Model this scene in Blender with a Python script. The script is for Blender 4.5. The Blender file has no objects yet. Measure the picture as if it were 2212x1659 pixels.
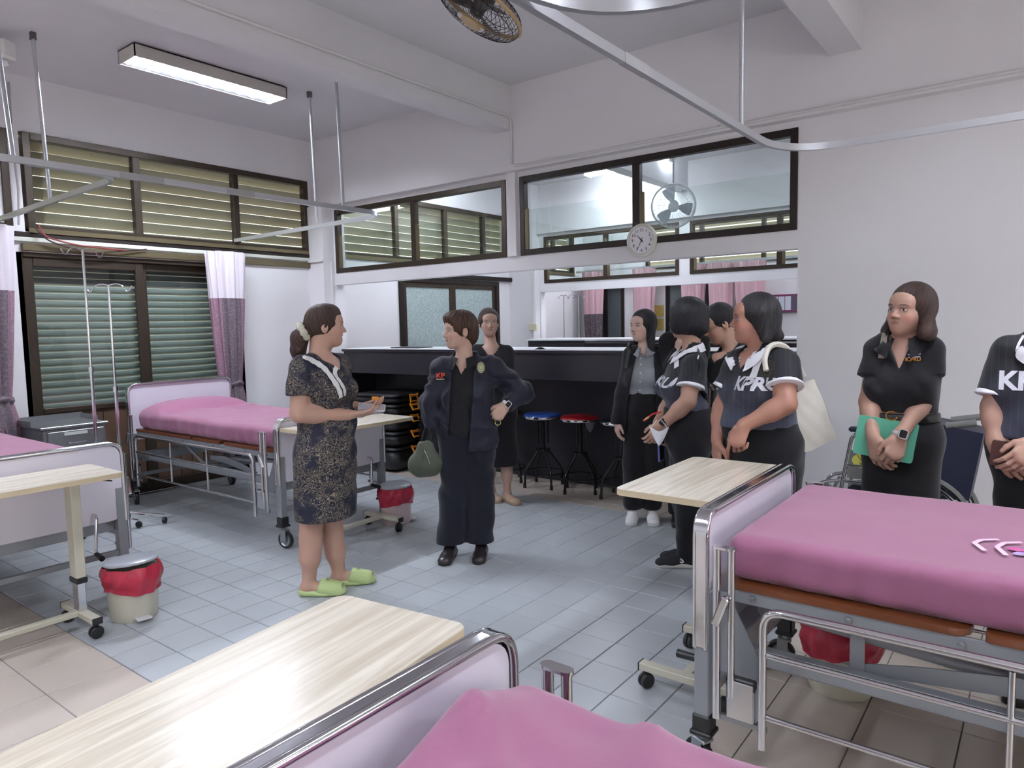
import bpy, bmesh, math, random
import numpy as np
from mathutils import Vector, Matrix, noise as mnoise
PI = math.pi
S = bpy.context.scene
COL = S.collection
random.seed(7)
# ------------------------------------------------------------ camera
CAM_H = 1.47
FPX = 1521.735
def cam_basis(yaw, pitch, roll):
    f = Vector((-math.sin(yaw)*math.cos(pitch), math.cos(yaw)*math.cos(pitch), -math.sin(pitch)))
    r = Vector((math.cos(yaw), math.sin(yaw), 0.0)); u = r.cross(f)
    c, s = math.cos(roll), math.sin(roll)
    return c*r+s*u, -s*r+c*u, -f
CR, CU, CB = cam_basis(.6530358, .0837532, -.0209418)
cam = bpy.data.cameras.new('camera'); cam.sensor_width = 36; cam.lens = FPX/2212*36; cam.clip_start = .05; cam.clip_end = 100
camo = bpy.data.objects.new('camera', cam); COL.objects.link(camo)
m = Matrix((CR, CU, CB)).transposed().to_4x4(); m.translation = Vector((0, 0, CAM_H)); camo.matrix_world = m
S.camera = camo
# ------------------------------------------------------------ sky
S.world = bpy.data.worlds.new('sky'); S.world.use_nodes = True
bg = S.world.node_tree.nodes['Background']; bg.inputs[0].default_value = (.95, .93, .86, 1); bg.inputs[1].default_value = 2.0
# ------------------------------------------------------------ exposure
S.view_settings.view_transform = 'Standard'; S.view_settings.look = 'None'
S.view_settings.gamma = 1; S.view_settings.use_curve_mapping = False; S.view_settings.exposure = 1.0
S.cycles.transparent_max_bounces = 32
# ------------------------------------------------------------ light of the ceiling fittings
TUBE_LIGHT = dict(left=240.0, right=145.0, next=60.0)       # emission of the fluorescent tubes: left bay, right bay, rooms beyond
# ------------------------------------------------------------ helpers
def srgb(r, g, b):
    f = lambda c: (c/255/12.92) if c/255 <= .04045 else ((c/255+.055)/1.055)**2.4
    return (f(r), f(g), f(b), 1)
MATS = {}
def mat(name, rgb, rough=.5, metal=0.0, var=0.0, vscale=8, bump=0.0, bscale=60, spec=.5, emit=None, stretch=None, sheen=0, coat=0):
    """plain procedural material; colour varies by a noise of strength var; bump is fine relief"""
    if name in MATS: return MATS[name]
    m = bpy.data.materials.new(name); m.use_nodes = True; nt = m.node_tree; N = nt.nodes; L = nt.links
    b = N['Principled BSDF']; c = srgb(*rgb)
    b.inputs['Base Color'].default_value = c; b.inputs['Roughness'].default_value = rough
    b.inputs['Metallic'].default_value = metal; b.inputs['Specular IOR Level'].default_value = spec
    if sheen: b.inputs['Sheen Weight'].default_value = sheen
    if coat: b.inputs['Coat Weight'].default_value = coat; b.inputs['Coat Roughness'].default_value = .08
    if emit: b.inputs['Emission Color'].default_value = srgb(*emit[:3]); b.inputs['Emission Strength'].default_value = emit[3]
    if var or bump:
        tc = N.new('ShaderNodeTexCoord'); mp = N.new('ShaderNodeMapping'); L.new(tc.outputs['Object'], mp.inputs[0])
        if stretch: mp.inputs['Scale'].default_value = stretch
    if var:
        n = N.new('ShaderNodeTexNoise'); n.inputs['Scale'].default_value = vscale; n.inputs['Detail'].default_value = 4
        L.new(mp.outputs[0], n.inputs['Vector'])
        mx = N.new('ShaderNodeMix'); mx.data_type = 'RGBA'
        mx.inputs[6].default_value = tuple(max(0, v*(1-var)) for v in c[:3])+(1,)
        mx.inputs[7].default_value = tuple(min(1, v*(1+var)) for v in c[:3])+(1,)
        L.new(n.outputs['Fac'], mx.inputs[0]); L.new(mx.outputs[2], b.inputs['Base Color'])
    if bump:
        n2 = N.new('ShaderNodeTexNoise'); n2.inputs['Scale'].default_value = bscale; n2.inputs['Detail'].default_value = 3
        L.new(mp.outputs[0], n2.inputs['Vector'])
        bp = N.new('ShaderNodeBump'); bp.inputs['Strength'].default_value = bump; bp.inputs['Distance'].default_value = .01
        L.new(n2.outputs['Fac'], bp.inputs['Height']); L.new(bp.outputs[0], b.inputs['Normal'])
    MATS[name] = m; return m
def glass_mat(name, tint=(1, 1, 1), refl=.9, rough=.0):
    if name in MATS: return MATS[name]
    m = bpy.data.materials.new(name); m.use_nodes = True; nt = m.node_tree; N = nt.nodes; L = nt.links
    N.remove(N['Principled BSDF']); out = N['Material Output']
    t = N.new('ShaderNodeBsdfTransparent'); t.inputs[0].default_value = (*tint, 1)
    g = N.new('ShaderNodeBsdfGlossy'); g.inputs['Roughness'].default_value = rough
    fr = N.new('ShaderNodeLayerWeight'); fr.inputs[0].default_value = .5
    pw = N.new('ShaderNodeMath'); pw.operation = 'POWER'; pw.inputs[1].default_value = 5.0; L.new(fr.outputs['Facing'], pw.inputs[0])
    mu = N.new('ShaderNodeMath'); mu.operation = 'MULTIPLY_ADD'; mu.inputs[1].default_value = refl; mu.inputs[2].default_value = .035
    mx = N.new('ShaderNodeMixShader'); L.new(pw.outputs[0], mu.inputs[0]); L.new(mu.outputs[0], mx.inputs[0])
    L.new(t.outputs[0], mx.inputs[1]); L.new(g.outputs[0], mx.inputs[2]); L.new(mx.outputs[0], out.inputs[0])
    MATS[name] = m; return m
class MB:
    """collects faces of one mesh"""
    def __init__(s): s.v = []; s.f = []; s.mi = []; s.cur = 0
    def add(s, vs, fs):
        o = len(s.v); s.v += [tuple(v) for v in vs]; s.f += [tuple(i+o for i in f) for f in fs]; s.mi += [s.cur]*len(fs); return s
    def box(s, x0, x1, y0, y1, z0, z1, M=None, b=0):
        if x0 > x1: x0, x1 = x1, x0
        if y0 > y1: y0, y1 = y1, y0
        if z0 > z1: z0, z1 = z1, z0
        if b:
            b = min(b, (x1-x0)/2.2, (y1-y0)/2.2, (z1-z0)/2.2)
            vs = []
            for i, x in enumerate((x0, x1)):
                for j, y in enumerate((y0, y1)):
                    for k, z in enumerate((z0, z1)):
                        sx, sy, sz = (1, -1)[i]*b, (1, -1)[j]*b, (1, -1)[k]*b
                        vs += [(x, y+sy, z+sz), (x+sx, y, z+sz), (x+sx, y+sy, z)]
            I = lambda i, j, k, a: (i*4+j*2+k)*3+a
            fs = [(I(0,0,0,0), I(0,0,1,0), I(0,1,1,0), I(0,1,0,0)), (I(1,0,0,0), I(1,1,0,0), I(1,1,1,0), I(1,0,1,0)),
                  (I(0,0,0,1), I(1,0,0,1), I(1,0,1,1), I(0,0,1,1)), (I(0,1,0,1), I(0,1,1,1), I(1,1,1,1), I(1,1,0,1)),
                  (I(0,0,0,2), I(0,1,0,2), I(1,1,0,2), I(1,0,0,2)), (I(0,0,1,2), I(1,0,1,2), I(1,1,1,2), I(0,1,1,2))]
            for i in (0, 1):
                for j in (0, 1): fs.append((I(i,j,0,0), I(i,j,1,0), I(i,j,1,1), I(i,j,0,1)))
                for k in (0, 1): fs.append((I(i,0,k,0), I(i,1,k,0), I(i,1,k,2), I(i,0,k,2)))
            for j in (0, 1):
                for k in (0, 1): fs.append((I(0,j,k,1), I(1,j,k,1), I(1,j,k,2), I(0,j,k,2)))
            for i in (0, 1):
                for j in (0, 1):
                    for k in (0, 1): fs.append((I(i,j,k,0), I(i,j,k,1), I(i,j,k,2)))
        else:
            vs = [(x, y, z) for x in (x0, x1) for y in (y0, y1) for z in (z0, z1)]
            fs = [(0,1,3,2), (4,6,7,5), (0,4,5,1), (2,3,7,6), (0,2,6,4), (1,5,7,3)]
        if M is not None: vs = [M @ Vector(v) for v in vs]
        return s.add(vs, fs)
    def tube(s, pts, r, n=10, closed=False, cap=True, flat=None):
        """sweep a circle (or r per point) along pts"""
        pts = [Vector(p) for p in pts]; k = len(pts); rs = r if isinstance(r, (list, tuple)) else [r]*k
        T = []
        for i in range(k):
            a = pts[(i-1) % k] if (closed or i > 0) else pts[i]; b = pts[(i+1) % k] if (closed or i < k-1) else pts[i]
            T.append((b-a).normalized())
        up = Vector((0, 0, 1)) if abs(T[0].z) < .9 else Vector((1, 0, 0))
        if flat is not None: up = Vector(flat[0])
        u = (up-T[0]*up.dot(T[0])).normalized(); vs = []
        for i in range(k):
            u = (u-T[i]*u.dot(T[i])); u = u.normalized() if u.length > 1e-6 else T[i].orthogonal().normalized()
            w = T[i].cross(u)
            fa, fb = (1, 1) if flat is None else (1, flat[1])
            for j in range(n):
                a = 2*PI*j/n; vs.append(pts[i]+(u*math.cos(a)*fa+w*math.sin(a)*fb)*rs[i])
        fs = [(i*n+j, i*n+(j+1) % n, ((i+1) % k)*n+(j+1) % n, ((i+1) % k)*n+j) for i in range(k if closed else k-1) for j in range(n)]
        if cap and not closed: fs += [tuple(range(n))[::-1], tuple((k-1)*n+j for j in range(n))]
        return s.add(vs, fs)
    def cyl(s, p, q, r, n=14, r2=None): return s.tube([p, q], [r, r if r2 is None else r2], n)
    def lathe(s, prof, c=(0, 0, 0), n=24, M=None, cap=True):
        vs = []
        for r, z in prof:
            for j in range(n):
                a = 2*PI*j/n; vs.append((c[0]+r*math.cos(a), c[1]+r*math.sin(a), c[2]+z))
        k = len(prof)
        fs = [(i*n+j, i*n+(j+1) % n, (i+1)*n+(j+1) % n, (i+1)*n+j) for i in range(k-1) for j in range(n)]
        if cap: fs += [tuple(range(n))[::-1], tuple((k-1)*n+j for j in range(n))]
        if M is not None: vs = [M @ Vector(v) for v in vs]
        return s.add(vs, fs)
    def prism(s, poly, z0, z1, M=None):
        n = len(poly); vs = [(x, y, z0) for x, y in poly]+[(x, y, z1) for x, y in poly]
        fs = [tuple(range(n))[::-1], tuple(range(n, 2*n))]+[(i, (i+1) % n, n+(i+1) % n, n+i) for i in range(n)]
        if M is not None: vs = [M @ Vector(v) for v in vs]
        return s.add(vs, fs)
    def grid(s, fn, nu, nv):
        vs = [fn(i/nu, j/nv) for j in range(nv+1) for i in range(nu+1)]
        fs = [(j*(nu+1)+i, j*(nu+1)+i+1, (j+1)*(nu+1)+i+1, (j+1)*(nu+1)+i) for j in range(nv) for i in range(nu)]
        return s.add(vs, fs)
    def mesh(s, name, mats, smooth=False):
        me = bpy.data.meshes.new(name); me.from_pydata(s.v, [], s.f)
        for m_ in (mats if isinstance(mats, (list, tuple)) else [mats]): me.materials.append(m_)
        if any(s.mi): me.polygons.foreach_set('material_index', s.mi)
        bm = bmesh.new(); bm.from_mesh(me); bmesh.ops.recalc_face_normals(bm, faces=bm.faces); bm.to_mesh(me); bm.free()
        if smooth:
            me.polygons.foreach_set('use_smooth', [True]*len(me.polygons))
            try: me.set_sharp_from_angle(angle=math.radians(smooth if smooth > 1 else 40))
            except Exception: pass
        return me
    def build(s, name, mats, parent=None, smooth=False, loc=None):
        o = bpy.data.objects.new(name, s.mesh(name, mats, smooth)); COL.objects.link(o)
        if parent is not None: o.parent = parent
        if loc is not None: o.location = loc
        return o
def rrect(w, h, r, n=5, cx=0, cy=0):
    out = []
    for sx, sy, a0 in ((1, 1, 0), (-1, 1, 90), (-1, -1, 180), (1, -1, 270)):
        for i in range(n+1):
            a = math.radians(a0+90*i/n); out.append((cx+sx*(w/2-r)+r*math.cos(a), cy+sy*(h/2-r)+r*math.sin(a)))
    return out
def arc(c, r, a0, a1, n, f): return [f(c[0]+r*math.cos(math.radians(a0+(a1-a0)*i/n)), c[1]+r*math.sin(math.radians(a0+(a1-a0)*i/n))) for i in range(n+1)]
def fillet(pts, r, n=6):
    """round the corners of a polyline"""
    P = [Vector(p) for p in pts]; out = [P[0]]
    for i in range(1, len(P)-1):
        a = (P[i-1]-P[i]); b = (P[i+1]-P[i]); d = min(r, a.length*.49, b.length*.49)
        A = P[i]+a.normalized()*d; B = P[i]+b.normalized()*d
        for k in range(n+1):
            t = k/n; out.append(A*(1-t)**2+P[i]*2*t*(1-t)+B*t*t)
    return out+[P[-1]]
def tag(o, label=None, cat=None, group=None, kind=None):
    if label: o['label'] = label
    if cat: o['category'] = cat
    if group: o['group'] = group
    if kind: o['kind'] = kind
    return o
def thing(name, label, cat, loc=(0, 0, 0), rz=0, group=None):
    o = bpy.data.objects.new(name, None); o.empty_display_size = .1; COL.objects.link(o)
    o.location = loc; o.rotation_euler = (0, 0, rz); return tag(o, label, cat, group)
def holder(name):
    o = bpy.data.objects.new(name, None); COL.objects.link(o); o['kind'] = 'structure'; return o
def dup(o, loc, rz=None, label=None, group=None):
    """copy a thing with its parts and sub-parts"""
    def cp(s, par):
        c = s.copy(); COL.objects.link(c); c.parent = par
        for ch in s.children: cp(ch, c)
        return c
    r = cp(o, None); r.location = loc
    if rz is not None: r.rotation_euler = (0, 0, rz)
    if label: r['label'] = label
    if group: r['group'] = group
    return r
def inst(name, me, parent, loc=(0, 0, 0), rot=(0, 0, 0), sc=None):
    o = bpy.data.objects.new(name, me); COL.objects.link(o); o.parent = parent; o.location = loc; o.rotation_euler = rot
    if sc: o.scale = sc
    return o
def ray(px, py):
    return CR*((px-1106)/FPX)-CU*((py-829.5)/FPX)-CB
def text_mesh(name, txt, size, mt, parent, M, depth=.002, bold=0.0):
    """lettering as a flat raised mesh"""
    cu = bpy.data.curves.new(name, 'FONT'); cu.body = txt; cu.size = size; cu.extrude = depth; cu.align_x = 'CENTER'; cu.align_y = 'CENTER'; cu.offset = bold; cu.resolution_u = 3
    o = bpy.data.objects.new(name, cu); COL.objects.link(o); bpy.context.view_layer.update()
    me = bpy.data.meshes.new_from_object(o); bpy.data.objects.remove(o); me.materials.clear(); me.materials.append(mt); me.transform(M)
    o = bpy.data.objects.new(name, me); COL.objects.link(o); o.parent = parent; return o
# ------------------------------------------------------------ materials of the building
WALL = mat('white wall paint', (228, 226, 228), .55, var=.02, vscale=3, bump=.05, bscale=180)
CEIL = mat('ceiling paint', (218, 217, 220), .7, var=.02, vscale=2, bump=.04, bscale=150)
BRONZE = mat('bronze aluminium', (62, 53, 44), .38, metal=.55)
BRONZE_L = mat('olive bronze aluminium', (112, 102, 78), .35, metal=.6)
BLACKALU = mat('dark brown aluminium', (40, 31, 28), .4, metal=.4)
GLASS = glass_mat('clear window glass', (.93, .96, .95))
SHUT = mat('grey green steel shutter', (128, 138, 134), .42)
LOUV = mat('cream louvre slat', (178, 170, 150), .55)
WHITE_PL = mat('white plastic', (226, 226, 222), .4)
X1, Y2, YB, CZ = -6.5, 5.02, 4.94, 3.5
XR, YF = 3.6, -2.6
GROUT = mat('grey grout', (96, 100, 104), .8)
def tile_mat(name, rgb, rough):
    m = mat(name, rgb, rough, var=.05, vscale=5, bump=.02, bscale=25)
    nt = m.node_tree; N = nt.nodes; L = nt.links
    b = N['Principled BSDF']; oi = N.new('ShaderNodeNewGeometry'); src = b.inputs['Base Color'].links[0].from_socket
    hs = N.new('ShaderNodeHueSaturation'); mr = N.new('ShaderNodeMapRange'); mr.inputs[3].default_value = .94; mr.inputs[4].default_value = 1.05
    L.new(oi.outputs['Random Per Island'], mr.inputs[0]); L.new(mr.outputs[0], hs.inputs['Value']); L.new(src, hs.inputs['Color']); L.new(hs.outputs[0], b.inputs['Base Color'])
    return m
T_BLUE = tile_mat('blue grey floor tile', (176, 181, 185), .33)
T_BEIGE = tile_mat('beige floor tile', (192, 181, 170), .3)
# ------------------------------------------------------------ floor: slab, single tiles near the camera, the rest joined
floor = holder('floor')
MB().box(X1-.2, XR+.2, YF-.2, 11.0, -.12, -.004).build('slab', GROUT, floor)
def tile_mesh(name, w, mt):
    g, b, h = .0016, .0022, .0
    a = w/2-g; mb = MB()
    vs = [(-a, -a, -.004), (a, -a, -.004), (a, a, -.004), (-a, a, -.004), (-a+b, -a+b, h), (a-b, -a+b, h), (a-b, a-b, h), (-a+b, a-b, h)]
    mb.add(vs, [(4, 5, 6, 7), (0, 1, 5, 4), (1, 2, 6, 5), (2, 3, 7, 6), (3, 0, 4, 7)]); return mb.mesh(name, mt)
BX0, BX1, BY0, BY1 = X1, -.94, 1.333, 4.805
tb, tc_ = .2012, .302
m_blue, m_beige = tile_mesh('tile', tb, T_BLUE), tile_mesh('tile', tc_, T_BEIGE)
blue, beige = [], []
nx = int((BX1-BX0)/tb)+1; ny = 17; sy_ = (BY1-BY0)/ny
for i in range(nx):
    for j in range(ny):
        x = BX1-tb*(i+.5); y = BY0+sy_*(j+.5)
        if x > X1: blue.append((x, y))
gx0, gy0 = -3.223, 1.030      # a corner of the beige grid
for i in range(-12, 24):
    for j in range(-13, 40):
        x = gx0+tc_*(i+.5); y = gy0+tc_*(j+.5)
        beige.append((x, y))
def clip_rects(x, y, w):
    """pieces of a beige tile lying outside the blue field and inside the rooms"""
    h = w/2; x0, x1, y0, y1 = max(x-h, X1), min(x+h, XR), max(y-h, YF), min(y+h, 10.9)
    if x1-x0 < .01 or y1-y0 < .01: return []
    if x1 <= BX0 or x0 >= BX1 or y1 <= BY0 or y0 >= BY1: return [(x0, x1, y0, y1)]
    out = []
    if y0 < BY0: out.append((x0, x1, y0, BY0)); y0 = BY0
    if y1 > BY1: out.append((x0, x1, BY1, y1)); y1 = BY1
    if x1 > BX1: out.append((BX1, x1, y0, y1))
    return [r for r in out if r[1]-r[0] > .012 and r[3]-r[2] > .012]
def seen(x, y):
    d = Vector((x, y, -CAM_H)); z = -d.dot(CB)
    if z <= .3: return None
    u = 1106+FPX*d.dot(CR)/z; v = 829.5-FPX*d.dot(CU)/z
    return d.length if (-60 < u < 2270 and v < 1720) else None
cand = []
for x, y in blue:
    s_ = seen(x, y); cand.append((s_ if s_ else 99, 0, x, y, None))
for x, y in beige:
    for r in clip_rects(x, y, tc_):
        full = abs((r[1]-r[0])-tc_) < 1e-4 and abs((r[3]-r[2])-tc_) < 1e-4
        cx_, cy_ = (r[0]+r[1])/2, (r[2]+r[3])/2; s_ = seen(cx_, cy_)
        cand.append(((s_ if s_ and cy_ < 5.0 else 99), 1, cx_, cy_, None if full else r))
cand.sort(key=lambda c: c[0])
rest = [MB(), MB()]
for n_, (d, k, x, y, r) in enumerate(cand):
    w = (tb, tc_)[k]; hx, hy = (w/2, (sy_/2 if k == 0 else w/2)) if r is None else ((r[1]-r[0])/2, (r[3]-r[2])/2)
    if n_ < 298 and d < 90:
        t = inst('tile', (m_blue, m_beige)[k], floor, (x, y, random.uniform(-.0006, 0)), (random.uniform(-.002, .002), random.uniform(-.002, .002), 0), (hx/(w/2), hy/(w/2), 1))
    else:
        g, b = .0016, .0022; a, c = hx-g, hy-g
        rest[k].add([(x-a, y-c, -.004), (x+a, y-c, -.004), (x+a, y+c, -.004), (x-a, y+c, -.004), (x-a+b, y-c+b, 0), (x+a-b, y-c+b, 0), (x+a-b, y+c-b, 0), (x-a+b, y+c-b, 0)],
                    [(4, 5, 6, 7), (0, 1, 5, 4), (1, 2, 6, 5), (2, 3, 7, 6), (3, 0, 4, 7)])
rest[0].build('tile_field', T_BLUE, floor)['kind'] = 'stuff'
rest[1].build('tile_field', T_BEIGE, floor)['kind'] = 'stuff'
# ------------------------------------------------------------ ceiling, beams
def struct(name, mb, m_, smooth=False):
    o = mb.build(name, m_, None, smooth); o['kind'] = 'structure'; return o
struct('ceiling', MB().box(X1-.2, XR+.2, YF-.2, 11.0, CZ, CZ+.15), CEIL)
struct('trim_1', MB().box(-3.9, -3.735, YF, YB+.02, 3.13, CZ+.01), CEIL)
struct('trim_2', MB().box(-1.175, -.99, YF, YB+.02, 3.13, CZ+.01), CEIL)
struct('trim_7', MB().box(1.6, 1.78, YF, YB+.02, 3.13, CZ+.01), CEIL)
# upper band of the partition: a beam standing a little proud
struct('trim_3', MB().box(X1, XR, YB, Y2+.12, 2.79, CZ+.01), WALL)
# ------------------------------------------------------------ walls
def wall_x(name, x0, x1, y0, y1, holes, z1=CZ):
    """wall lying in a plane of constant x with rectangular holes (ya, yb, za, zb)"""
    mb = MB(); ys = sorted({y0, y1, *[h[0] for h in holes], *[h[1] for h in holes]}); zs = sorted({0, z1, *[h[2] for h in holes], *[h[3] for h in holes]})
    for a, b in zip(ys, ys[1:]):
        for c, d in zip(zs, zs[1:]):
            ym, zm = (a+b)/2, (c+d)/2
            if not any(h[0] < ym < h[1] and h[2] < zm < h[3] for h in holes): mb.box(x0, x1, a, b, c, d)
    return struct(name, mb, WALL)
def wall_y(name, y0, y1, x0, x1, holes, z1=CZ):
    mb = MB(); xs = sorted({x0, x1, *[h[0] for h in holes], *[h[1] for h in holes]}); zs = sorted({0, z1, *[h[2] for h in holes], *[h[3] for h in holes]})
    for a, b in zip(xs, xs[1:]):
        for c, d in zip(zs, zs[1:]):
            xm, zm = (a+b)/2, (c+d)/2
            if not any(h[0] < xm < h[1] and h[2] < zm < h[3] for h in holes): mb.box(a, b, y0, y1, c, d)
    return struct(name, mb, WALL)
WL_H = [(2.18, 4.90, 2.29, 3.07), (2.14, 4.0, 0, 2.13), (-1.6, 1.98, 2.29, 3.07), (5.3, 8.45, 2.29, 3.07), (6.2, 8.2, 0, 2.1),
        (9.1, 10.3, 2.29, 3.0)]
wall_x('wall_left', X1-.14, X1, YF, 10.9, WL_H)
# pilaster in the corner
struct('trim_4', MB().box(X1, -6.245, 4.87, Y2+.12, 0, 2.79), WALL)
struct('trim_5', MB().box(-3.835, -3.735, 4.985, Y2+.1, 2.07, 2.79), WALL)
W2H = [(-6.21, -3.86, 2.07, 2.745), (-3.71, -1.385, 2.07, 2.745), (-6.245, -1.38, 0, 1.945)]
wall_y('wall_back', Y2, Y2+.12, -6.245, XR, W2H, 2.79)
wall_y('wall_front', YF-.12, YF, X1, XR, [])
wall_x('wall_right', XR, XR+.12, YF, 10.9, [(-1.6, 3.8, 1.0, 2.1)])
# ledge trim under the beam on the right and conduits
CON = mat('white conduit', (214, 213, 212), .45)
def conduit(pts, r=.011, fl=.05): return MB().tube(fillet(pts, fl, 5), r, 8)
c1 = conduit([(-3.722, YF+.1, 3.235), (-3.722, 4.925, 3.235), (-3.722, 4.925, 2.845), (-3.722, 4.925, 2.845)][:3]).build('electrical_conduit', CON, None, 30)
tag(c1, 'thin white conduit running along the side of the ceiling beam', 'conduit')
c2 = MB().tube(fillet([(-3.70, 4.93, 2.83), (-3.6, 4.93, 2.817), (XR, 4.93, 2.817)], .03, 4), .012, 8)
tag(c2.build('electrical_conduit', CON, None, 30), 'thin white conduit along the ledge above the two inner windows', 'conduit')
# ------------------------------------------------------------ windows in the left wall (louvres outside)
def frame_x(mb, x0, x1, ya, yb, za, zb, t):
    mb.box(x0, x1, ya, ya+t, za, zb, b=.003).box(x0, x1, yb-t, yb, za, zb, b=.003).box(x0, x1, ya+t, yb-t, zb-t, zb, b=.003).box(x0, x1, ya+t, yb-t, za, za+t, b=.003)
def frame_y(mb, y0, y1, xa, xb, za, zb, t):
    mb.box(xa, xa+t, y0, y1, za, zb, b=.003).box(xb-t, xb, y0, y1, za, zb, b=.003).box(xa+t, xb-t, y0, y1, zb-t, zb, b=.003).box(xa+t, xb-t, y0, y1, za, za+t, b=.003)
def louvre_window(name, y0, y1, z0, z1, bars, slats=8, slat_parts=True):
    w = holder(name); f = MB(); frame_x(f, X1-.06, X1+.015, y0, y1, z0, z1, .055)
    f.build('frame', BRONZE, w)
    MB().box(X1-.055, X1+.02, y0, y1, z0-.02, z0+.03, b=.004).build('sill', BRONZE_L, w)
    bars = sorted(bars); ed = [y0+.055]+bars+[y1-.055]
    for b in bars: MB().box(X1-.05, X1+.012, b-.032, b+.032, z0+.03, z1-.055, b=.004).build('mullion', BRONZE, w)
    for a, b in zip(ed, ed[1:]):
        MB().box(X1-.035, X1-.031, a+.01, b-.01, z0+.03, z1-.05).build('pane', GLASS, w)
    dz = (z1-z0)/slats
    for k in range(slats):
        z = z0+dz*(k+.5)
        M = Matrix.Translation((X1-.2, (y0+y1)/2, z)) @ Matrix.Rotation(math.radians(-52), 4, 'Y')
        MB().box(-.051, .051, -(y1-y0)/2-.05, (y1-y0)/2+.3, -.003, .003, M).build('slat', LOUV, w)
    return w
louvre_window('window_1', 2.20, 4.89, 2.29, 3.07, [3.07, 4.03])
louvre_window('window_2', -1.6, 2.10, 2.29, 3.07, [-.6, .4, 1.2])
# lower edge strip: dark recess, light trunking and door rail
struct('trim_6', MB().box(X1-.02, X1+.03, 2.14, 4.89, 2.135, 2.195, b=.006), BRONZE_L)
tr = thing('cable_trunking', 'long pale cable trunking running under the upper louvre windows', 'trunking', (X1, 3.5, 2.225))
MB().box(0, .028, -1.45, 1.36, -.018, .018, b=.004).build('casing', mat('pale trunking', (198, 200, 190), .35), tr)
MB().box(.001, .02, -1.4, 1.38, .02, .06, b=.003).build('backing_strip', BLACKALU, tr)
# sliding doors with a roller shutter behind
d1 = holder('door_1')
f = MB(); f.box(X1-.1, X1+.0, 2.10, 2.15, 0, 2.13, b=.004).box(X1-.1, X1, 3.99, 4.04, 0, 2.13, b=.004).box(X1-.1, X1, 2.15, 3.99, 2.09, 2.13, b=.004)
f.build('frame', BRONZE, d1)
WOODB = mat('brown timber panel', (86, 64, 50), .45, var=.15, vscale=9, stretch=(1, 1, .2))
SHADE = mat('dark louvre slat', (66, 68, 70), .5)
for a, b, dx in ((2.15, 3.09, .0), (3.06, 3.99, -.035)):
    st = .07; l = MB()
    l.box(X1-.055+dx, X1-.015+dx, a, a+st, .02, 2.09, b=.004).box(X1-.055+dx, X1-.015+dx, b-st, b, .02, 2.09, b=.004)
    l.box(X1-.055+dx, X1-.015+dx, a+st, b-st, 2.02, 2.09, b=.004).box(X1-.055+dx, X1-.015+dx, a+st, b-st, .82, .865, b=.004)
    l.box(X1-.055+dx, X1-.015+dx, a+st, b-st, .02, .1, b=.004)
    lf = l.build('door_leaf', BRONZE, d1)
    MB().box(X1-.037+dx, X1-.033+dx, a+st-.01, b-st+.01, .85, 2.03).build('pane', glass_mat('tinted door glass', (.92, .95, .93)), lf)
    n = 7; w_ = (b-a-2*st)/n
    for k in range(n):
        MB().box(X1-.045+dx, X1-.03+dx, a+st+w_*k+.003, a+st+w_*(k+1)-.003, .1, .82, b=.003).build('plank', WOODB, lf)
for yy in (3.045, 3.115):
    MB().lathe([(.004, 0), (.012, .004), (.012, .012), (.004, .02)], (0, 0, 0), 10, Matrix.Translation((X1-.012, yy, .98)) @ Matrix.Rotation(PI/2, 4, 'Y')).build('latch', mat('brass', (170, 140, 80), .3, 1), d1)
for k in range(17):
    z = .84+k*.0615; mb = MB()
    prof = [(-.004, 0), (.012, .008), (.016, .025), (.014, .043), (.004, .05), (-.004, .052)]
    vs = [(X1-.13+px, y, z+pz) for y in (2.15, 3.99) for px, pz in prof]; n = len(prof)
    mb.add(vs, [(i, i+1, n+i+1, n+i) for i in range(n-1)]+[(n-1, 0, n, 2*n-1)])
    mb.build('slat', SHUT, d1)
for k in range(4):
    MB().box(X1-.135, X1-.125, 2.15, 3.99, 1.89+k*.055, 1.938+k*.055).build('slat', SHADE, d1)
struct('ground', MB().box(X1-30, X1-.2, -30, 40, -.2, -.1), mat('outdoor concrete', (92, 94, 90), .9, var=.1, vscale=2))
MB().box(X1-.105, X1-.095, 2.15, 3.99, 0, .84).build('light_stop_panel', WOODB, d1)  # added behind the planks to stop sky light leaking through their gaps
# unseen wall added outside to keep sky light off the shutter
struct('shade_wall', MB().box(X1-1.6, X1-1.5, YF-.5, 13, -.1, 2.15), mat('grey shade wall', (120, 118, 108), .8))
# ------------------------------------------------------------ inner windows of the partition
def inner_window(name, xa, xb, za, zb, y, bar, m_, thick=.05, panes=True):
    w = holder(name); f = MB(); frame_y(f, y-.012, y+.05, xa, xb, za, zb, thick); f.build('frame', m_, w)
    if bar is not None:
        MB().box(bar-.032, bar+.032, y-.008, y+.045, za+thick, zb-thick, b=.003).build('mullion', m_, w)
    ed = [xa+thick]+([bar-.03, bar+.03] if bar is not None else [])+[xb-thick]
    for i in range(0, len(ed), 2):
        MB().box(ed[i]-.01, ed[i+1]+.01, y+.018, y+.022, za+thick-.01, zb-thick+.01).build('pane', GLASS, w)
        # lower sliding sash stiles
        MB().box(ed[i]-.004, ed[i]+.035, y-.006, y+.016, za+thick, za+.40, b=.003).build('sash_stile', BRONZE_L, w)
        MB().box(ed[i]+.0, ed[i+1], y+.008, y+.012, za+thick, za+.39).build('pane', GLASS, w)
    return w
inner_window('window_3', -6.21, -3.86, 2.07, 2.745, Y2, -5.02, BRONZE)
inner_window('window_4', -3.71, -1.385, 2.07, 2.745, Y2, -2.59, BLACKALU)
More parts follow.
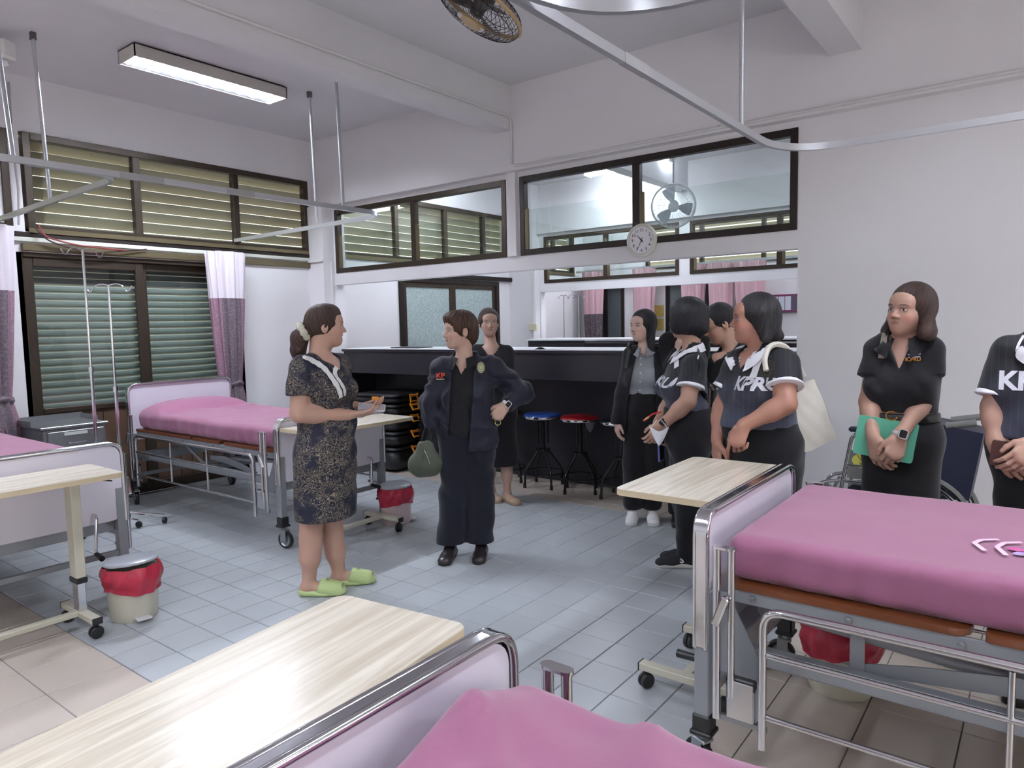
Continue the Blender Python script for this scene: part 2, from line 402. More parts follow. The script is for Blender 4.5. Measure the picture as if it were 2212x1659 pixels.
# ------------------------------------------------------------ second room and the partition beyond it
YP = 8.66
wall_y('wall_far_partition', YP, YP+.12, X1, XR, [(-5.98, -3.86, 2.07, 2.745), (-3.71, -1.385, 2.07, 2.745), (-6.05, -1.3, 0, 1.945)], CZ)
struct('trim_8', MB().box(X1, -6.07, YP-.18, YP-.001, 0, CZ-.002), WALL)
struct('trim_9', MB().box(X1, XR, YP-.06, YP, 2.79, 3.1), WALL)
inner_window('window_5', -5.98, -3.86, 2.07, 2.745, YP, -4.95, BRONZE)
inner_window('window_6', -3.71, -1.385, 2.07, 2.745, YP, -2.59, BRONZE)
louvre_window('window_7', 5.3, 8.45, 2.29, 3.07, [6.2, 7.1, 7.9])
louvre_window('window_8', 9.1, 10.3, 2.29, 3.0, [9.7], 7)
struct('trim_10', MB().box(-3.9, -3.735, Y2+.12, YP, 3.13, CZ+.01), CEIL)
# frosted doors in the second room
FROST = bpy.data.materials.new('frosted patterned glass'); FROST.use_nodes = True
nt = FROST.node_tree; b = nt.nodes['Principled BSDF']; b.inputs['Roughness'].default_value = .5
vo = nt.nodes.new('ShaderNodeTexNoise'); vo.inputs['Scale'].default_value = 55; vo.inputs['Detail'].default_value = 6; vo.inputs['Distortion'].default_value = 1.5
cr = nt.nodes.new('ShaderNodeValToRGB'); cr.color_ramp.elements[0].color = srgb(138, 154, 154); cr.color_ramp.elements[1].color = srgb(176, 190, 188); cr.color_ramp.elements[0].position = .4; cr.color_ramp.elements[1].position = .6
tc0 = nt.nodes.new('ShaderNodeTexCoord'); nt.links.new(tc0.outputs['Object'], vo.inputs['Vector']); nt.links.new(vo.outputs['Fac'], cr.inputs[0]); nt.links.new(cr.outputs[0], b.inputs['Base Color'])
d2 = holder('door_2')
f = MB(); f.box(X1-.05, X1+.03, 6.2, 6.27, 0, 2.1, b=.004).box(X1-.05, X1+.03, 8.13, 8.2, 0, 2.1, b=.004).box(X1-.05, X1+.03, 6.27, 8.13, 2.04, 2.1, b=.004)
f.build('frame', BLACKALU, d2)
for a, b_ in ((6.27, 7.2), (7.2, 8.13)):
    l = MB(); frame_x(l, X1-.03, X1+.01, a, b_, .05, 2.04, .06); lf = l.build('door_leaf', BRONZE, d2)
    MB().box(X1-.012, X1-.006, a+.055, b_-.055, .1, 1.99).build('pane', FROST, lf)
MB().box(X1, X1+.06, 6.2, 8.6, 2.11, 2.17, b=.008).build('slide_rail', BLACKALU, d2)
# third room: back wall, dark glazed doors
wall_y('wall_far', 10.6, 10.7, X1, XR, [(-6.42, -5.70, 0, 2.1), (-4.95, -4.15, 0, 2.1), (-5.3, -1.5, 2.32, 3.0)], CZ)
def dark_door(name, xa, xb, y):
    d = holder(name); f = MB(); frame_y(f, y-.02, y+.05, xa, xb, 0, 2.1, .06); f.build('frame', BLACKALU, d)
    xm = (xa+xb)/2; MB().box(xm-.035, xm+.035, y-.03, y+.04, .05, 2.05, b=.004).build('mullion', BLACKALU, d)
    for a, b2 in ((xa+.06, xm-.035), (xm+.035, xb-.06)): MB().box(a, b2, y+.01, y+.016, .06, 2.04).build('pane', mat('dark tinted glass', (92, 100, 102), .12), d)
    MB().box(xa-.3, xb+.3, y-.09, y-.02, 2.12, 2.19, b=.01).build('slide_rail', BLACKALU, d)
dark_door('door_3', -6.42, -5.70, 10.6); dark_door('door_4', -4.95, -4.15, 10.6)
w9 = holder('window_9'); f = MB(); frame_y(f, 10.58, 10.66, -5.3, -1.5, 2.32, 3.0, .05); f.build('frame', BRONZE, w9)
for x in (-4.35, -3.4, -2.45): MB().box(x-.03, x+.03, 10.58, 10.65, 2.37, 2.95, b=.004).build('mullion', BRONZE, w9)
for k in range(7):
    M = Matrix.Translation((-3.4, 10.78, 2.37+.092*(k+.5))) @ Matrix.Rotation(math.radians(52), 4, 'X')
    MB().box(-2.0, 2.0, -.051, .051, -.003, .003, M).build('slat', LOUV, w9)

# ------------------------------------------------------------ fluorescent fittings
LAMPW = mat('lamp housing enamel', (205, 200, 190), .4)
LOUVM = mat('bright aluminium louvre', (225, 228, 232), .18, 1)
TUBE = {k: mat('glowing tube '+k, (255, 255, 255), .5, emit=(234, 241, 255, TUBE_LIGHT[k])) for k in TUBE_LIGHT}
def lamp(name, label, loc, rz=0, L=1.24, W=.25, h=.09, tube='right', group=None, bare=False):
    t = thing(name, label, 'lamp', loc, rz, group)      # loc: centre of the underside
    z = 0
    mb = MB(); mb.box(-W/2, -W/2+.008, -L/2, L/2, z, z+h).box(W/2-.008, W/2, -L/2, L/2, z, z+h).box(-W/2, W/2, -L/2, -L/2+.008, z, z+h).box(-W/2, W/2, L/2-.008, L/2, z, z+h).box(-W/2, W/2, -L/2, L/2, z+h-.006, z+h)
    if bare: mb = MB(); mb.box(-W*.16, W*.16, -L/2, L/2, z+h-.035, z+h+.03, b=.004)
    mb.build('housing', LAMPW, t)
    for s in (-1, 1):
        MB().cyl((s*W*.23, -L/2+.03, z+.045), (s*W*.23, L/2-.03, z+.045), .013, 10).build('fluorescent_tube', TUBE[tube], t, 40)
    if bare:
        for s in (-1, 1): MB().box(-W*.3, W*.3, s*(L/2-.03)-.008, s*(L/2-.03)+.008, z+.02, z+h-.03).build('tube_holder', WHITE_PL, t)
        return t
    for k in range(11):
        y = -L/2+.06+k*(L-.12)/10
        MB().add([(-W/2+.01, y, z+.002), (W/2-.01, y, z+.002), (W/2-.01, y, z+.03), (-W/2+.01, y, z+.03), (-W/2+.01, y+.003, z+.002), (W/2-.01, y+.003, z+.002), (W/2-.01, y+.008, z+.03), (-W/2+.01, y+.008, z+.03)],
                 [(0, 1, 2, 3), (7, 6, 5, 4), (0, 4, 5, 1), (3, 2, 6, 7)]).build('louvre_blade', LOUVM, t)
    rf = MB(); rf.add([(-.004, -L/2+.01, z+.004), (-.004, L/2-.01, z+.004), (-.012, L/2-.01, z+.07), (-.012, -L/2+.01, z+.07), (.004, -L/2+.01, z+.004), (.004, L/2-.01, z+.004), (.012, L/2-.01, z+.07), (.012, -L/2+.01, z+.07)],
                      [(0, 1, 2, 3), (4, 7, 6, 5)])
    for s in (-1, 1):
        rf.add([(s*(W/2-.009), -L/2+.01, z+.002), (s*(W/2-.009), L/2-.01, z+.002), (s*(W/2-.03), L/2-.01, z+.07), (s*(W/2-.03), -L/2+.01, z+.07)], [(0, 1, 2, 3)])
    rf.build('reflector', LOUVM, t)
    return t
lamp('ceiling_lamp', 'long fluorescent ceiling lamp with louvres above the left beds', (-5.28, 3.10, 3.40), tube='left')
for n_, (x, y, rz, lb) in enumerate(((-5.2, -.6, 0, 'fluorescent ceiling lamp over the near end of the left bay'), (-2.3, -.4, 0, 'fluorescent ceiling lamp in the middle bay behind the camera'), (.35, 2.6, 0, 'fluorescent ceiling lamp above the right beds'), (.35, -1.0, 0, 'fluorescent ceiling lamp over the near end of the right bay'), (2.7, 2.2, 0, 'fluorescent ceiling lamp at the far right of the ward'))):
    lamp('ceiling_lamp', lb, (x, y, 3.40), rz, tube='left' if x < -4 else 'right')
lamp('ceiling_lamp', 'glaring fluorescent lamp in the next room behind the inner window', (-4.25, 8.03, 3.34), PI/2, 1.24, .3, tube='next', bare=True)
lamp('ceiling_lamp', 'fluorescent lamp on the ceiling of the next room towards the left', (-5.5, 6.4, 3.38), tube='next', bare=True)
lamp('ceiling_lamp', 'fluorescent lamp on the ceiling of the next room towards the right', (-1.6, 6.9, 3.38), tube='next', bare=True)
lamp('ceiling_lamp', 'fluorescent lamp in the far ward on the left', (-5.0, 9.7, 3.4), tube='next', bare=True)
lamp('ceiling_lamp', 'fluorescent lamp in the far ward on the right', (-2.2, 9.7, 3.4), tube='next', bare=True)
# ============================================================ furniture
CHROME = mat('chrome', (214, 214, 218), .12, 1)
STEEL = mat('brushed steel', (150, 153, 156), .35, .85, var=.06, vscale=30)
GREYP = mat('grey powder coat', (146, 150, 155), .4, .25)
BLK = mat('black rubber', (22, 22, 24), .5)
BLKP = mat('black plastic', (28, 28, 31), .38)
PANELW = mat('glossy pale lilac laminate', (222, 217, 229), .16, coat=.3)
BOARD = mat('varnished brown board', (106, 60, 33), .3, var=.2, vscale=6, stretch=(.3, 4, 4))
PINK = mat('pink bed sheet', (150, 92, 122), .8, var=.03, vscale=3, bump=.12, bscale=350, sheen=.3)
CREAM = mat('cream enamel', (196, 192, 174), .4)
ORANGE = mat('orange plastic', (214, 134, 40), .4)
def wood_laminate():
    m = bpy.data.materials.new('pale ash laminate'); m.use_nodes = True; nt = m.node_tree; N = nt.nodes; L = nt.links; b = N['Principled BSDF']
    b.inputs['Roughness'].default_value = .2; b.inputs['Specular IOR Level'].default_value = .3
    tc = N.new('ShaderNodeTexCoord'); mp = N.new('ShaderNodeMapping'); mp.inputs['Scale'].default_value = (9, .55, 9); L.new(tc.outputs['Object'], mp.inputs[0])
    n = N.new('ShaderNodeTexNoise'); n.inputs['Scale'].default_value = 3.2; n.inputs['Detail'].default_value = 7; n.inputs['Roughness'].default_value = .62; n.inputs['Distortion'].default_value = .8; L.new(mp.outputs[0], n.inputs['Vector'])
    r = N.new('ShaderNodeValToRGB'); e = r.color_ramp.elements; e[0].position = .3; e[0].color = srgb(190, 178, 158); e[1].position = .62; e[1].color = srgb(226, 218, 202)
    L.new(n.outputs['Fac'], r.inputs[0]); L.new(r.outputs[0], b.inputs['Base Color'])
    bp = N.new('ShaderNodeBump'); bp.inputs['Strength'].default_value = .1; bp.inputs['Distance'].default_value = .003; L.new(n.outputs['Fac'], bp.inputs['Height']); L.new(bp.outputs[0], b.inputs['Normal'])
    return m
ASH = wood_laminate()
ASH_E = mat('ash edge band', (206, 190, 158), .5, var=.1, vscale=8, stretch=(1, 1, 6))
# ------------------------------------------------------------ hospital bed (foot at x = 0, head at x = 2.15)
def u_path(y, z0, z1, r, x, n=6):
    return fillet([(x, -y, z0), (x, -y, z1), (x, y, z1), (x, y, z0)], r, n)
def end_panel(t, name, x, z0, z1, thick=.052):
    p = MB(); pr = [(a, b) for a, b in rrect(.915, z1-z0-.012, .06, 5, 0, (z0+z1-.012)/2)]
    M = Matrix(((0, 0, 1, 0), (1, 0, 0, 0), (0, 1, 0, 0), (0, 0, 0, 1)))
    p.prism(pr, x+.012, x+thick-.012, M)
    o = p.build(name, PANELW, t, 30)
    for xx in (x+.008, x+thick-.008):
        MB().tube(u_path(.468, z0-.01, z1, .075, xx), .0095, 8).build('chrome_rim', CHROME, o, 50)
    path = u_path(.468, z0-.01, z1, .075, 0)
    vs = []; n = len(path)
    for q in path: vs += [(x+.008, q.y*1.0, q.z), (x+thick-.008, q.y, q.z)]
    MB().add([(a, b*1.016, c+.006) for a, b, c in vs], [(2*i, 2*i+1, 2*i+3, 2*i+2) for i in range(n-1)]).build('edge_band', CHROME, o, 50)
    return o
def caster(t, x, y, z=.165, turn=0, r=.058):
    c = MB().box(x-.03, x+.03, y-.03, y+.03, z-.012, z+.05, b=.006).box(x-.036, x+.036, y-.036, y+.036, z-.02, z-.004, b=.004).build('foot_cap', BLK, t)
    M = Matrix.Translation((x, y, 0)) @ Matrix.Rotation(turn, 4, 'Z')
    f = MB(); f.cyl((x, y, z-.02), (x, y, z-.04), .017, 12)
    f.box(-.03, .022, -.024, .024, z-.05, z-.036, M, b=.004)
    for s in (-1, 1): f.box(-.035, .008, s*.021-.002, s*.021+.002, r-.01, z-.04, M, b=.001)
    f.build('caster_fork', STEEL, c, 30)
    w = MB(); W = M @ Matrix.Translation((-.02, 0, r)) @ Matrix.Rotation(PI/2, 4, 'X')
    w.lathe([(r*.72, -.013), (r*.95, -.013), (r, -.008), (r, .008), (r*.95, .013), (r*.72, .013)], n=26, M=W, cap=False).build('tyre', BLK, c, 30)
    h = MB(); h.lathe([(.004, -.016), (r*.3, -.016), (r*.34, -.006), (r*.6, -.004), (r*.74, -.012), (r*.74, .012), (r*.6, .004), (r*.34, .006), (r*.3, .016), (.004, .016)], n=20, M=W).build('wheel_hub', STEEL, c, 30)
def make_bed(label, loc, rz, group='hospital beds in the ward'):
    t = thing('hospital_bed', label, 'bed', loc, rz, group)
    end_panel(t, 'foot_panel', 0, .445, .87); end_panel(t, 'head_panel', 2.1, .56, 1.035)
    for x in (.028, 2.126):
        for y in (-.445, .445):
            MB().box(x-.024, x+.024, y-.024, y+.024, .16, .62, b=.003).build('leg', GREYP, t)
            caster(t, x, y, turn=random.uniform(-.6, .6)+(PI if x > 1 else 0))
    # lower chassis
    f = MB()
    for y in (-.40, .40): f.box(.05, 2.1, y-.022, y+.022, .405, .455, b=.004)
    f.box(.05, .12, -.42, .42, .38, .46, b=.004).box(2.03, 2.1, -.42, .42, .38, .46, b=.004).box(1.0, 1.05, -.4, .4, .41, .45)
    f.build('chassis', GREYP, t)
    MB().box(.012, .04, -.43, .43, .245, .275, b=.003).build('cross_bar', GREYP, t)
    MB().box(2.11, 2.138, -.43, .43, .245, .275, b=.003).build('cross_bar', GREYP, t)
    # gusset plates where the frame meets the legs
    for y in (-.43, .43):
        MB().add([(.05, y, .62), (.05, y, .36), (.2, y, .36), (.2, y, .42), (.1, y, .62), (.05, y+.004, .62), (.05, y+.004, .36), (.2, y+.004, .36), (.2, y+.004, .42), (.1, y+.004, .62)],
                 [(0, 1, 2, 3, 4), (9, 8, 7, 6, 5), (0, 5, 6, 1), (1, 6, 7, 2), (2, 7, 8, 3), (3, 8, 9, 4), (4, 9, 5, 0)]).build('gusset_plate', GREYP, t)
    # upper platform
    p = MB(); zz = (.60, .642)
    for y in (-.435, .435): p.box(.1, 2.06, y-.006, y+.006, zz[0], zz[1], b=.002)
    p.box(.1, .112, -.435, .435, *zz).box(2.048, 2.06, -.435, .435, *zz)
    for x in (.5, .98, 1.5): p.box(x, x+.03, -.43, .43, .605, .635)
    p.build('platform_frame', GREYP, t)
    for a, b in ((.095, .74), (.77, 1.15), (1.18, 2.06)):
        MB().prism([(x, y) for x, y in rrect(b-a, .9, .05 if a < .2 else .012, 4, (a+b)/2, 0)], .644, .663).build('deck_board', BOARD, t)
    for x in (.18, .45, .72, .86, 1.3, 1.7):
        for y in (-.443, .443):
            MB().lathe([(.011, 0), (.010, .004), (.004, .007)], n=8, M=Matrix.Translation((x, y, .621)) @ Matrix.Rotation(math.copysign(PI/2, -y), 4, 'X')).build('bolt', STEEL, t, 40)
    # raising mechanism: long tube, toothed arms, lever
    for y in (-.33, .33):
        MB().cyl((.2, y, .56), (1.0, y, .50), .02, 10).build('push_tube', GREYP, t, 40)
        a = MB(); poly = [(.42, .455), (.5, .475), (.62, .50), (.7, .512), (.84, .535), (1.05, .52), (1.05, .49), (.84, .48), (.5, .44)]
        Mz = Matrix(((1, 0, 0, 0), (0, 0, 1, y*1.1), (0, 1, 0, 0), (0, 0, 0, 1)))
        a.prism(poly, -.003, .003, Mz).build('ratchet_arm', GREYP, t)
        MB().box(.44, .48, y*1.12-.004, y*1.12+.004, .45, .61, b=.002).build('hanger_plate', GREYP, t)
        b_ = MB(); b_.prism([(1.1, .44), (1.16, .44), (1.5, .60), (1.44, .60)], -.004, .004, Mz).build('lift_arm', GREYP, t)
        MB().lathe([(.004, -.012), (.038, -.012), (.038, .012), (.004, .012)], n=16, M=Matrix.Translation((.2, y, .56)) @ Matrix.Rotation(PI/2, 4, 'X')).build('pivot_plate', GREYP, t, 30)
    MB().cyl((.06, -.2, .53), (1.2, -.2, .50), .012, 10).build('crank_shaft', STEEL, t, 40)
    # crank handles under the foot panel
    for y, sw in ((-.30, 1), (.18, 1)):
        c = MB().tube(fillet([(.06, y, .50), (-.03, y, .50), (-.045, y+.02, .33), (-.045, y+.02, .31)], .02, 3)+[Vector((-.05, y+.02, .30))], .009, 8).build('crank', CHROME, t, 50)
        MB().tube([(-.05, y+.02, .30), (-.14, y+.03, .295)], [.013, .015], 10).build('grip', BLKP, c, 50)
    # folding side rails, hanging down
    for s in (-1, 1):
        y = s*.515
        r = MB(); r.tube(fillet([(.235, y, .20), (.235, y, .625), (1.93, y, .625), (1.93, y, .20)], .06, 6), .0125, 10)
        rail = r.build('side_rail', CHROME, t, 50)
        for z in (.49, .30): MB().cyl((.247, y, z), (1.918, y, z), .009, 8).build('rail_bar', CHROME, rail, 50)
        for x in (.83, 1.36): MB().cyl((x, y, .30), (x, y, .613), .008, 8).build('rail_upright', CHROME, rail, 50)
        for x0, sx in ((.095, 1), (2.035, -1)):
            po = MB()
            po.cyl((x0, y*.995, .25), (x0, y*.995, .79), .0125, 10).cyl((x0+sx*.045, y*.995, .33), (x0+sx*.045, y*.995, .785), .0115, 10)
            g = po.build('rail_post', CHROME, t, 50)
            MB().prism(rrect(.075, .03, .0145, 4, x0+sx*.0225, y*.995), .785, .792).build('post_cap', CHROME, g, 30)
            MB().box(x0-.01, x0+sx*.15, y*.975-.006, y*.975+.006, .245, .262).build('bracket_bar', STEEL, g)
            q = MB().box(x0+sx*.03, x0+sx*.115, y-s*.012-.014, y-s*.012+.014, .262, .385, b=.004).build('latch_box', CHROME, g)
            MB().box(x0+sx*.028, x0+sx*.117, y-s*.016-.016, y-s*.016+.012, .36, .392, b=.004).build('latch_cover', BLKP, q)
            MB().box(-.012, .012, -.012, .012, -.05, .05, Matrix.Translation((x0+sx*.02, y+s*.02, .60)) @ Matrix.Rotation(sx*.35, 4, 'Y'), b=.005).build('release_lever', CHROME, g)
            MB().box(x0+sx*.115, x0+sx*.135, y-s*.012-.003, y-s*.012+.003, .28, .37).build('hinge_plate', STEEL, g)
    return t
def rbox(hx, hy, hz, r, dx, dy, dz, fn=None):
    """box with rounded edges, subdivided; fn moves each point (p, top) -> p"""
    bm = bmesh.new()
    def face(ax, sgn, na, nb):
        H = (hx, hy, hz); a, b = [i for i in range(3) if i != ax]
        g = []
        for i in range(na+1):
            row = []
            for j in range(nb+1):
                q = [0, 0, 0]; q[ax] = sgn*H[ax]; q[a] = -H[a]+2*H[a]*i/na; q[b] = -H[b]+2*H[b]*j/nb
                row.append(bm.verts.new(q))
            g.append(row)
        for i in range(na):
            for j in range(nb): bm.faces.new((g[i][j], g[i+1][j], g[i+1][j+1], g[i][j+1]))
    for sgn in (-1, 1): face(2, sgn, dx, dy); face(1, sgn, dx, dz); face(0, sgn, dy, dz)
    bmesh.ops.remove_doubles(bm, verts=bm.verts, dist=1e-5)
    for v in bm.verts:
        q = v.co; inn = Vector((max(-hx+r, min(hx-r, q.x)), max(-hy+r, min(hy-r, q.y)), max(-hz+r, min(hz-r, q.z)))); d = q-inn
        if d.length > 1e-9: v.co = inn+d.normalized()*min(r, d.length) if sum(abs(c) > 1e-9 for c in d) > 1 else v.co
        if fn: v.co = fn(v.co.copy())
    bmesh.ops.recalc_face_normals(bm, faces=bm.faces)
    return bm
def bm_obj(name, bm, m_, parent=None, smooth=True):
    me = bpy.data.meshes.new(name); bm.to_mesh(me); bm.free(); me.materials.append(m_)
    if smooth: me.polygons.foreach_set('use_smooth', [True]*len(me.polygons))
    o = bpy.data.objects.new(name, me); COL.objects.link(o); o.parent = parent; return o
def mattress(label, loc, rz, lumps=(), ridges=(), wr=.004, seed=0, pillow=0.0):
    def fn(p):
        top = max(0, (p.z+.07)/.14); side = abs(p.y) > .40 or abs(p.x) > .97
        q = Vector((p.x*3.1+seed, p.y*3.1, seed*1.7)); n = mnoise.noise(q)+.5*mnoise.noise(q*2.3)
        z = p.z+wr*1.4*n*top
        # drawn-in folds towards the corners and along the hem
        if side:
            k = .5+.5*math.sin(p.x*41+5*mnoise.noise(Vector((p.x*3, seed, 0)))) if abs(p.y) > .40 else .5+.5*math.sin(p.y*37+4*mnoise.noise(Vector((p.y*3, seed, 5))))
            amt = .014*k*(1-top)**1.0*(1 if top < .9 else .3)
            p.y -= math.copysign(amt, p.y) if abs(p.y) > .40 else 0
            p.x -= math.copysign(amt, p.x) if abs(p.x) > .97 else 0
            p.y += .012*mnoise.noise(Vector((p.x*9+seed, p.z*14, 2)))*(1-top)
        for (cx_, cy_, sx, sy, h) in lumps: z += h*top*math.exp(-((p.x-cx_)/sx)**2-((p.y-cy_)/sy)**2)
        for (ax, ay, bx, by, w, h) in ridges:
            A = Vector((ax, ay)); B = Vector((bx, by)); P_ = Vector((p.x, p.y)); d = B-A; tt = max(0, min(1, (P_-A).dot(d)/d.length_squared)); dist = (P_-A-d*tt).length
            z += h*top*math.exp(-(dist/w)**2)*(1-.6*tt)
        if pillow: z += pillow*top*max(0, min(1, (p.x-.62)/.10))**.7*max(0, min(1, (.99-p.x)/.09))**.5*max(0, 1-(abs(p.y)/.43)**4)
        return Vector((p.x, p.y, z))
    t = thing('mattress', label, 'mattress', loc, rz, 'mattresses on the hospital beds')
    bm = rbox(.985, .435, .07, .045, 100, 48, 9, fn)
    # gathered elastic hem
    o = bm_obj('fitted_sheet', bm, PINK, t); o.location = (0, 0, .07)
    MB().box(-.95, .95, -.40, .40, .004, .1, b=.02).build('core', mat('mattress core', (60, 60, 66), .7), t)
    return t
XL, XRt = -4.045, -.875
bedR = make_bed('hospital bed at the right beside the wheelchair, foot panel towards the aisle', (XRt, 2.535, 0), 0)
bedB = dup(bedR, (XRt, .605, 0), 0, 'hospital bed nearest the camera at the bottom, only its foot end in view')
bed2 = dup(bedR, (XL, 3.195, 0), PI, 'hospital bed under the shuttered door, behind the woman in the lace dress')
bed1 = dup(bedR, (XL, 1.275, 0), PI, 'hospital bed at the left edge with a pale table across its foot')
MZ = .664
mR = mattress('pink sheeted mattress with a printed flower, on the right bed', (XRt+1.075, 2.535, MZ), 0, lumps=[(-.5, 0, .5, .4, .006)], wr=.004, seed=3)
mB = mattress('rumpled pink sheeted mattress on the bed nearest the camera', (XRt+1.075, .605, MZ), 0,
              lumps=[(-.94, .23, .085, .11, .058), (-.78, .36, .07, .06, -.012), (-.5, .0, .3, .25, .012)],
              ridges=[(-.92, .22, -.60, .02, .028, .028), (-.70, .40, -.52, .12, .03, .018), (-.84, .10, -.45, -.30, .04, .024), (-.50, .38, -.2, .1, .035, .012)], wr=.005, seed=11)
m2 = mattress('pink sheeted mattress with a pillow bulge, on the bed under the shutters', (XL-1.075, 3.195, MZ), PI, wr=.006, seed=21, pillow=.085,
              ridges=[(.5, -.35, .62, .3, .03, .012), (.3, -.3, .6, .1, .03, .01), (-.5, .3, .1, .38, .03, .008)])
m1 = mattress('flat pink sheeted mattress at the left edge', (XL-1.075, 1.275, MZ), PI, wr=.003, seed=31)
# printed motif on the right mattress
PR = mat('pale pink print', (236, 200, 222), .8); PV = mat('violet print', (176, 150, 196), .8); PG = mat('green print', (150, 160, 110), .8); PD = mat('deep pink print', (196, 90, 150), .8)
mo = MB(); zt = .1455
def stroke(mb, pts, w, z):
    for a, b in zip(pts, pts[1:]):
        a = Vector(a); b = Vector(b); n = Vector((-(b-a).y, (b-a).x)).normalized()*w/2
        mb.add([(a.x-n.x, a.y-n.y, z), (b.x-n.x, b.y-n.y, z), (b.x+n.x, b.y+n.y, z), (a.x+n.x, a.y+n.y, z)], [(0, 1, 2, 3)])
base = Vector((-.94, -.10))
for k in (0, .055):
    stroke(mo, [(-.325+k*.9, -.215-k*.3), (-.355+k, -.15-k*.2), (-.34+k, -.105), (-.30+k, -.075)], .014, zt+.0055+k*.01)
mo.build('printed_mark', PR, mR)
def petal(mb, cx_, cy_, a, L, w, z):
    pts = []
    for i in range(10):
        th = 2*PI*i/10; x = L/2+L/2*math.cos(th); y = w/2*math.sin(th); pts.append((cx_+x*math.cos(a)-y*math.sin(a), cy_+x*math.sin(a)+y*math.cos(a), z))
    mb.add(pts, [tuple(range(10))])
fx, fy = -.225, -.165
for k in range(5):
    mb = MB(); petal(mb, fx, fy, k*2*PI/5+.3, .055, .034, zt+.0045); mb.build('printed_petal', PV if k % 2 else PD, mR)
for q_ in ((fx+.05, fy-.02, -.5, .05, .02), (fx+.06, fy+.03, .2, .05, .02), (fx+.02, fy-.06, -1.2, .04, .018)):
    mb = MB(); petal(mb, *q_, zt+.004); mb.build('printed_leaf', PG, mR)
# ------------------------------------------------------------ overbed tables
def overbed_table(label, loc, rz, top_z, col_side=1, L=.82, W=.40):
    t = thing('overbed_table', label, 'table', loc, rz, 'wheeled overbed tables')
    tp = MB(); tp.prism(rrect(W, L, .035, 6), top_z-.024, top_z-.0015)
    o = tp.build('tabletop_edge', ASH_E, t, 30)
    MB().prism(rrect(W-.002, L-.002, .034, 6), top_z-.003, top_z).build('tabletop', ASH, t, 30)
    yc = col_side*(L/2-.165)
    MB().box(-.04, .04, yc-.022, yc+.022, .27, top_z-.026, b=.004).build('column', CREAM, t)
    MB().box(-.044, .044, yc-.026, yc+.026, .245, .275, b=.004).build('clamp_collar', BLKP, t)
    MB().box(-.034, .034, yc-.018, yc+.018, .1, .25, b=.003).build('inner_post', CHROME, t)
    MB().box(-.13, .13, yc-.10, yc+.10, top_z-.03, top_z-.023).build('support_plate', CREAM, t)
    MB().tube([(.05, yc+.06, top_z-.035), (.16, yc+.12, top_z-.04)], .004, 6).build('release_lever', BLKP, t)
    for s in (-1, 1):
        y = s*(L/2-.165)
        b = MB().box(-.19, .19, y-.022, y+.022, .075, .105, b=.003).build('foot_bar', CREAM, t)
        for q in (-1, 1):
            MB().box(q*.191, q*.186, y-.023, y+.023, .074, .106).build('end_cap', BLKP, b)
            x = q*.165; M = Matrix.Translation((x, y, .031)) @ Matrix.Rotation(PI/2+random.uniform(-.5, .5), 4, 'Z') @ Matrix.Rotation(PI/2, 4, 'X')
            c = MB(); c.lathe([(.004, -.020), (.026, -.020), (.0305, -.015), (.0305, -.004), (.022, -.002), (.022, .002), (.0305, .004), (.0305, .015), (.026, .020), (.004, .020)], n=16, M=M)
            c.cyl((x, y, .03), (x, y, .078), .012, 8).build('twin_caster', BLK, b, 30)
    MB().box(-.02, .02, -(L/2-.165), L/2-.165, .078, .103, b=.003).build('stretcher_bar', CREAM, t)
    return t
overbed_table('pale wood overbed table across the foot of the far left bed', (-3.79, 1.14, 0), 0, .79, 1)
overbed_table('pale wood overbed table behind the woman in the lace dress', (-3.855, 3.17, 0), 0, .82, -1, .88)
overbed_table('large pale wood overbed table in the foreground with lamp glare', (-1.165, .715, 0), math.radians(6.5), .80, -1, .84, .395)
overbed_table('pale wood overbed table over the foot panel of the right bed', (-1.085, 2.70, 0), 0, .843, 1, .76, .43)
# ------------------------------------------------------------ pedal bins
LINER = mat('red bin liner', (172, 38, 62), .35, bump=.4, bscale=18); LIDG = mat('grey plastic lid', (168, 172, 180), .28)
def pedal_bin(label, loc, rz, body, tilt=.18, r=.115):
    t = thing('pedal_bin', label, 'bin', loc, rz, 'pedal bins with red liners beside the beds')
    MB().lathe([(r*.92, 0), (r*.97, .01), (r, .05), (r*1.06, .255), (r*1.08, .262)], n=32).build('bin_body', body, t, 40)
    def fn(u, v):
        a = 2*PI*u; z = .280-.115*v+.012*mnoise.noise(Vector((math.cos(a)*2, math.sin(a)*2, 3)))*(v > .1)-.03*v*(.5+.5*math.sin(a*2+1))
        rr = r*1.10+.016*math.sin(PI*min(1, v*1.15))+.006*math.sin(a*9+4*v)+.008*mnoise.noise(Vector((math.cos(a)*3, math.sin(a)*3, v*4+loc[0])))
        return (rr*math.cos(a), rr*math.sin(a), z)
    MB().grid(fn, 60, 8).build('bin_liner', LINER, t, True)
    M = Matrix.Translation((0, 0, .275)) @ Matrix.Translation((-r*1.05, 0, 0)) @ Matrix.Rotation(-tilt, 4, 'Y') @ Matrix.Translation((r*1.05, 0, 0))
    MB().lathe([(.004, .0), (r*1.08, .0), (r*1.12, .004), (r*1.12, .012), (r*1.0, .02), (r*.9, .022), (r*.86, .026), (.004, .032)], n=36, M=M).build('bin_lid', LIDG, t, 30)
    MB().box(r*.9, r*1.35, -.035, .035, .018, .026, b=.003).build('pedal', mat('white pedal', (214, 214, 218), .35), t)
    return t
pedal_bin('cream pedal bin with red liner and tilted lid, next to the left table', (-3.75, 1.62, 0), math.radians(-5), CREAM, .10)
pedal_bin('pinkish pedal bin with red liner between the two standing women', (-3.88, 3.60, 0), math.radians(60), mat('translucent pinkish plastic', (206, 186, 186), .35), .04, .11)
pedal_bin('pedal bin with red liner half hidden under the right bed', (-.62, 2.93, 0), math.radians(10), CREAM, .05, .125)
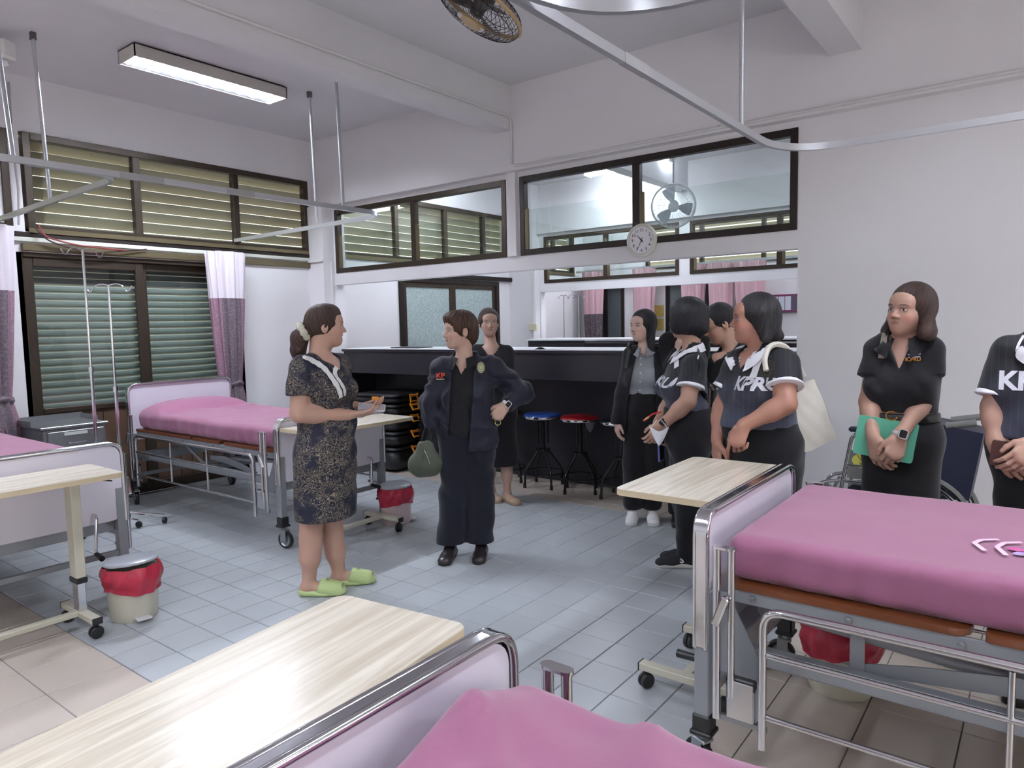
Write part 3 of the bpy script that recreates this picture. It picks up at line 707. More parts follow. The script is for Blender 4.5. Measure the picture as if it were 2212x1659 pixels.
# ------------------------------------------------------------ steel bedside cabinet
t = thing('bedside_cabinet', 'stainless steel bedside cabinet below the left shutter door', 'cabinet', (-6.10, 2.20, 0), 0)
MB().box(-.24, .22, -.22, .22, .08, .765, b=.006).build('body', STEEL, t)
tp = MB(); tp.box(-.25, .24, -.235, .235, .765, .785, b=.004).box(-.25, -.238, -.235, .235, .785, .83).box(-.25, .05, -.235, -.223, .785, .82).box(-.25, .05, .223, .235, .785, .82)
tp.build('top_tray', STEEL, t)
for z0, z1 in ((.56, .745), (.10, .53)):
    d = MB().box(.221, .236, -.19, .2, z0, z1, b=.003).build('drawer' if z0 > .5 else 'door', STEEL, t)
    MB().tube(fillet([(.236, -.06, (z0+z1)/2 if z0 > .5 else .48), (.262, -.06, (z0+z1)/2 if z0 > .5 else .48), (.262, .06, (z0+z1)/2 if z0 > .5 else .48), (.236, .06, (z0+z1)/2 if z0 > .5 else .48)], .01, 3), .005, 8).build('handle', CHROME, d, 40)
    MB().box(.236, .239, -.08, .08, z1-.035, z1-.012).build('label_holder', mat('pale label', (205, 208, 208), .5), d)
for x in (-.2, .19):
    for y in (-.19, .19): MB().cyl((x, y, 0), (x, y, .08), .018, 10).build('leg', BLK, t, 40)
# ------------------------------------------------------------ drip stands
def drip_stand(label, loc, top, rz):
    t = thing('drip_stand', label, 'drip stand', loc, rz, 'drip stands by the shutter door')
    MB().cyl((0, 0, .12), (0, 0, top*.58), .0125, 10).build('outer_pole', CHROME, t, 40)
    MB().cyl((0, 0, top*.56), (0, 0, top), .009, 10).build('inner_pole', CHROME, t, 40)
    MB().cyl((0, 0, top*.57), (0, 0, top*.57+.04), .019, 12).build('clamp', CHROME, t, 40)
    for s in (-1, 1):
        MB().tube(fillet([(0, 0, top), (0, s*.05, top+.012), (0, s*.10, top+.0), (0, s*.13, top-.05), (0, s*.155, top-.035), (0, s*.17, top-.005)], .03, 4), .0045, 6).build('hook', CHROME, t, 40)
    for k in range(4):
        a = k*PI/2+.4; MB().tube([(0, 0, .13), (.12*math.cos(a), .12*math.sin(a), .10), (.27*math.cos(a), .27*math.sin(a), .065)], .011, 8).build('leg', CHROME, t, 40)
        MB().lathe([(.003, -.01), (.025, -.01), (.025, .01), (.003, .01)], n=14, M=Matrix.Translation((.27*math.cos(a), .27*math.sin(a), .03)) @ Matrix.Rotation(PI/2, 4, 'X')).build('caster', BLK, t, 40)
    return t
drip_stand('tall chrome drip stand in front of the shutter door', (-5.62, 2.24, 0), 2.08, .3)
drip_stand('shorter chrome drip stand beside the tall one', (-5.50, 2.35, 0), 1.82, -.9)
# ------------------------------------------------------------ curtains
def curtain_mat(name, c1_, c2_, sc, st):
    m = mat(name, c1_, .85); nt = m.node_tree; N = nt.nodes; L = nt.links
    tc = N.new('ShaderNodeTexCoord'); mp = N.new('ShaderNodeMapping'); mp.inputs['Scale'].default_value = st; L.new(tc.outputs['Object'], mp.inputs[0])
    w = N.new('ShaderNodeTexVoronoi'); w.feature = 'DISTANCE_TO_EDGE'; w.inputs['Scale'].default_value = sc; L.new(mp.outputs[0], w.inputs['Vector'])
    r = N.new('ShaderNodeValToRGB'); r.color_ramp.elements[0].position = .0; r.color_ramp.elements[0].color = srgb(*c2_); r.color_ramp.elements[1].position = .07; r.color_ramp.elements[1].color = srgb(*c1_)
    L.new(w.outputs['Distance'], r.inputs[0]); L.new(r.outputs[0], N['Principled BSDF'].inputs['Base Color']); return m
C_MAUVE = curtain_mat('mauve patterned curtain', (136, 106, 120), (158, 130, 144), 20, (1, 1, 1.6))
C_BROWN = curtain_mat('brown patterned curtain', (98, 86, 94), (124, 112, 122), 20, (1, 1, 1.6))
C_WHITE = mat('white curtain netting', (214, 206, 214), .85, bump=.2, bscale=120)
C_PINK = mat('pink curtain top', (206, 168, 176), .85); C_DARKP = curtain_mat('dark patterned curtain band', (84, 72, 80), (130, 116, 124), 16, (1, 1, 1.6))
def curtain(label, loc, rz, w, d, top, split, tie, bottom, mats, cat='curtain', group=None, folds=9, seed=0, waist=.55, pale=None):
    t = thing('curtain', label, cat, loc, rz, group)
    def rad(z):
        if z > tie: k = waist+(1-waist)*min(1, ((z-tie)/(top-tie))**.75)
        else: k = waist+.35*min(1, ((tie-z)/.35))**.8
        return k
    def fn_z(z0, z1):
        def fn(u, v):
            z = z0+(z1-z0)*v; a = 2*PI*u; k = rad(z)
            f = 1+.13*math.sin(a*folds+seed)+.06*math.sin(a*(folds*2+1)+z*2+seed)
            return (w/2*k*math.cos(a)*f, d/2*k*math.sin(a)*f, z)
        return fn
    MB().grid(fn_z(split, top), 120, 12).build('netting_header', mats[0], t, True)
    MB().grid(fn_z(bottom, split), 120, 30).build('curtain_cloth', mats[1], t, True)
    if len(mats) > 2:
        def fn2(u, v):
            z = bottom+(split-bottom)*v; a = -PI*.20+PI*.42*u; k = rad(z); f = 1+.13*math.sin(a*folds+seed)+.06*math.sin(a*(folds*2+1)+z*2+seed)
            return ((w/2*k*f+.006)*math.cos(a), (d/2*k*f+.006)*math.sin(a), z)
        MB().grid(fn2, 30, 30).build('brown_border', mats[2], t, True)
    if tie > bottom+.1:
        k = rad(tie)*1.08
        MB().tube([(w/2*k*math.cos(2*PI*i/24), d/2*k*math.sin(2*PI*i/24), tie+.01*math.sin(i)) for i in range(24)], .022, 8, closed=True).build('tie_band', mats[-1], t, True)
    return t
curtain('gathered mauve and white curtain hanging beside the shutter door', (-6.32, 3.77, 0), 0, .20, .36, 2.22, 1.78, .96, .30, (C_WHITE, C_MAUVE, C_BROWN), seed=1)
curtain('gathered mauve and white curtain at the left edge of the view', (-6.34, 1.84, 0), 0, .20, .36, 2.30, 1.81, .98, .30, (C_WHITE, C_MAUVE, C_BROWN), seed=2)
# ------------------------------------------------------------ curtain tracks with hanger rods
ALU = mat('satin aluminium track', (206, 208, 212), .3, .75)
ZT = 2.345
def track(t, pts, fl=.25, name='track'):
    p = fillet(pts, fl, 10); n = len(p); vs = []; w, h = .012, .034
    for i, q in enumerate(p):
        a = p[max(0, i-1)]; b = p[min(n-1, i+1)]; d = (b-a).normalized(); s = Vector((-d.y, d.x, 0))*w
        vs += [q-s, q+s, q+s+Vector((0, 0, h)), q-s+Vector((0, 0, h))]
    fs = []
    for i in range(n-1):
        o = i*4
        for k in range(4): fs.append((o+k, o+(k+1) % 4, o+4+(k+1) % 4, o+4+k))
    fs += [(0, 1, 2, 3), (4*n-4, 4*n-3, 4*n-2, 4*n-1)]
    return MB().add(vs, fs).build(name, ALU, t, 30)
def rod(t, top, bot):
    r = MB().cyl(top, bot, .0125, 10).build('hanger_rod', ALU, t, 40)
    MB().box(top[0]-.016, top[0]+.016, top[1]-.016, top[1]+.016, top[2]-.05, top[2]).build('ceiling_socket', mat('grey socket', (96, 94, 96), .5), r)
def joiner(t, a, b):
    a, b = Vector(a), Vector(b); d = (b-a).normalized(); s = Vector((-d.y, d.x, 0))*.0135; z = Vector((0, 0, .037))
    vs = [a-s, a+s, b+s, b-s, a-s+z, a+s+z, b+s+z, b-s+z]
    MB().add(vs, [(0, 1, 2, 3), (4, 7, 6, 5), (0, 4, 5, 1), (1, 5, 6, 2), (2, 6, 7, 3), (3, 7, 4, 0)]).build('joiner', mat('grey joiner', (172, 172, 174), .4, .3), t)
t = thing('curtain_track', 'aluminium curtain track looping over the bed under the shutters', 'curtain track', (0, 0, 0), 0)
XA = -4.22
track(t, [(X1+.02, 3.99, ZT), (XA, 3.92, ZT), (XA, 1.15, ZT), (XA, -1.6, ZT)], .22)
joiner(t, (XA, 2.55, ZT-.001), (XA, 2.75, ZT-.001)); joiner(t, (XA, 1.9, ZT-.001), (XA, 2.15, ZT-.001))
rod(t, (-5.13, 3.93, CZ), (-5.13, 3.95, ZT+.03)); rod(t, (-4.40, 3.62, CZ), (XA-.03, 3.52, ZT+.03)); rod(t, (-4.62, 1.46, CZ), (XA-.04, 1.40, ZT+.03))
t = thing('curtain_track', 'aluminium curtain track looping over the far left bed', 'curtain track', (0, 0, 0), 0)
track(t, [(X1+.02, 2.0, ZT), (XA-.026, 1.93, ZT), (XA-.026, 1.45, ZT)], .22)
rod(t, (-5.52, 1.985, CZ), (-5.42, 1.98, ZT+.03))
XT = -1.185
t = thing('curtain_track', 'aluminium curtain track bending over the right bed', 'curtain track', (0, 0, 0), 0)
track(t, [(XT, -1.2, ZT), (XT, 4.0, ZT), (XR-.1, 4.02, ZT)], .38)
joiner(t, (XT, 2.2, ZT-.001), (XT, 2.38, ZT-.001)); rod(t, (XT, 3.36, CZ), (XT, 3.36, ZT+.03)); rod(t, (1.0, 4.02, CZ), (1.0, 4.02, ZT+.03))
t = thing('curtain_track', 'aluminium curtain track curving over the nearest bed', 'curtain track', (0, 0, 0), 0)
track(t, [(XT+.026, .9, ZT), (XT+.026, 1.93, ZT), (XR-.1, 1.96, ZT)], .45)
rod(t, (1.0, 1.95, CZ), (1.0, 1.95, ZT+.03)); rod(t, (-.3, 1.95, CZ), (-.3, 1.95, ZT+.03))
# ------------------------------------------------------------ ceiling fans
def orbit_fan(label, loc, axis, scale, cage, blade, hubm, nw=44, group=None):
    t = thing('ceiling_fan', label, 'fan', loc, 0, group)
    z = Vector(axis).normalized(); x = z.orthogonal().normalized(); y = z.cross(x)
    M = Matrix((x, y, z)).transposed().to_4x4() @ Matrix.Scale(scale, 4)
    T = lambda p: M @ Vector(p)
    R = .225
    def prof(s, front):   # cage outline: s 0..1 from centre to rim
        return (R*max(0, math.sin(s*PI/2))**.9, (.085 if front else -.07)*max(0, math.cos(s*PI/2))**.8)
    for front in (True, False):
        g = MB()
        for k in range(nw):
            a = 2*PI*k/nw; pts = []
            for i in range(7):
                r_, z_ = prof(.2+.8*i/6, front); aa = a+(.25*i/6 if front else 0); pts.append(T((r_*math.cos(aa), r_*math.sin(aa), z_)))
            g.tube(pts, .0014*scale, 4, cap=False)
        for s_ in (.45, .75):
            r_, z_ = prof(s_, front); g.tube([T((r_*math.cos(2*PI*i/32), r_*math.sin(2*PI*i/32), z_)) for i in range(32)], .0016*scale, 4, closed=True)
        g.build('front_grille' if front else 'rear_grille', cage, t)['kind'] = 'stuff'
    MB().tube([T((R*math.cos(2*PI*i/40), R*math.sin(2*PI*i/40), 0)) for i in range(40)], .010*scale, 8, closed=True).build('rim_band', hubm, t, True)
    MB().lathe([(.002, .094), (.05, .092), (.055, .086), (.05, .08)], n=24, M=M).build('centre_badge', hubm, t, 40)
    MB().lathe([(.003, .05), (.03, .045), (.034, .0), (.05, -.02), (.055, -.07), (.05, -.15), (.02, -.165), (.003, -.17)], n=20, M=M).build('motor', blade, t, 40)
    for k in range(3):
        def fn(u, v):
            rr = .03+.165*u; a = k*2*PI/3+(v-.5)*(.55+.9*u*(1.15-u)); return T((rr*math.cos(a), rr*math.sin(a), .015+.03*(v-.5)))
        MB().grid(fn, 8, 6).build('blade', blade, t, True)
    p = T((0, 0, -.16)); tgt = Vector((p.x-loc[0]*0, p.y, 0))
    up = Vector((p.x, p.y, 0)); top = CZ-loc[2]
    MB().tube(fillet([p, p+Vector((0, 0, .05))+(-z)*.02, Vector((0, 0, top-.10)), Vector((0, 0, top))], .04, 4), .012, 8).build('down_rod', blade, t, 40)
    MB().lathe([(.06, 0), (.055, -.03), (.02, -.05)], (0, 0, top), 18).build('ceiling_rose', hubm, t, 40)
    return t
orbit_fan('black caged ceiling fan with beige rim hanging at the top', (-2.36, 2.88, 3.08), (-.42, -.30, -.85), 1.06, mat('black wire', (26, 24, 24), .4, .3), mat('dark smoke blade', (58, 52, 52), .3), mat('beige fan plastic', (176, 152, 112), .4))
orbit_fan('white caged fan on the ceiling of the next room', (-3.517, 7.74, 2.80), (.38, -.85, -.25), 1.1, mat('white wire', (190, 192, 196), .4, .3), mat('pale blade', (176, 180, 188), .3), mat('pale fan plastic', (196, 198, 202), .4), 30)
# ------------------------------------------------------------ wall clock
t = thing('wall_clock', 'round white wall clock on the lintel between the inner windows', 'clock', (-2.535, Y2-.013, 2.10), 0)
MC = Matrix.Rotation(PI/2, 4, 'X')
MB().lathe([(.003, -.012), (.118, -.012), (.126, -.004), (.127, .012), (.120, .026), (.112, .028), (.106, .02), (.106, .012)], n=48, M=MC, cap=False).build('case', mat('ivory plastic', (222, 220, 208), .35), t, 40)
MB().lathe([(.001, .010), (.108, .010)], n=48, M=MC, cap=False).build('dial', mat('white dial', (236, 236, 240), .5), t)
INK = mat('black ink', (24, 24, 26), .5)
for n in range(1, 13):
    a = PI/2-n*PI/6; text_mesh('numeral', str(n), .034, INK, t, Matrix.Translation((.078*math.cos(a), -.0112, .078*math.sin(a))) @ MC, .0003)
def hand(name, ang, L, w):
    a = PI/2-math.radians(ang); d = Vector((math.cos(a), 0, math.sin(a))); s = Vector((-d.z, 0, d.x))*w/2; o = Vector((0, -.014, 0))
    MB().add([o-d*.02-s, o+d*L-s*.4, o+d*L+s*.4, o-d*.02+s], [(0, 1, 2, 3)]).build(name, INK, t)
hand('hour_hand', 317, .055, .009); hand('minute_hand', 206, .082, .006)
# ------------------------------------------------------------ counter in the opening
BLKLAM = mat('black laminate', (33, 30, 38), .42, var=.08, vscale=40); WTOP = mat('white laminate', (232, 232, 236), .3)
def counter(label, x0, x1, y, side, depth=.62, z=1.25):
    t = thing('service_counter', label, 'counter', (0, 0, 0), 0)
    MB().box(x0, x1, y+side*.44-.015, y+side*.44+.015, 0, z-.03).build('kick_panel', BLKLAM, t)
    MB().box(x0, x1, y, y+side*.02, z-.262, z-.03, b=.002).build('apron', BLKLAM, t)
    MB().box(x0-.01, x1+.01, y-side*.02, y+side*depth, z-.032, z-.006, b=.002).build('edge_band', BLKLAM, t)
    MB().box(x0-.008, x1+.008, y-side*.018, y+side*depth*.995, z-.0065, z, b=.002).build('worktop', WTOP, t)
    for x in (x0+.01, (x0+x1)/2, x1-.03): MB().box(x, x+.02, y+side*.02, y+side*.44, 0 if x != (x0+x1)/2 else z-.25, z-.03).build('side_panel', BLKLAM, t)
    return t
counter('long black service counter with a white top under the inner windows', -6.16, -1.40, Y2+.005, 1)
t = thing('service_counter', 'black counter with white top against the far partition, seen over the near counter', 'counter', (0, 0, 0), 0)
MB().box(-5.9, -1.35, YP-.55, YP-.53, 0, 1.24).build('front_panel', BLKLAM, t)
for k in range(9): MB().box(-5.88+k*.5, -5.4+k*.5, YP-.562, YP-.55, .3, 1.2, b=.003).build('door', BLKLAM, t)
MB().box(-5.92, -1.33, YP-.57, YP+.25, 1.24, 1.262, b=.003).build('worktop', WTOP, t)
t = thing('desk_cabinet', 'small black cabinet with a round knob behind the service counter', 'cabinet', (0, 0, 0), 0)
MB().box(-4.05, -3.45, 6.6, 7.1, 0, 1.28, b=.004).build('body', BLKLAM, t)
d_ = MB().box(-4.02, -3.48, 6.585, 6.6, 1.12, 1.26, b=.003).build('drawer', BLKLAM, t)
MB().lathe([(.004, 0), (.016, .004), (.014, .014), (.004, .018)], n=12, M=Matrix.Translation((-3.75, 6.585, 1.19)) @ Matrix.Rotation(PI/2, 4, 'X')).build('knob', CHROME, d_, 40)
t = thing('desk_cabinet', 'low black desk unit with an open shelf at the rear of the next room', 'cabinet', (0, 0, 0), 0)
MB().box(-3.4, -1.5, 7.0, 7.5, 0, 1.24, b=.004).build('body', BLKLAM, t); MB().box(-3.3, -2.9, 6.99, 7.0, 1.05, 1.22, b=.003).build('drawer', BLKLAM, t)
tag(MB().box(-5.55, -5.15, 5.15, 5.38, 1.25, 1.262, b=.003).build('folder', mat('dark folder', (60, 62, 66), .5), None), 'thin dark folder lying on the left of the service counter', 'folder')
def pap(u, v): return (-3.72+.34*u, 5.06+.22*v, 1.252+.022*math.exp(-((u-.5)/.12)**2)*(1-v*.5))
tag(MB().grid(pap, 16, 6).build('paper_sheet', mat('white paper', (238, 238, 240), .7), None, True), 'creased white paper lying on the service counter', 'paper')
def pap2(u, v): return (-4.62+.44*u, 5.06+.25*v, 1.252+.010*math.exp(-((u-.6)/.2)**2))
tag(MB().grid(pap2, 16, 6).build('paper_sheet', mat('white paper', (238, 238, 240), .7), None, True), 'flat white papers on the counter behind the woman in the jacket', 'paper')
# ------------------------------------------------------------ stools
def stool(label, loc, col, rz):
    t = thing('stool', label, 'stool', loc, rz, 'round stools under the counter')
    MB().lathe([(.004, .625), (.155, .625), (.170, .635), (.172, .65), (.160, .664), (.12, .672), (.004, .675)], n=32).build('seat', col, t, 50)
    MB().lathe([(.171, .628), (.1735, .632), (.1735, .645), (.171, .648)], n=32, cap=False).build('seat_rim', CHROME, t, 50)
    K = mat('black gloss tube', (20, 20, 22), .25)
    MB().cyl((0, 0, .33), (0, 0, .625), .018, 12).build('screw_post', K, t, 40)
    for k in range(3): MB().cyl((.05*math.cos(k*2.094), .05*math.sin(k*2.094), .40), (.05*math.cos(k*2.094), .05*math.sin(k*2.094), .62), .006, 6).build('guide_rod', K, t, 40)
    MB().lathe([(.02, .325), (.065, .33), (.065, .345), (.02, .35)], n=16).build('hub_plate', K, t, 40)
    for k in range(4):
        a = PI/4+k*PI/2; c, s = math.cos(a), math.sin(a)
        l = MB().tube(fillet([(.04*c, .04*s, .34), (.175*c, .175*s, .16), (.185*c, .185*s, .0)], .04, 4), .0105, 8).build('leg', K, t, 40)
        MB().cyl((.185*c, .185*s, 0), (.185*c, .185*s, .035), .015, 8).build('rubber_foot', BLK, l, 40)
    MB().tube([(.178*math.cos(2*PI*i/36), .178*math.sin(2*PI*i/36), .13) for i in range(36)], .007, 6, closed=True).build('foot_ring', K, t, 40)
    return t
stool('round stool with a blue vinyl seat under the counter', (-3.63, 5.19, 0), mat('blue vinyl', (32, 62, 130), .22), .2)
rs = stool('round stool with a red vinyl seat under the counter', (-3.24, 5.20, 0), mat('red vinyl', (150, 20, 32), .22), .5)
MB().lathe([(.006, .53), (.03, .56), (.042, .60), (.05, .625)], (.09, -.05, 0), 10).build('plastic_wrap', mat('scrunched clear plastic', (110, 112, 118), .2), rs, True)
stool('round stool with a black seat beside the woman in the blazer', (-2.83, 5.19, 0), mat('black vinyl', (30, 30, 34), .22), .1)
stool('round black stool partly hidden behind the woman in the dark jacket', (-4.06, 5.19, 0), mat('black vinyl', (30, 30, 34), .22), .7)
stool('round black stool behind the woman with the bobbed hair', (-2.2, 5.18, 0), mat('black vinyl', (30, 30, 34), .22), .3)
# ------------------------------------------------------------ black tote stack with orange clips
t = thing('storage_box_stack', 'stack of black storage boxes with orange clips under the counter', 'storage box', (-5.50, 5.12, 0), 0)
zs = [.02, .26, .42, .58, .70, .80]
for k in range(5):
    z0, z1 = zs[k], zs[k+1]-.006
    bx = bm_obj('storage_box', rbox(.30, .29, (z1-z0)/2-.012, .03, 6, 6, 2), BLKP, t); bx.location = (0, 0, (z0+z1)/2-.01)
    ld = bm_obj('box_lid', rbox(.315, .305, .014, .012, 4, 4, 2), BLKP, bx); ld.location = (0, 0, (z1-z0)/2-.004)
    def clip(px, py, rz_, open_):
        M = Matrix.Translation((px, py, (z1-z0)/2-.01)) @ Matrix.Rotation(rz_, 4, 'Z') @ Matrix.Rotation(open_, 4, 'X')
        c = MB()
        for s_ in (-.055, .04): c.prism([(0, .02), (.012, .026), (.022, .0), (.045, -.03), (.052, -.05), (.044, -.052), (.032, -.034), (.010, -.004), (0, .0)], s_, s_+.014, M @ Matrix(((0, 0, 1, 0), (-1, 0, 0, 0), (0, 1, 0, 0), (0, 0, 0, 1))))
        c.box(-.055, .054, -.022, -.006, -.006, .018, M, b=.003).box(-.05, .05, -.05, -.040, -.05, -.036, M, b=.003)
        c.build('clip', ORANGE, bx, 30)
    clip(.315, -.02, PI/2, .55 if k == 4 else 0)
    if k >= 3:
        MB().box(.02, .13, -.318, -.304, -.045, .035, b=.004).build('clip', ORANGE, bx)
def bagf(u, v):
    a = 2*PI*u; z = .62*v; r_ = (.19*(1-.25*v**3)+.02*mnoise.noise(Vector((math.cos(a)*2, math.sin(a)*2, z*5))))*(1 if v < .9 else 1-(v-.9)*7); return (-5.02+r_*math.cos(a), 5.24+.85*r_*math.sin(a), z)
o = MB().grid(bagf, 40, 26).build('rubbish_bag', mat('black bin bag', (26, 27, 32), .22, bump=.6, bscale=22), None, True); tag(o, 'black plastic rubbish bag next to the storage boxes', 'bag')
# ------------------------------------------------------------ wheelchair by the right wall
t = thing('wheelchair', 'folded chrome wheelchair with a dark blue backrest against the right wall', 'wheelchair', (-.60, 4.62, 0), 0)
SP = mat('wheelchair chrome', (190, 192, 196), .18, 1); GREYR = mat('grey rubber', (120, 122, 120), .5); NAVYV = mat('navy vinyl', (26, 30, 52), .5)
for s in (-1, 1):
    y = s*.13; w = MB(); W = Matrix.Translation((.02, y+s*.035, .30)) @ Matrix.Rotation(PI/2, 4, 'X')
    tyre = MB().lathe([(.282, -.012), (.298, -.010), (.302, 0), (.298, .010), (.282, .012)], n=56, M=W, cap=False).build('rear_wheel', GREYR, t, 50)
    MB().lathe([(.268, -.009), (.284, -.010), (.284, .010), (.268, .009)], n=56, M=W, cap=False).build('wheel_rim', SP, tyre, 50)
    MB().tube([W @ Vector((.252*math.cos(2*PI*i/48), .252*math.sin(2*PI*i/48), -s*.028)) for i in range(48)], .0085, 6, closed=True).build('hand_rim', SP, tyre, 50)
    sp = MB()
    for k in range(20):
        a = 2*PI*k/20; sp.cyl(W @ Vector((.02*math.cos(a+.4), .02*math.sin(a+.4), 0)), W @ Vector((.27*math.cos(a), .27*math.sin(a), 0)), .0012, 4)
    sp.build('spokes', SP, tyre); MB().lathe([(.004, -.03), (.03, -.028), (.03, .028), (.004, .03)], n=16, M=W).build('hub', SP, tyre, 40)
    f = MB()
    f.tube(fillet([(-.52, y, .36), (-.50, y, .47), (-.40, y, .50), (-.05, y, .50)], .05, 5), .011, 8)
    f.tube(fillet([(-.42, y, .10), (-.36, y, .50), (-.31, y, .79), (-.18, y, .80), (-.10, y, .80)], .05, 5), .011, 8)
    f.tube(fillet([(-.44, y, .22), (-.30, y, .24), (.02, y, .24), (.02, y, .50)], .03, 4), .010, 8)
    f.tube([(-.34, y, .60), (0, y, .60)], .009, 8).tube(fillet([(.12, y, .25), (.14, y, .86), (.26, y, .89)], .06, 5), .011, 8).tube([(-.38, y, .39), (.13, y, .39)], .010, 8)
    f.tube([(-.55, y, .20), (-.43, y, .47)], .011, 8)
    f.build('side_frame', SP, t, 50)
    MB().tube([(.16, y, .868), (.30, y, .895)], .019, 10).build('push_handle', GREYR, t, 50)
    MB().box(-.33, -.06, y-.022, y+.022, .80, .83, b=.01).build('armrest_pad', NAVYV, t)
    MB().box(-.335, -.10, y-.004, y+.002, .52, .69).build('side_guard', mat('clear guard plate', (168, 168, 166), .2, .6), t)
    W2_ = Matrix.Translation((-.42, y, .10)) @ Matrix.Rotation(PI/2, 4, 'X')
    MB().lathe([(.004, -.014), (.08, -.014), (.10, -.010), (.10, .010), (.08, .014), (.004, .014)], n=28, M=W2_).build('front_caster', GREYR, t, 40)
    MB().box(-.60, -.46, y-.04, y+.03, .17, .19, b=.006).build('footplate', BLKP, t)
st_ = MB().prism([(.075*math.cos(2*PI*i/28), .045*math.sin(2*PI*i/28)) for i in range(28)], 0, .002, Matrix.Translation((-.235, -.1345, .632)) @ Matrix.Rotation(PI/2, 4, 'X')).build('oval_sticker', mat('yellow sticker', (196, 196, 90), .5), t)
text_mesh('sticker_letters', 'WELL', .026, INK, st_, Matrix.Translation((-.235, -.1368, .612)) @ Matrix.Rotation(PI/2, 4, 'X'), .0004, .0006)
text_mesh('sticker_logo', 'W', .06, mat('dark ochre', (140, 120, 40), .5), st_, Matrix.Translation((-.235, -.1366, .642)) @ Matrix.Rotation(PI/2, 4, 'X') @ Matrix.Scale(1.6, 4, (1, 0, 0)), .0004)
MB().box(-.34, .12, -.10, .10, .42, .47, b=.02).build('seat_sling', NAVYV, t)
o = MB().add([(.10, -.14, .88), (.335, -.15, .84), (.28, -.16, .47), (.08, -.15, .46), (.10, .14, .88), (.335, .13, .84), (.28, .12, .47), (.08, .13, .46)], [(0, 1, 2, 3), (4, 7, 6, 5), (0, 4, 5, 1), (1, 5, 6, 2), (2, 6, 7, 3), (3, 7, 4, 0)]).build('backrest_cover', NAVYV, t)
# ------------------------------------------------------------ small fittings
t = thing('emergency_light', 'white emergency light box with spot bulbs near the ceiling at the top left', 'emergency light', (-5.70, 1.80, 3.30), math.radians(20))
MB().box(-.16, .16, -.05, .05, .0, .12, b=.012).build('case', WHITE_PL, t); MB().box(-.02, .02, -.02, .02, .11, .20).build('ceiling_bracket', WHITE_PL, t)
for s in (-.09, .09): MB().lathe([(.003, 0), (.03, -.008), (.034, -.03), (.02, -.04), (.003, -.045)], (s, 0, 0), 16).build('spot_bulb', mat('frosted bulb', (230, 230, 232), .25), t, 40)
WIRE_D = mat('dark cable', (60, 40, 40), .5); WIRE_R = mat('red cable', (130, 50, 50), .5)
for k, (lb, mm, pts) in enumerate((('dark loose cable sagging under the left louvre window', WIRE_D, [(-6.44, 2.22, 2.33), (-6.42, 2.3, 2.22), (-6.44, 2.6, 2.14), (-6.43, 2.75, 2.16), (-6.45, 3.1, 2.21)]), ('red loose cable sagging under the left louvre window', WIRE_R, [(-6.43, 2.25, 2.34), (-6.41, 2.28, 2.25), (-6.42, 2.5, 2.2), (-6.43, 2.9, 2.185)]))):
    tag(MB().tube(fillet(pts, .12, 5), .006, 6).build('cable', mm, None, 40), lb, 'cable')
tag(MB().tube(fillet([(-6.47, 2.135, 3.42), (-6.47, 2.13, 3.05), (-6.44, 2.12, 2.9), (-6.45, 2.14, 2.6), (-6.44, 2.12, 2.33)], .03, 3), .009, 6).build('cable', mat('painted cable', (176, 172, 168), .5), None, 40), 'paint spattered cable running down beside the leftmost louvre', 'cable')
t = thing('corner_trunking', 'white trunking running down the corner pilaster', 'trunking', (0, 0, 0), 0)
MB().box(-6.262, -6.236, 4.965, 4.99, .9, 2.2, b=.003).build('vertical_run', WHITE_PL, t); MB().box(-6.50, -6.236, 4.845, 4.87, 2.19, 2.215, b=.003).build('horizontal_run', WHITE_PL, t)
t = thing('pillar_trunking', 'white trunking and switch box on the far pillar', 'trunking', (0, 0, 0), 0)
MB().box(-6.04, -6.01, YP-.20, YP-.18, 1.45, 2.3, b=.003).build('vertical_run', WHITE_PL, t); MB().box(-6.12, -5.98, YP-.23, YP-.18, 1.38, 1.48, b=.006).build('switch_box', mat('cream switch box', (212, 204, 176), .4), t)
# ------------------------------------------------------------ far ward seen through both openings
for n_, (px, Yc, w) in enumerate(((1281, 10.3, .36), (1391, 10.3, .36), (1498, 10.3, .37), (1558, 10.3, .38), (1620, 10.3, .42))):
    d = ray(px, 650); q = Vector((0, 0, CAM_H))+d*(Yc/d.y)
    pos = ('leftmost of', 'second from the left of', 'middle one of', 'second from the right of', 'rightmost of')[n_]
    curtain(pos+' the pink curtains hanging in the far ward', (q.x, Yc, 0), 0, w, w*.6, 2.32, 1.62 if n_ < 2 else 1.5, .9, .5, (C_PINK, C_DARKP), group='pink curtains in the far ward', seed=n_, folds=8, waist=.6)
t = thing('curtain_track', 'aluminium curtain track of the far ward holding pink curtains', 'curtain track', (0, 0, 0), 0)
track(t, [(X1+.05, 10.3, 2.32), (XR-.1, 10.3, 2.32)], .1)
for x in (-4.5, -2.5): rod(t, (x, 10.3, CZ), (x, 10.3, 2.35))
t = thing('notice_frame', 'purple framed notice board on the wall of the far ward', 'notice board', (0, 10.59, 0), 0)
d = ray(1699, 655); q = Vector((0, 0, CAM_H))+d*(10.59/d.y)
MB().box(q.x-.22, q.x+.22, -.03, .0, q.z-.13, q.z+.13, b=.004).build('frame', mat('purple frame', (120, 50, 88), .5), t)
for k in range(3): MB().box(q.x-.19+k*.09, q.x-.11+k*.09, -.034, -.03, q.z-.10, q.z+.10).build('pinned_paper', mat('pale paper', (206, 212, 222), .6), t)
MB().box(q.x+.08, q.x+.2, -.034, -.03, q.z-.11, q.z+.11).build('dark_panel', mat('grey violet card', (84, 74, 92), .6), t)
d = ray(1424, 686); q = Vector((0, 0, CAM_H))+d*(10.59/d.y)
t = thing('wall_poster', 'pair of ochre posters on the pillar of the far ward', 'poster', (q.x, 10.59, q.z), 0)
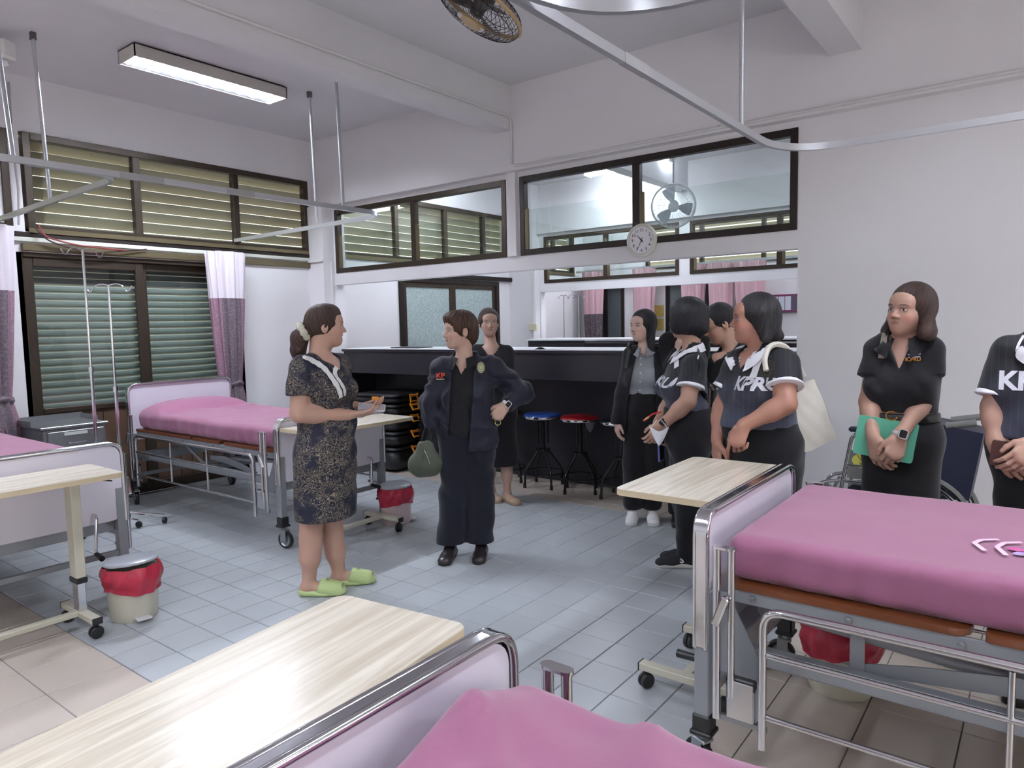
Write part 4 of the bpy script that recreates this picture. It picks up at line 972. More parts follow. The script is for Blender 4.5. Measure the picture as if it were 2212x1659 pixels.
for s in (-1, 1): MB().box(-.08, .08, -.006, 0, s*.11-.09, s*.11+.09).build('poster_sheet', mat('ochre poster', (196, 168, 92), .6, var=.5, vscale=30), t)
for n_, (px, lb) in enumerate(((1218, 'leftmost'), (1238, 'middle'), (1251, 'rightmost'))):
    d = ray(px, 700); q = Vector((0, 0, CAM_H))+d*(9.2/d.y)
    drip_stand(lb+' of the drip stands in the far ward', (q.x, 9.2, 0), 1.9, 0)['group'] = 'drip stands in the far ward'
t = thing('bed_screen', 'low white partition in the far ward behind the far counter', 'screen', (0, 0, 0), 0)
MB().box(-2.0, -1.2, 10.2, 10.25, 0, 1.6, b=.004).build('panel', WTOP, t)
for x in (-2.0, -1.25): MB().box(x, x+.05, 10.19, 10.26, 0, 1.62).build('post', GREYP, t)
t = thing('wall_fan', 'black wall fan in the far ward behind the upper window', 'fan', (-2.05, 10.1, 2.35), 0)
MB().lathe([(.01, 0), (.2, .0), (.24, .03), (.2, .08), (.01, .1)], n=28, M=Matrix.Rotation(PI/2, 4, 'X')).build('cage', BLKP, t, 40); MB().tube([(0, .0, 0), (0, .3, .1), (0, .4, .9)], .02, 8).build('bracket', BLKP, t, 40)
# ============================================================ people: smooth surfaces grown around a posed skeleton
V3 = lambda *a: np.array(a, float)
def nrm(v): v = np.asarray(v, float); return v/(np.linalg.norm(v)+1e-12)
def cap_(a, b, ra, rb, k=.02, n=None, s=1.0, end=None):
    """tapered capsule a-b; n, s: squashed to s of its size along n; end: cut flat beyond b"""
    return dict(t='c', a=np.asarray(a, float), b=np.asarray(b, float), ra=ra, rb=rb, k=k, n=None if n is None else nrm(n), s=s, end=end)
def ell_(c, ax, r, k=.02, sub=False): return dict(t='e', c=np.asarray(c, float), ax=np.asarray(ax, float), r=np.asarray(r, float), k=k, sub=sub)
def grow(prims, d):
    out = []
    for p in prims:
        q = dict(p)
        if p['t'] == 'c': q['ra'] = p['ra']+d; q['rb'] = p['rb']+d
        else: q['r'] = p['r']+d
        out.append(q)
    return out
def prim_d(p, X, Y, Z):
    if p['t'] == 'c':
        a, b = p['a'], p['b']; ab = b-a; L2 = ab@ab+1e-12
        dx, dy, dz = X-a[0], Y-a[1], Z-a[2]
        t = np.clip((dx*ab[0]+dy*ab[1]+dz*ab[2])/L2, 0, 1)
        dx = dx-t*ab[0]; dy = dy-t*ab[1]; dz = dz-t*ab[2]
        if p['n'] is not None:
            n = p['n']; q = (dx*n[0]+dy*n[1]+dz*n[2])*(1/p['s']-1); dx = dx+q*n[0]; dy = dy+q*n[1]; dz = dz+q*n[2]
        d = np.sqrt(dx*dx+dy*dy+dz*dz)-(p['ra']+(p['rb']-p['ra'])*t)
        if p['n'] is not None: d = d*(.5+.5*p['s'])
        if p['end'] is not None:
            u = ab/np.sqrt(L2); d = np.maximum(d, (X-b[0])*u[0]+(Y-b[1])*u[1]+(Z-b[2])*u[2])
        return d
    dx, dy, dz = X-p['c'][0], Y-p['c'][1], Z-p['c'][2]; A = p['ax']; r = p['r']
    u = [dx*A[i][0]+dy*A[i][1]+dz*A[i][2] for i in range(3)]
    k0 = np.sqrt(sum((u[i]/r[i])**2 for i in range(3))); k1 = np.sqrt(sum((u[i]/r[i]**2)**2 for i in range(3)))+1e-9
    return k0*(k0-1)/k1
def smin(a, b, k):
    h = np.maximum(k-np.abs(a-b), 0)/k; return np.minimum(a, b)-h*h*k*.25
def eval_sdf(prims, lo, hi, h, cuts=(), disp=None):
    n = np.maximum(4, np.ceil((hi-lo)/h).astype(int)+1)
    xs = [lo[i]+h*np.arange(n[i]) for i in range(3)]
    F = np.full(tuple(n), .2)
    for p in prims:
        if p['t'] == 'c':
            R = max(p['ra'], p['rb']); a = np.minimum(p['a'], p['b'])-R; b = np.maximum(p['a'], p['b'])+R
        else:
            R = max(p['r']); a = p['c']-R; b = p['c']+R
        m = p['k']+2*h; i0 = np.clip(np.floor((a-m-lo)/h).astype(int), 0, n); i1 = np.clip(np.ceil((b+m-lo)/h).astype(int)+1, 0, n)
        if np.any(i1 <= i0): continue
        sl = tuple(slice(i0[i], i1[i]) for i in range(3))
        X = xs[0][sl[0]][:, None, None]; Y = xs[1][sl[1]][None, :, None]; Z = xs[2][sl[2]][None, None, :]
        d = prim_d(p, X, Y, Z)
        F[sl] = -smin(-F[sl], d, p['k']) if p.get('sub') else smin(F[sl], d, p['k'])
    X = xs[0][:, None, None]; Y = xs[1][None, :, None]; Z = xs[2][None, None, :]
    if disp is not None: F = F+disp(X, Y, Z)
    for c in cuts: F = np.maximum(F, c(X, Y, Z))
    # close the surface at the border of the grid
    for ax in range(3):
        s0 = [slice(None)]*3; s0[ax] = 0; F[tuple(s0)] = np.maximum(F[tuple(s0)], .001); s0[ax] = -1; F[tuple(s0)] = np.maximum(F[tuple(s0)], .001)
    return F
def surf_net(F, lo, h):
    I = F < 0; nx, ny, nz = F.shape
    c = I[:-1, :-1, :-1].astype(np.int8).copy()
    for dx in (0, 1):
        for dy in (0, 1):
            for dz in (0, 1):
                if dx+dy+dz: c += I[dx:nx-1+dx, dy:ny-1+dy, dz:nz-1+dz]
    ix = np.argwhere((c > 0) & (c < 8))
    idx = np.full((nx-1, ny-1, nz-1), -1, np.int64); idx[tuple(ix.T)] = np.arange(len(ix))
    P = np.zeros((len(ix), 3)); W = np.zeros(len(ix))
    corners = [(a, b, d) for a in (0, 1) for b in (0, 1) for d in (0, 1)]
    for i, p in enumerate(corners):
        for q in corners[i+1:]:
            if sum(abs(p[k]-q[k]) for k in range(3)) != 1: continue
            fa = F[ix[:, 0]+p[0], ix[:, 1]+p[1], ix[:, 2]+p[2]]; fb = F[ix[:, 0]+q[0], ix[:, 1]+q[1], ix[:, 2]+q[2]]
            m = (fa < 0) != (fb < 0); t = np.where(m, fa/np.where(m, fa-fb, 1), 0)[:, None]
            P += np.where(m[:, None], np.array(p)+(np.array(q)-np.array(p))*t, 0); W += m
    V = lo+h*(ix+P/W[:, None]); Q = []
    for ax in range(3):
        b, d = [(1, 2), (2, 0), (0, 1)][ax]
        s0 = [slice(0, None)]*3; s1 = [slice(0, None)]*3; s0[ax] = slice(0, -1); s1[ax] = slice(1, None)
        A, B = I[tuple(s0)], I[tuple(s1)]
        e = np.argwhere(A != B); e = e[(e[:, b] > 0) & (e[:, d] > 0) & (e[:, b] < F.shape[b]-1) & (e[:, d] < F.shape[d]-1)]
        if len(e) == 0: continue
        eb = np.zeros(3, int); eb[b] = 1; ed = np.zeros(3, int); ed[d] = 1
        q = np.stack([idx[tuple((e-eb-ed).T)], idx[tuple((e-ed).T)], idx[tuple(e.T)], idx[tuple((e-eb).T)]], 1)
        fl = ~A[tuple(e.T)]; q[fl] = q[fl][:, ::-1]; Q.append(q)
    Q = np.concatenate(Q); return V, Q[(Q >= 0).all(1)]
def bounds(prims, pad=.02):
    lo = np.full(3, 9.); hi = -lo
    for p in prims:
        if p.get('sub'): continue
        if p['t'] == 'c':
            R = max(p['ra'], p['rb']); lo = np.minimum(lo, np.minimum(p['a'], p['b'])-R); hi = np.maximum(hi, np.maximum(p['a'], p['b'])+R)
        else: R = p['r']@np.abs(p['ax']); lo = np.minimum(lo, p['c']-R); hi = np.maximum(hi, p['c']+R)
    return lo-pad, hi+pad
def np_mesh(name, V, Q, m_, parent, smooth=True):
    me = bpy.data.meshes.new(name); me.vertices.add(len(V)); me.vertices.foreach_set('co', V.astype(np.float32).ravel())
    me.loops.add(len(Q)*4); me.loops.foreach_set('vertex_index', Q.astype(np.int32).ravel())
    me.polygons.add(len(Q)); me.polygons.foreach_set('loop_start', np.arange(0, len(Q)*4, 4, dtype=np.int32))
    me.polygons.foreach_set('use_smooth', np.full(len(Q), smooth)); me.update(calc_edges=True); me.materials.append(m_)
    o = bpy.data.objects.new(name, me); COL.objects.link(o); o.parent = parent; return o
def shape(name, prims, m_, parent, h=.007, cuts=(), disp=None):
    lo, hi = bounds(prims); F = eval_sdf(prims, lo, hi, h, cuts, disp); V, Q = surf_net(F, lo, h)
    return np_mesh(name, V, Q, m_, parent)
def folds(amp, f=1.0, seed=0, dirz=1.0):
    a = seed*1.7
    def g(X, Y, Z):
        w = np.sin(11*f*X+3*np.sin(7*Z*f+a)+a)+np.sin(13*f*Y+2.5*np.sin(9*Z*f+2*a))
        return amp*(.5*np.sin(34*f*(Z*dirz+.6*X-.4*Y)+2.2*w+a)+.5*np.sin(23*f*(Z*.5-.8*X+.5*Y)+1.7*w+2*a)+.4*np.sin(61*f*(.4*Z+X)+2*w))
    return g
# ------------------------------------------------------------ skin, hair and cloth
def skin_mat(name, rgb, lip=(150, 78, 78), open_mouth=False, smile=0.0, brow=(52, 38, 34), glow=1.0):
    m = mat(name, rgb, .5, var=.05, vscale=14, bump=.03, bscale=300); nt = m.node_tree; N = nt.nodes; L = nt.links; b = N['Principled BSDF']
    b.inputs['Subsurface Weight'].default_value = .08; b.inputs['Subsurface Radius'].default_value = (.01, .004, .002); b.inputs['Subsurface Scale'].default_value = .3
    at = N.new('ShaderNodeAttribute'); at.attribute_name = 'head_co'; sp = N.new('ShaderNodeSeparateXYZ'); L.new(at.outputs['Vector'], sp.inputs[0])
    def M(op, a, b_=None, c_=None):
        n = N.new('ShaderNodeMath'); n.operation = op
        for i, v in enumerate((a, b_, c_)):
            if v is None: continue
            if isinstance(v, (int, float)): n.inputs[i].default_value = v
            else: L.new(v, n.inputs[i])
        return n.outputs[0]
    x, y, z = sp.outputs; ax = M('ABSOLUTE', x)
    front = M('GREATER_THAN', y, .045)
    def soft(d, w):   # 1 inside (d<1) falling to 0 over w
        n = N.new('ShaderNodeMapRange'); n.interpolation_type = 'SMOOTHSTEP'; n.inputs[1].default_value = 1-w; n.inputs[2].default_value = 1+w; n.inputs[3].default_value = 1; n.inputs[4].default_value = 0; L.new(d, n.inputs[0]); return M('MULTIPLY', n.outputs[0], front)
    def ell2(px, pz, cx_, cz_, rx, rz): return M('ADD', M('POWER', M('DIVIDE', M('SUBTRACT', px, cx_), rx), 2.0), M('POWER', M('DIVIDE', M('SUBTRACT', pz, cz_), rz), 2.0))
    cur = b.inputs['Base Color'].links[0].from_socket
    def layer(mask, col, f=1.0):
        nonlocal cur
        mx = N.new('ShaderNodeMix'); mx.data_type = 'RGBA'; L.new(M('MULTIPLY', mask, f), mx.inputs[0]); L.new(cur, mx.inputs[6]); mx.inputs[7].default_value = srgb(*col); cur = mx.outputs[2]
    zb = M('SUBTRACT', z, M('MULTIPLY', M('POWER', M('DIVIDE', ax, .03), 2.0), .004*smile))
    layer(soft(ell2(ax, z, .045, -.032, .022, .02), .8), (206, 128, 112), .28)      # cheek colour
    layer(soft(ell2(ax, zb, 0, -.0555, .0205, .0088), .35), lip, .6)
    layer(soft(ell2(ax, zb, 0, -.0545, .020, .0012 if not open_mouth else .008), .5), (90, 44, 42), .7)
    if smile > .5: layer(soft(ell2(ax, zb, 0, -.0545, .017, .0028), .3), (225, 220, 210), .9)
    zbr = M('ADD', z, M('MULTIPLY', M('POWER', M('DIVIDE', M('SUBTRACT', ax, .032), .02), 2.0), .004))
    layer(soft(ell2(ax, zbr, .033, .024, .019, .0032), .5), brow, .8)
    layer(soft(ell2(ax, z, .0315, .0050, .0155, .0064), .25), (84, 58, 50), .7)
    layer(soft(ell2(ax, z, .0315, .0030, .0125, .0045), .2), (214, 206, 202), .9)
    layer(soft(ell2(ax, z, .0315, .0032, .0052, .0050), .2), (30, 20, 18), 1.0)
    layer(soft(ell2(ax, z, .0085, -.0345, .0035, .0022), .5), (90, 50, 44), .7)
    L.new(cur, b.inputs['Base Color']); return m
def hair_mat(name, a, b_, rough=.38):
    m = mat(name, a, rough+.12, spec=.35); nt = m.node_tree; N = nt.nodes; L = nt.links; b = N['Principled BSDF']
    at = N.new('ShaderNodeAttribute'); at.attribute_name = 'strand'
    n = N.new('ShaderNodeTexNoise'); n.inputs['Scale'].default_value = 1; n.inputs['Detail'].default_value = 3; mp = N.new('ShaderNodeMapping'); mp.inputs['Scale'].default_value = (44, 4.0, 5.0)
    L.new(at.outputs['Vector'], mp.inputs[0]); L.new(mp.outputs[0], n.inputs['Vector'])
    r = N.new('ShaderNodeValToRGB'); r.color_ramp.elements[0].position = .35; r.color_ramp.elements[1].position = .75; r.color_ramp.elements[0].color = srgb(*a); r.color_ramp.elements[1].color = srgb(*b_)
    L.new(n.outputs['Fac'], r.inputs[0]); L.new(r.outputs[0], b.inputs['Base Color'])
    bp = N.new('ShaderNodeBump'); bp.inputs['Strength'].default_value = .9; bp.inputs['Distance'].default_value = .006; L.new(n.outputs['Fac'], bp.inputs['Height']); L.new(bp.outputs[0], b.inputs['Normal']); return m
def cloth(name, rgb, rough=.85, bump=.12, bs=320, sheen=.15, var=.04): return mat(name, rgb, rough, var=var, vscale=9, bump=bump, bscale=bs, sheen=sheen, spec=.3)
HEAD = [(('e'), (0, -.014, .030), (.0745, .092, .086), .02), (('e'), (0, .016, -.022), (.0600, .068, .076), .03), (('e'), (0, .058, -.088), (.024, .020, .018), .03),
        (('e'), (.034, .048, -.030), (.028, .030, .030), .025), (('e'), (-.034, .048, -.030), (.028, .030, .030), .025), (('e'), (0, .040, -.066), (.044, .040, .034), .03),
        (('e'), (0, .055, .040), (.056, .034, .036), .03)]
def head_prims(o, fwd, up=None, big=1.0, neck=None, mouth=0.0, nr=.050):
    """o: centre at eye level, fwd: where the face looks"""
    f = nrm(fwd); u = np.array([0, 0, 1.]) if up is None else nrm(up); r = nrm(np.cross(f, u)); u = np.cross(r, f); A = np.array([r, f, u])
    T = lambda p: np.asarray(o, float)+big*(p[0]*r+p[1]*f+p[2]*u)
    P = [ell_(T(c), A, np.array(rr)*big, k) for _, c, rr, k in HEAD]
    for s in (-1, 1):
        P.append(ell_(T((s*.0335, .104, .000)), A, np.array((.021, .022, .0135))*big, .014, True))
        P.append(ell_(T((s*.0320, .0665, .0022)), A, np.array((.0170, .0160, .0105))*big, .004))
        P.append(cap_(T((s*.012, .0835, .020)), T((s*.046, .070, .021)), .0075*big, .006*big, .012))
        P.append(ell_(T((s*.0775, -.010, -.004)), A, np.array((.0085, .019, .031))*big, .006))
        P.append(ell_(T((s*.0835, -.003, -.002)), A, np.array((.005, .010, .016))*big, .004, True))
    P += [cap_(T((0, .080, .012)), T((0, .1005, -.024)), .0065*big, .0100*big, .012), ell_(T((.0125, .0905, -.029)), A, np.array((.0078, .0095, .0075))*big, .006), ell_(T((-.0125, .0905, -.029)), A, np.array((.0078, .0095, .0075))*big, .006)]
    P += [cap_(T((-.019, .074, -.0505)), T((0, .0835, -.0475)), .0045*big, .0062*big, .006), cap_(T((.019, .074, -.0505)), T((0, .0835, -.0475)), .0045*big, .0062*big, .006)]
    P += [cap_(T((-.015, .0745, -.0615-mouth)), T((.015, .0745, -.0615-mouth)), .0065*big, .0065*big, .007), cap_(T((0, .0785, -.061-mouth)), T((0, .0785, -.061-mouth)), .007*big, .007*big, .006)]
    if mouth: P.append(ell_(T((0, .082, -.0545-mouth*.4)), A, np.array((.017, .014, .004+mouth*.5))*big, .004, True))
    if neck is not None: P.append(cap_(T((0, -.030, -.055)), neck, nr*big, nr*1.08*big, .03))
    return P, A
def hand_prims(w, d, n, thumb, curl=.5, spread=.0, sc=1.0, curls=None):
    """w wrist, d towards the fingers, n where the palm faces, thumb side vector"""
    d = nrm(d); n = nrm(n-np.dot(n, d)*d); s = nrm(np.cross(d, n)); s = s if np.dot(s, thumb) > 0 else -s; P = []
    K = [.094, .098, .092, .082]; Ls = [(.040, .025, .020), (.045, .028, .021), (.041, .026, .020), (.032, .020, .018)]
    P.append(cap_(w+d*.018, w+d*.070, .034*sc, .040*sc, .014, n, .38))
    for i in range(4):
        off = (1.5-i)*.0195*sc; kb = w+d*K[i]*sc*.92+s*off
        P.append(cap_(w+d*.03*sc+s*off*.6, kb, .0125*sc, .0105*sc, .010))
        dd = nrm(d+s*(1.5-i)*(.05+spread)); p = kb; cu = curl if curls is None else curls[i]
        for j, L in enumerate(Ls[i]):
            a = cu*(.75, 1.0, .7)[j]; dd = nrm(dd*math.cos(a)+n*math.sin(a)); nn = nrm(n-np.dot(n, dd)*dd) if abs(np.dot(n, dd)) < .99 else n
            q = p+dd*L*sc; r0 = (.0098, .0086, .0078)[j]*sc; P.append(cap_(p, q, r0, (.0086, .0078, .0066)[j]*sc, .004)); p = q
            n_ = n; 
            # keep curling in the same plane
            if j < 2: n = nrm(n_-np.dot(n_, dd)*dd) if abs(np.dot(n_, dd)) < .98 else -d
        n = nrm(n_); n = nrm(np.cross(s, d)) if np.dot(np.cross(s, d), n0(w, d, n_, s)) > 0 else -nrm(np.cross(s, d))
    tb = w+d*.028*sc+s*.028*sc; t1 = tb+nrm(d*.75+s*.65+n*.35)*.036*sc; t2 = t1+nrm(d*.95+s*.15+n*.35)*.030*sc; t3 = t2+nrm(d+n*.35-s*.1)*.022*sc
    P += [cap_(tb, t1, .0165*sc, .0120*sc, .012), cap_(t1, t2, .0108*sc, .0098*sc, .005), cap_(t2, t3, .0098*sc, .0078*sc, .005)]
    return P
def n0(w, d, n, s): return n
def hand(w, d, n, thumb, curl=.5, spread=0.0, sc=1.0, curls=None):
    """as above with every finger curled in its own clean plane"""
    w = np.asarray(w, float); d = nrm(d); n = np.asarray(n, float); n = nrm(n-np.dot(n, d)*d); s = nrm(np.cross(d, n)); s = s if np.dot(s, thumb) > 0 else -s
    K = [.092, .096, .091, .082]; Ls = [(.040, .024, .020), (.044, .028, .021), (.041, .026, .020), (.032, .020, .018)]
    P = [cap_(w-d*.01, w+d*.03, .027*sc, .032*sc, .02, n, .62), cap_(w+d*.03*sc, w+d*.068*sc, .035*sc, .040*sc, .012, n, .36)]
    for i in range(4):
        off = (1.5-i)*.0198*sc; kb = w+d*K[i]*sc*.92+s*off; P.append(cap_(w+d*.035*sc+s*off*.7, kb, .0125*sc, .0106*sc, .008))
        d0 = nrm(d+s*(1.5-i)*(.04+spread)); ang = 0; p = kb; cu = curl if curls is None else curls[i]
        for j, L in enumerate(Ls[i]):
            ang += cu*(.8, 1.0, .7)[j]; dd = d0*math.cos(ang)+n*math.sin(ang); q = p+dd*L*sc
            P.append(cap_(p, q, (.0098, .0088, .0080)[j]*sc, (.0088, .0080, .0066)[j]*sc, .003)); p = q
    tb = w+d*.026*sc+s*.026*sc; t1 = tb+nrm(d*.75+s*.62+n*.35)*.036*sc; t2 = t1+nrm(d*.95+s*.15+n*.45)*.030*sc; t3 = t2+nrm(d+n*.45-s*.1)*.022*sc
    return P+[cap_(tb, t1, .0165*sc, .0122*sc, .012), cap_(t1, t2, .0110*sc, .0100*sc, .004), cap_(t2, t3, .0100*sc, .0078*sc, .004)]
HAIR_STR = lambda o, A, V: None
class Person:
    def __init__(s, label, base, group=None):
        s.b = np.array([base[0], base[1], 0.]); s.D = math.hypot(base[0], base[1]); s.v = np.array([base[0]/s.D, base[1]/s.D, 0]); s.r = np.array([s.v[1], -s.v[0], 0])
        s.t = thing('person', label, 'person', (base[0], base[1], 0), math.atan2(s.r[1], s.r[0]), group)
    def J(s, px, py, dt=0.0):
        """a point given by its place in the measured photograph and its distance dt in front of the person's own plane, in the person's frame (x right, y away, z up)"""
        d = ray(px, py); d = np.array(d); k = (s.D-dt)/(d@s.v); q = np.array([0, 0, CAM_H])+k*d-s.b; return np.array([q@s.r, q@s.v, q[2]])
    def body(s, prims, skin, fine=(), h=.010, hf=.0032, head=None):
        """one continuous skin: coarse where clothes cover it, fine inside the boxes of fine"""
        lo, hi = bounds(prims); F = eval_sdf(prims, lo, hi, h); V, Q = surf_net(F, lo, h); C = V[Q].mean(1); keep = np.ones(len(Q), bool)
        VV, QQ = [], []; off = 0; parts = []
        for a, b in fine:
            keep &= ~((C > a+.010) & (C < b-.010)).all(1)
            F2 = eval_sdf(prims, a, b, hf); V2, Q2 = surf_net(F2, a, hf); C2 = V2[Q2].mean(1); k2 = ((C2 > a+1.6*hf) & (C2 < b-1.6*hf)).all(1); parts.append((V2, Q2[k2]))
        parts.insert(0, (V, Q[keep]))
        for v, q in parts: VV.append(v); QQ.append(q+off); off += len(v)
        V = np.concatenate(VV); Q = np.concatenate(QQ); used = np.unique(Q); mp = np.full(len(V), -1); mp[used] = np.arange(len(used)); V = V[used]; Q = mp[Q]
        o = np_mesh('body', V, Q, skin, s.t)
        at = o.data.attributes.new('head_co', 'FLOAT_VECTOR', 'POINT')
        if head is not None: hc = ((V-head[0])@head[1].T)/head[2]
        else: hc = np.full((len(V), 3), -9.)
        at.data.foreach_set('vector', hc.astype(np.float32).ravel()); return o
    def hair(s, o_, A, big, prims, m_, cutface=True, name='hair', h=.0045, amp=.0006, freq=1.0, face=((0, .105, -.020), (.066, .074, .084))):
        T = lambda p: o_+big*(p[0]*A[0]+p[1]*A[1]+p[2]*A[2])
        P = [p for p in prims]
        if cutface: P.append(ell_(T(face[0]), A, np.array(face[1])*big, .01, True))
        def dsp(X, Y, Z):
            x = ((X-o_[0])*A[0][0]+(Y-o_[1])*A[0][1]+(Z-o_[2])*A[0][2]); y = ((X-o_[0])*A[1][0]+(Y-o_[1])*A[1][1]+(Z-o_[2])*A[1][2]); z = (Z-o_[2])
            ph = np.arctan2(x, -y-.3*z); return amp*(np.sin(ph*38*freq+9*z+2*np.sin(z*30))+.7*np.sin(ph*71*freq-14*z)+.5*np.sin(ph*17+25*z))
        ob = shape(name, P, m_, s.t, h, (), dsp)
        n = len(ob.data.vertices); V = np.empty(n*3, np.float32); ob.data.vertices.foreach_get('co', V); V = (V.reshape(-1, 3)-o_)@A.T
        st = np.stack([np.arctan2(V[:, 0], -V[:, 1]-.3*V[:, 2]+.02), np.hypot(V[:, 0], V[:, 1])*2, V[:, 2]*2], 1)
        at = ob.data.attributes.new('strand', 'FLOAT_VECTOR', 'POINT'); at.data.foreach_set('vector', st.astype(np.float32).ravel()); return ob
def cutz(z0, below=True):   # keep what lies above z0 (below=True removes the part under it)
    return (lambda X, Y, Z: (z0-Z)+0*X+0*Y) if below else (lambda X, Y, Z: (Z-z0)+0*X+0*Y)
def neckcut(nb, f, r=.066, vd=.09, vw=.055, z0=.06):
    """round neck hole with a V in front"""
    f = nrm((f[0], f[1], 0)); s = np.array([-f[1], f[0], 0])
    def g(X, Y, Z):
        fw = (X-nb[0])*f[0]+(Y-nb[1])*f[1]+0*Z; sd = (X-nb[0])*s[0]+(Y-nb[1])*s[1]+0*Z; zz = Z-nb[2]+0*X
        hole = np.maximum(np.sqrt((fw-.012)**2+sd**2)-r, -(zz+z0)+.6*0)
        out = -hole
        if vd:
            k = np.clip((zz+vd)/vd, 0, 1.3); v = np.maximum(np.maximum(np.abs(sd)-vw*k, -(fw-.01)), -(zz+vd)); out = np.maximum(out, -v)
        return out
    return g
def half(p, n):             # remove the side of the plane that n points to
    p = np.asarray(p, float); n = nrm(n); return lambda X, Y, Z: (X-p[0])*n[0]+(Y-p[1])*n[1]+(Z-p[2])*n[2]
def stick(obj, target, dirv, off=.0018):
    """lay a flat piece onto a surface by casting its points along dirv"""
    from mathutils.bvhtree import BVHTree
    me = target.data; bv = BVHTree.FromPolygons([v.co for v in me.vertices], [p.vertices for p in me.polygons]); d = Vector(dirv).normalized()
    for v in obj.data.vertices:
        loc, nn, i, dist = bv.ray_cast(v.co-d*.5, d)
        if loc is None: loc, nn, i, dist = bv.find_nearest(v.co)
        if loc is not None: v.co = loc-d*off
    return obj
def frame_of(c, fwd, up=(0, 0, 1)):
    """matrix of a flat piece facing fwd (its own z), its y up"""
    z = Vector(fwd).normalized(); x = Vector(up).cross(z).normalized(); y = z.cross(x); M = Matrix((x, y, z)).transposed().to_4x4(); M.translation = Vector(c); return M
def patch(name, poly_w, poly_h, c, fwd, m_, parent, target, nx=8, ny=12, rot=0, shapef=None, off=.002, up=(0, 0, 1)):
    M = frame_of(c, fwd, up) @ Matrix.Rotation(rot, 4, 'Z'); mb = MB()
    def fn(u, v):
        x, y = (u-.5)*poly_w, (v-.5)*poly_h
        if shapef: x, y = shapef(u, v)
        return M @ Vector((x, y, 0))
    mb.grid(fn, nx, ny); o = mb.build(name, m_, parent, True); return stick(o, target, -Vector(fwd), off)
def disc(name, rx, ry, c, fwd, m_, parent, target, off=.002, rot=0):
    return patch(name, 0, 0, c, fwd, m_, parent, target, 16, 3, rot, lambda u, v: (rx*v*math.cos(2*PI*u), ry*v*math.sin(2*PI*u)), off)
def ring_patch(name, r0, r1, ky, c, fwd, m_, parent, target, off=.003):
    return patch(name, 0, 0, c, fwd, m_, parent, target, 28, 1, 0, lambda u, v: ((r0+(r1-r0)*v)*math.cos(2*PI*u), ky*(r0+(r1-r0)*v)*math.sin(2*PI*u)), off)
def letters(name, txt, size, c, fwd, m_, parent, target, bold=.0, rot=0, off=.0025):
    o = text_mesh(name, txt, size, m_, parent, frame_of(c, fwd) @ Matrix.Rotation(rot, 4, 'Z'), 0, bold)
    bm = bmesh.new(); bm.from_mesh(o.data); bmesh.ops.triangulate(bm, faces=bm.faces); bmesh.ops.subdivide_edges(bm, edges=[e for e in bm.edges if e.calc_length() > .02], cuts=2); bm.to_mesh(o.data); bm.free()
    return stick(o, target, -Vector(fwd), off)
def strip(parent, name, pts, w, m_, over, dirv, off=.005, n=30, flare=0.0):
    """flat band laid over cloth along a path"""
    P = fillet([tuple(q) for q in pts], .05, 5); L = [0.0]
    for a, b in zip(P, P[1:]): L.append(L[-1]+(b-a).length)
    d = Vector(dirv).normalized()
    def at_(t):
        t *= L[-1]
        for i in range(len(P)-1):
            if t <= L[i+1] or i == len(P)-2: k = (t-L[i])/(L[i+1]-L[i]+1e-9); return P[i].lerp(P[i+1], k), (P[i+1]-P[i]).normalized()
    def fn(u, v):
        p_, tg = at_(v); s_ = tg.cross(d).normalized(); return p_+s_*(w*(1+flare*v)+.003*math.sin(v*44))*(u-.5)
    o = MB().grid(fn, 6, n).build(name, m_, parent, True); return stick(o, over, d, off)
def collar(parent, c, fwd, r, m_, drop=.045, point=.05, gap=.5, tilt=.25, rise=.02, sq=.85, name='collar', over=None):
    """fold-down collar round the neck, open in front"""
    f = Vector(fwd).normalized(); f.z = 0; f.normalize(); s = Vector((0, 0, 1)).cross(f); c = Vector(c); mb = MB()
    for layer, off in ((0, .0), (1, .0035)):
        def fn(u, v):
            a = gap+(2*PI-2*gap)*u; fr = max(0, 1-min(u, 1-u)/.16)
            rr = r*(1+.02*v)+off; k = abs(v)
            out = rr+(.030+.012*fr)*v; z = rise*(1-.2*v)-(drop+point*fr*.6)*v+tilt*r*(-math.cos(a))*1.0
            d = f*math.cos(a)*sq+s*math.sin(a)
            return c+d*out*(1+.0)+f*(point*fr*v*.55)+Vector((0, 0, z+.0))
        mb.grid(fn, 40, 5)
    o = mb.build(name, m_, parent, True)
    if over is not None:
        from mathutils.bvhtree import BVHTree
        me = over.data; bv = BVHTree.FromPolygons([v.co for v in me.vertices], [p.vertices for p in me.polygons])
        for i, v in enumerate(o.data.vertices):
            loc, nn, _, dist = bv.find_nearest(v.co)
            if loc is not None and (v.co-loc).dot(nn) < .009: v.co = loc+nn*(.007+(.003 if i >= len(o.data.vertices)//2 else 0))
    return o
def shoe(parent, heel, toe, m_, sole, w=.042, hgt=.075, name='shoe', open_top=None, sole_m=None):
    """closed shoe from heel to toe"""
    heel, toe = np.asarray(heel, float), np.asarray(toe, float); d = nrm(toe-heel); s = np.array([-d[1], d[0], 0]); L = np.linalg.norm(toe-heel); up = np.array([0, 0, 1.])
    H = heel.copy(); H[2] = 0; Tt = toe.copy(); Tt[2] = 0
    P = [cap_(H+d*.035+up*.035, Tt-d*.045+up*.022, .036, .036, .03, up, .8), cap_(Tt-d*.10+up*.03, Tt-d*.045+up*.022, .040, .040, .02, up, .6), cap_(H+d*.04+up*.03, H+d*.045+up*hgt, .036, .034, .03), cap_(H+d*.08+up*.055, Tt-d*.10+up*.03, .032, .030, .03)]
    o = shape(name, P, m_, parent, .005, [cutz(.012), cutz(hgt+.012, False)])
    S_ = [cap_(H+d*.035+up*.01, Tt-d*.045+up*.01, .038, .043, .02, up, .5)]
    so = shape('sole', S_, sole_m or sole, o, .005, [cutz(.0005), cutz(.022, False)]); return o
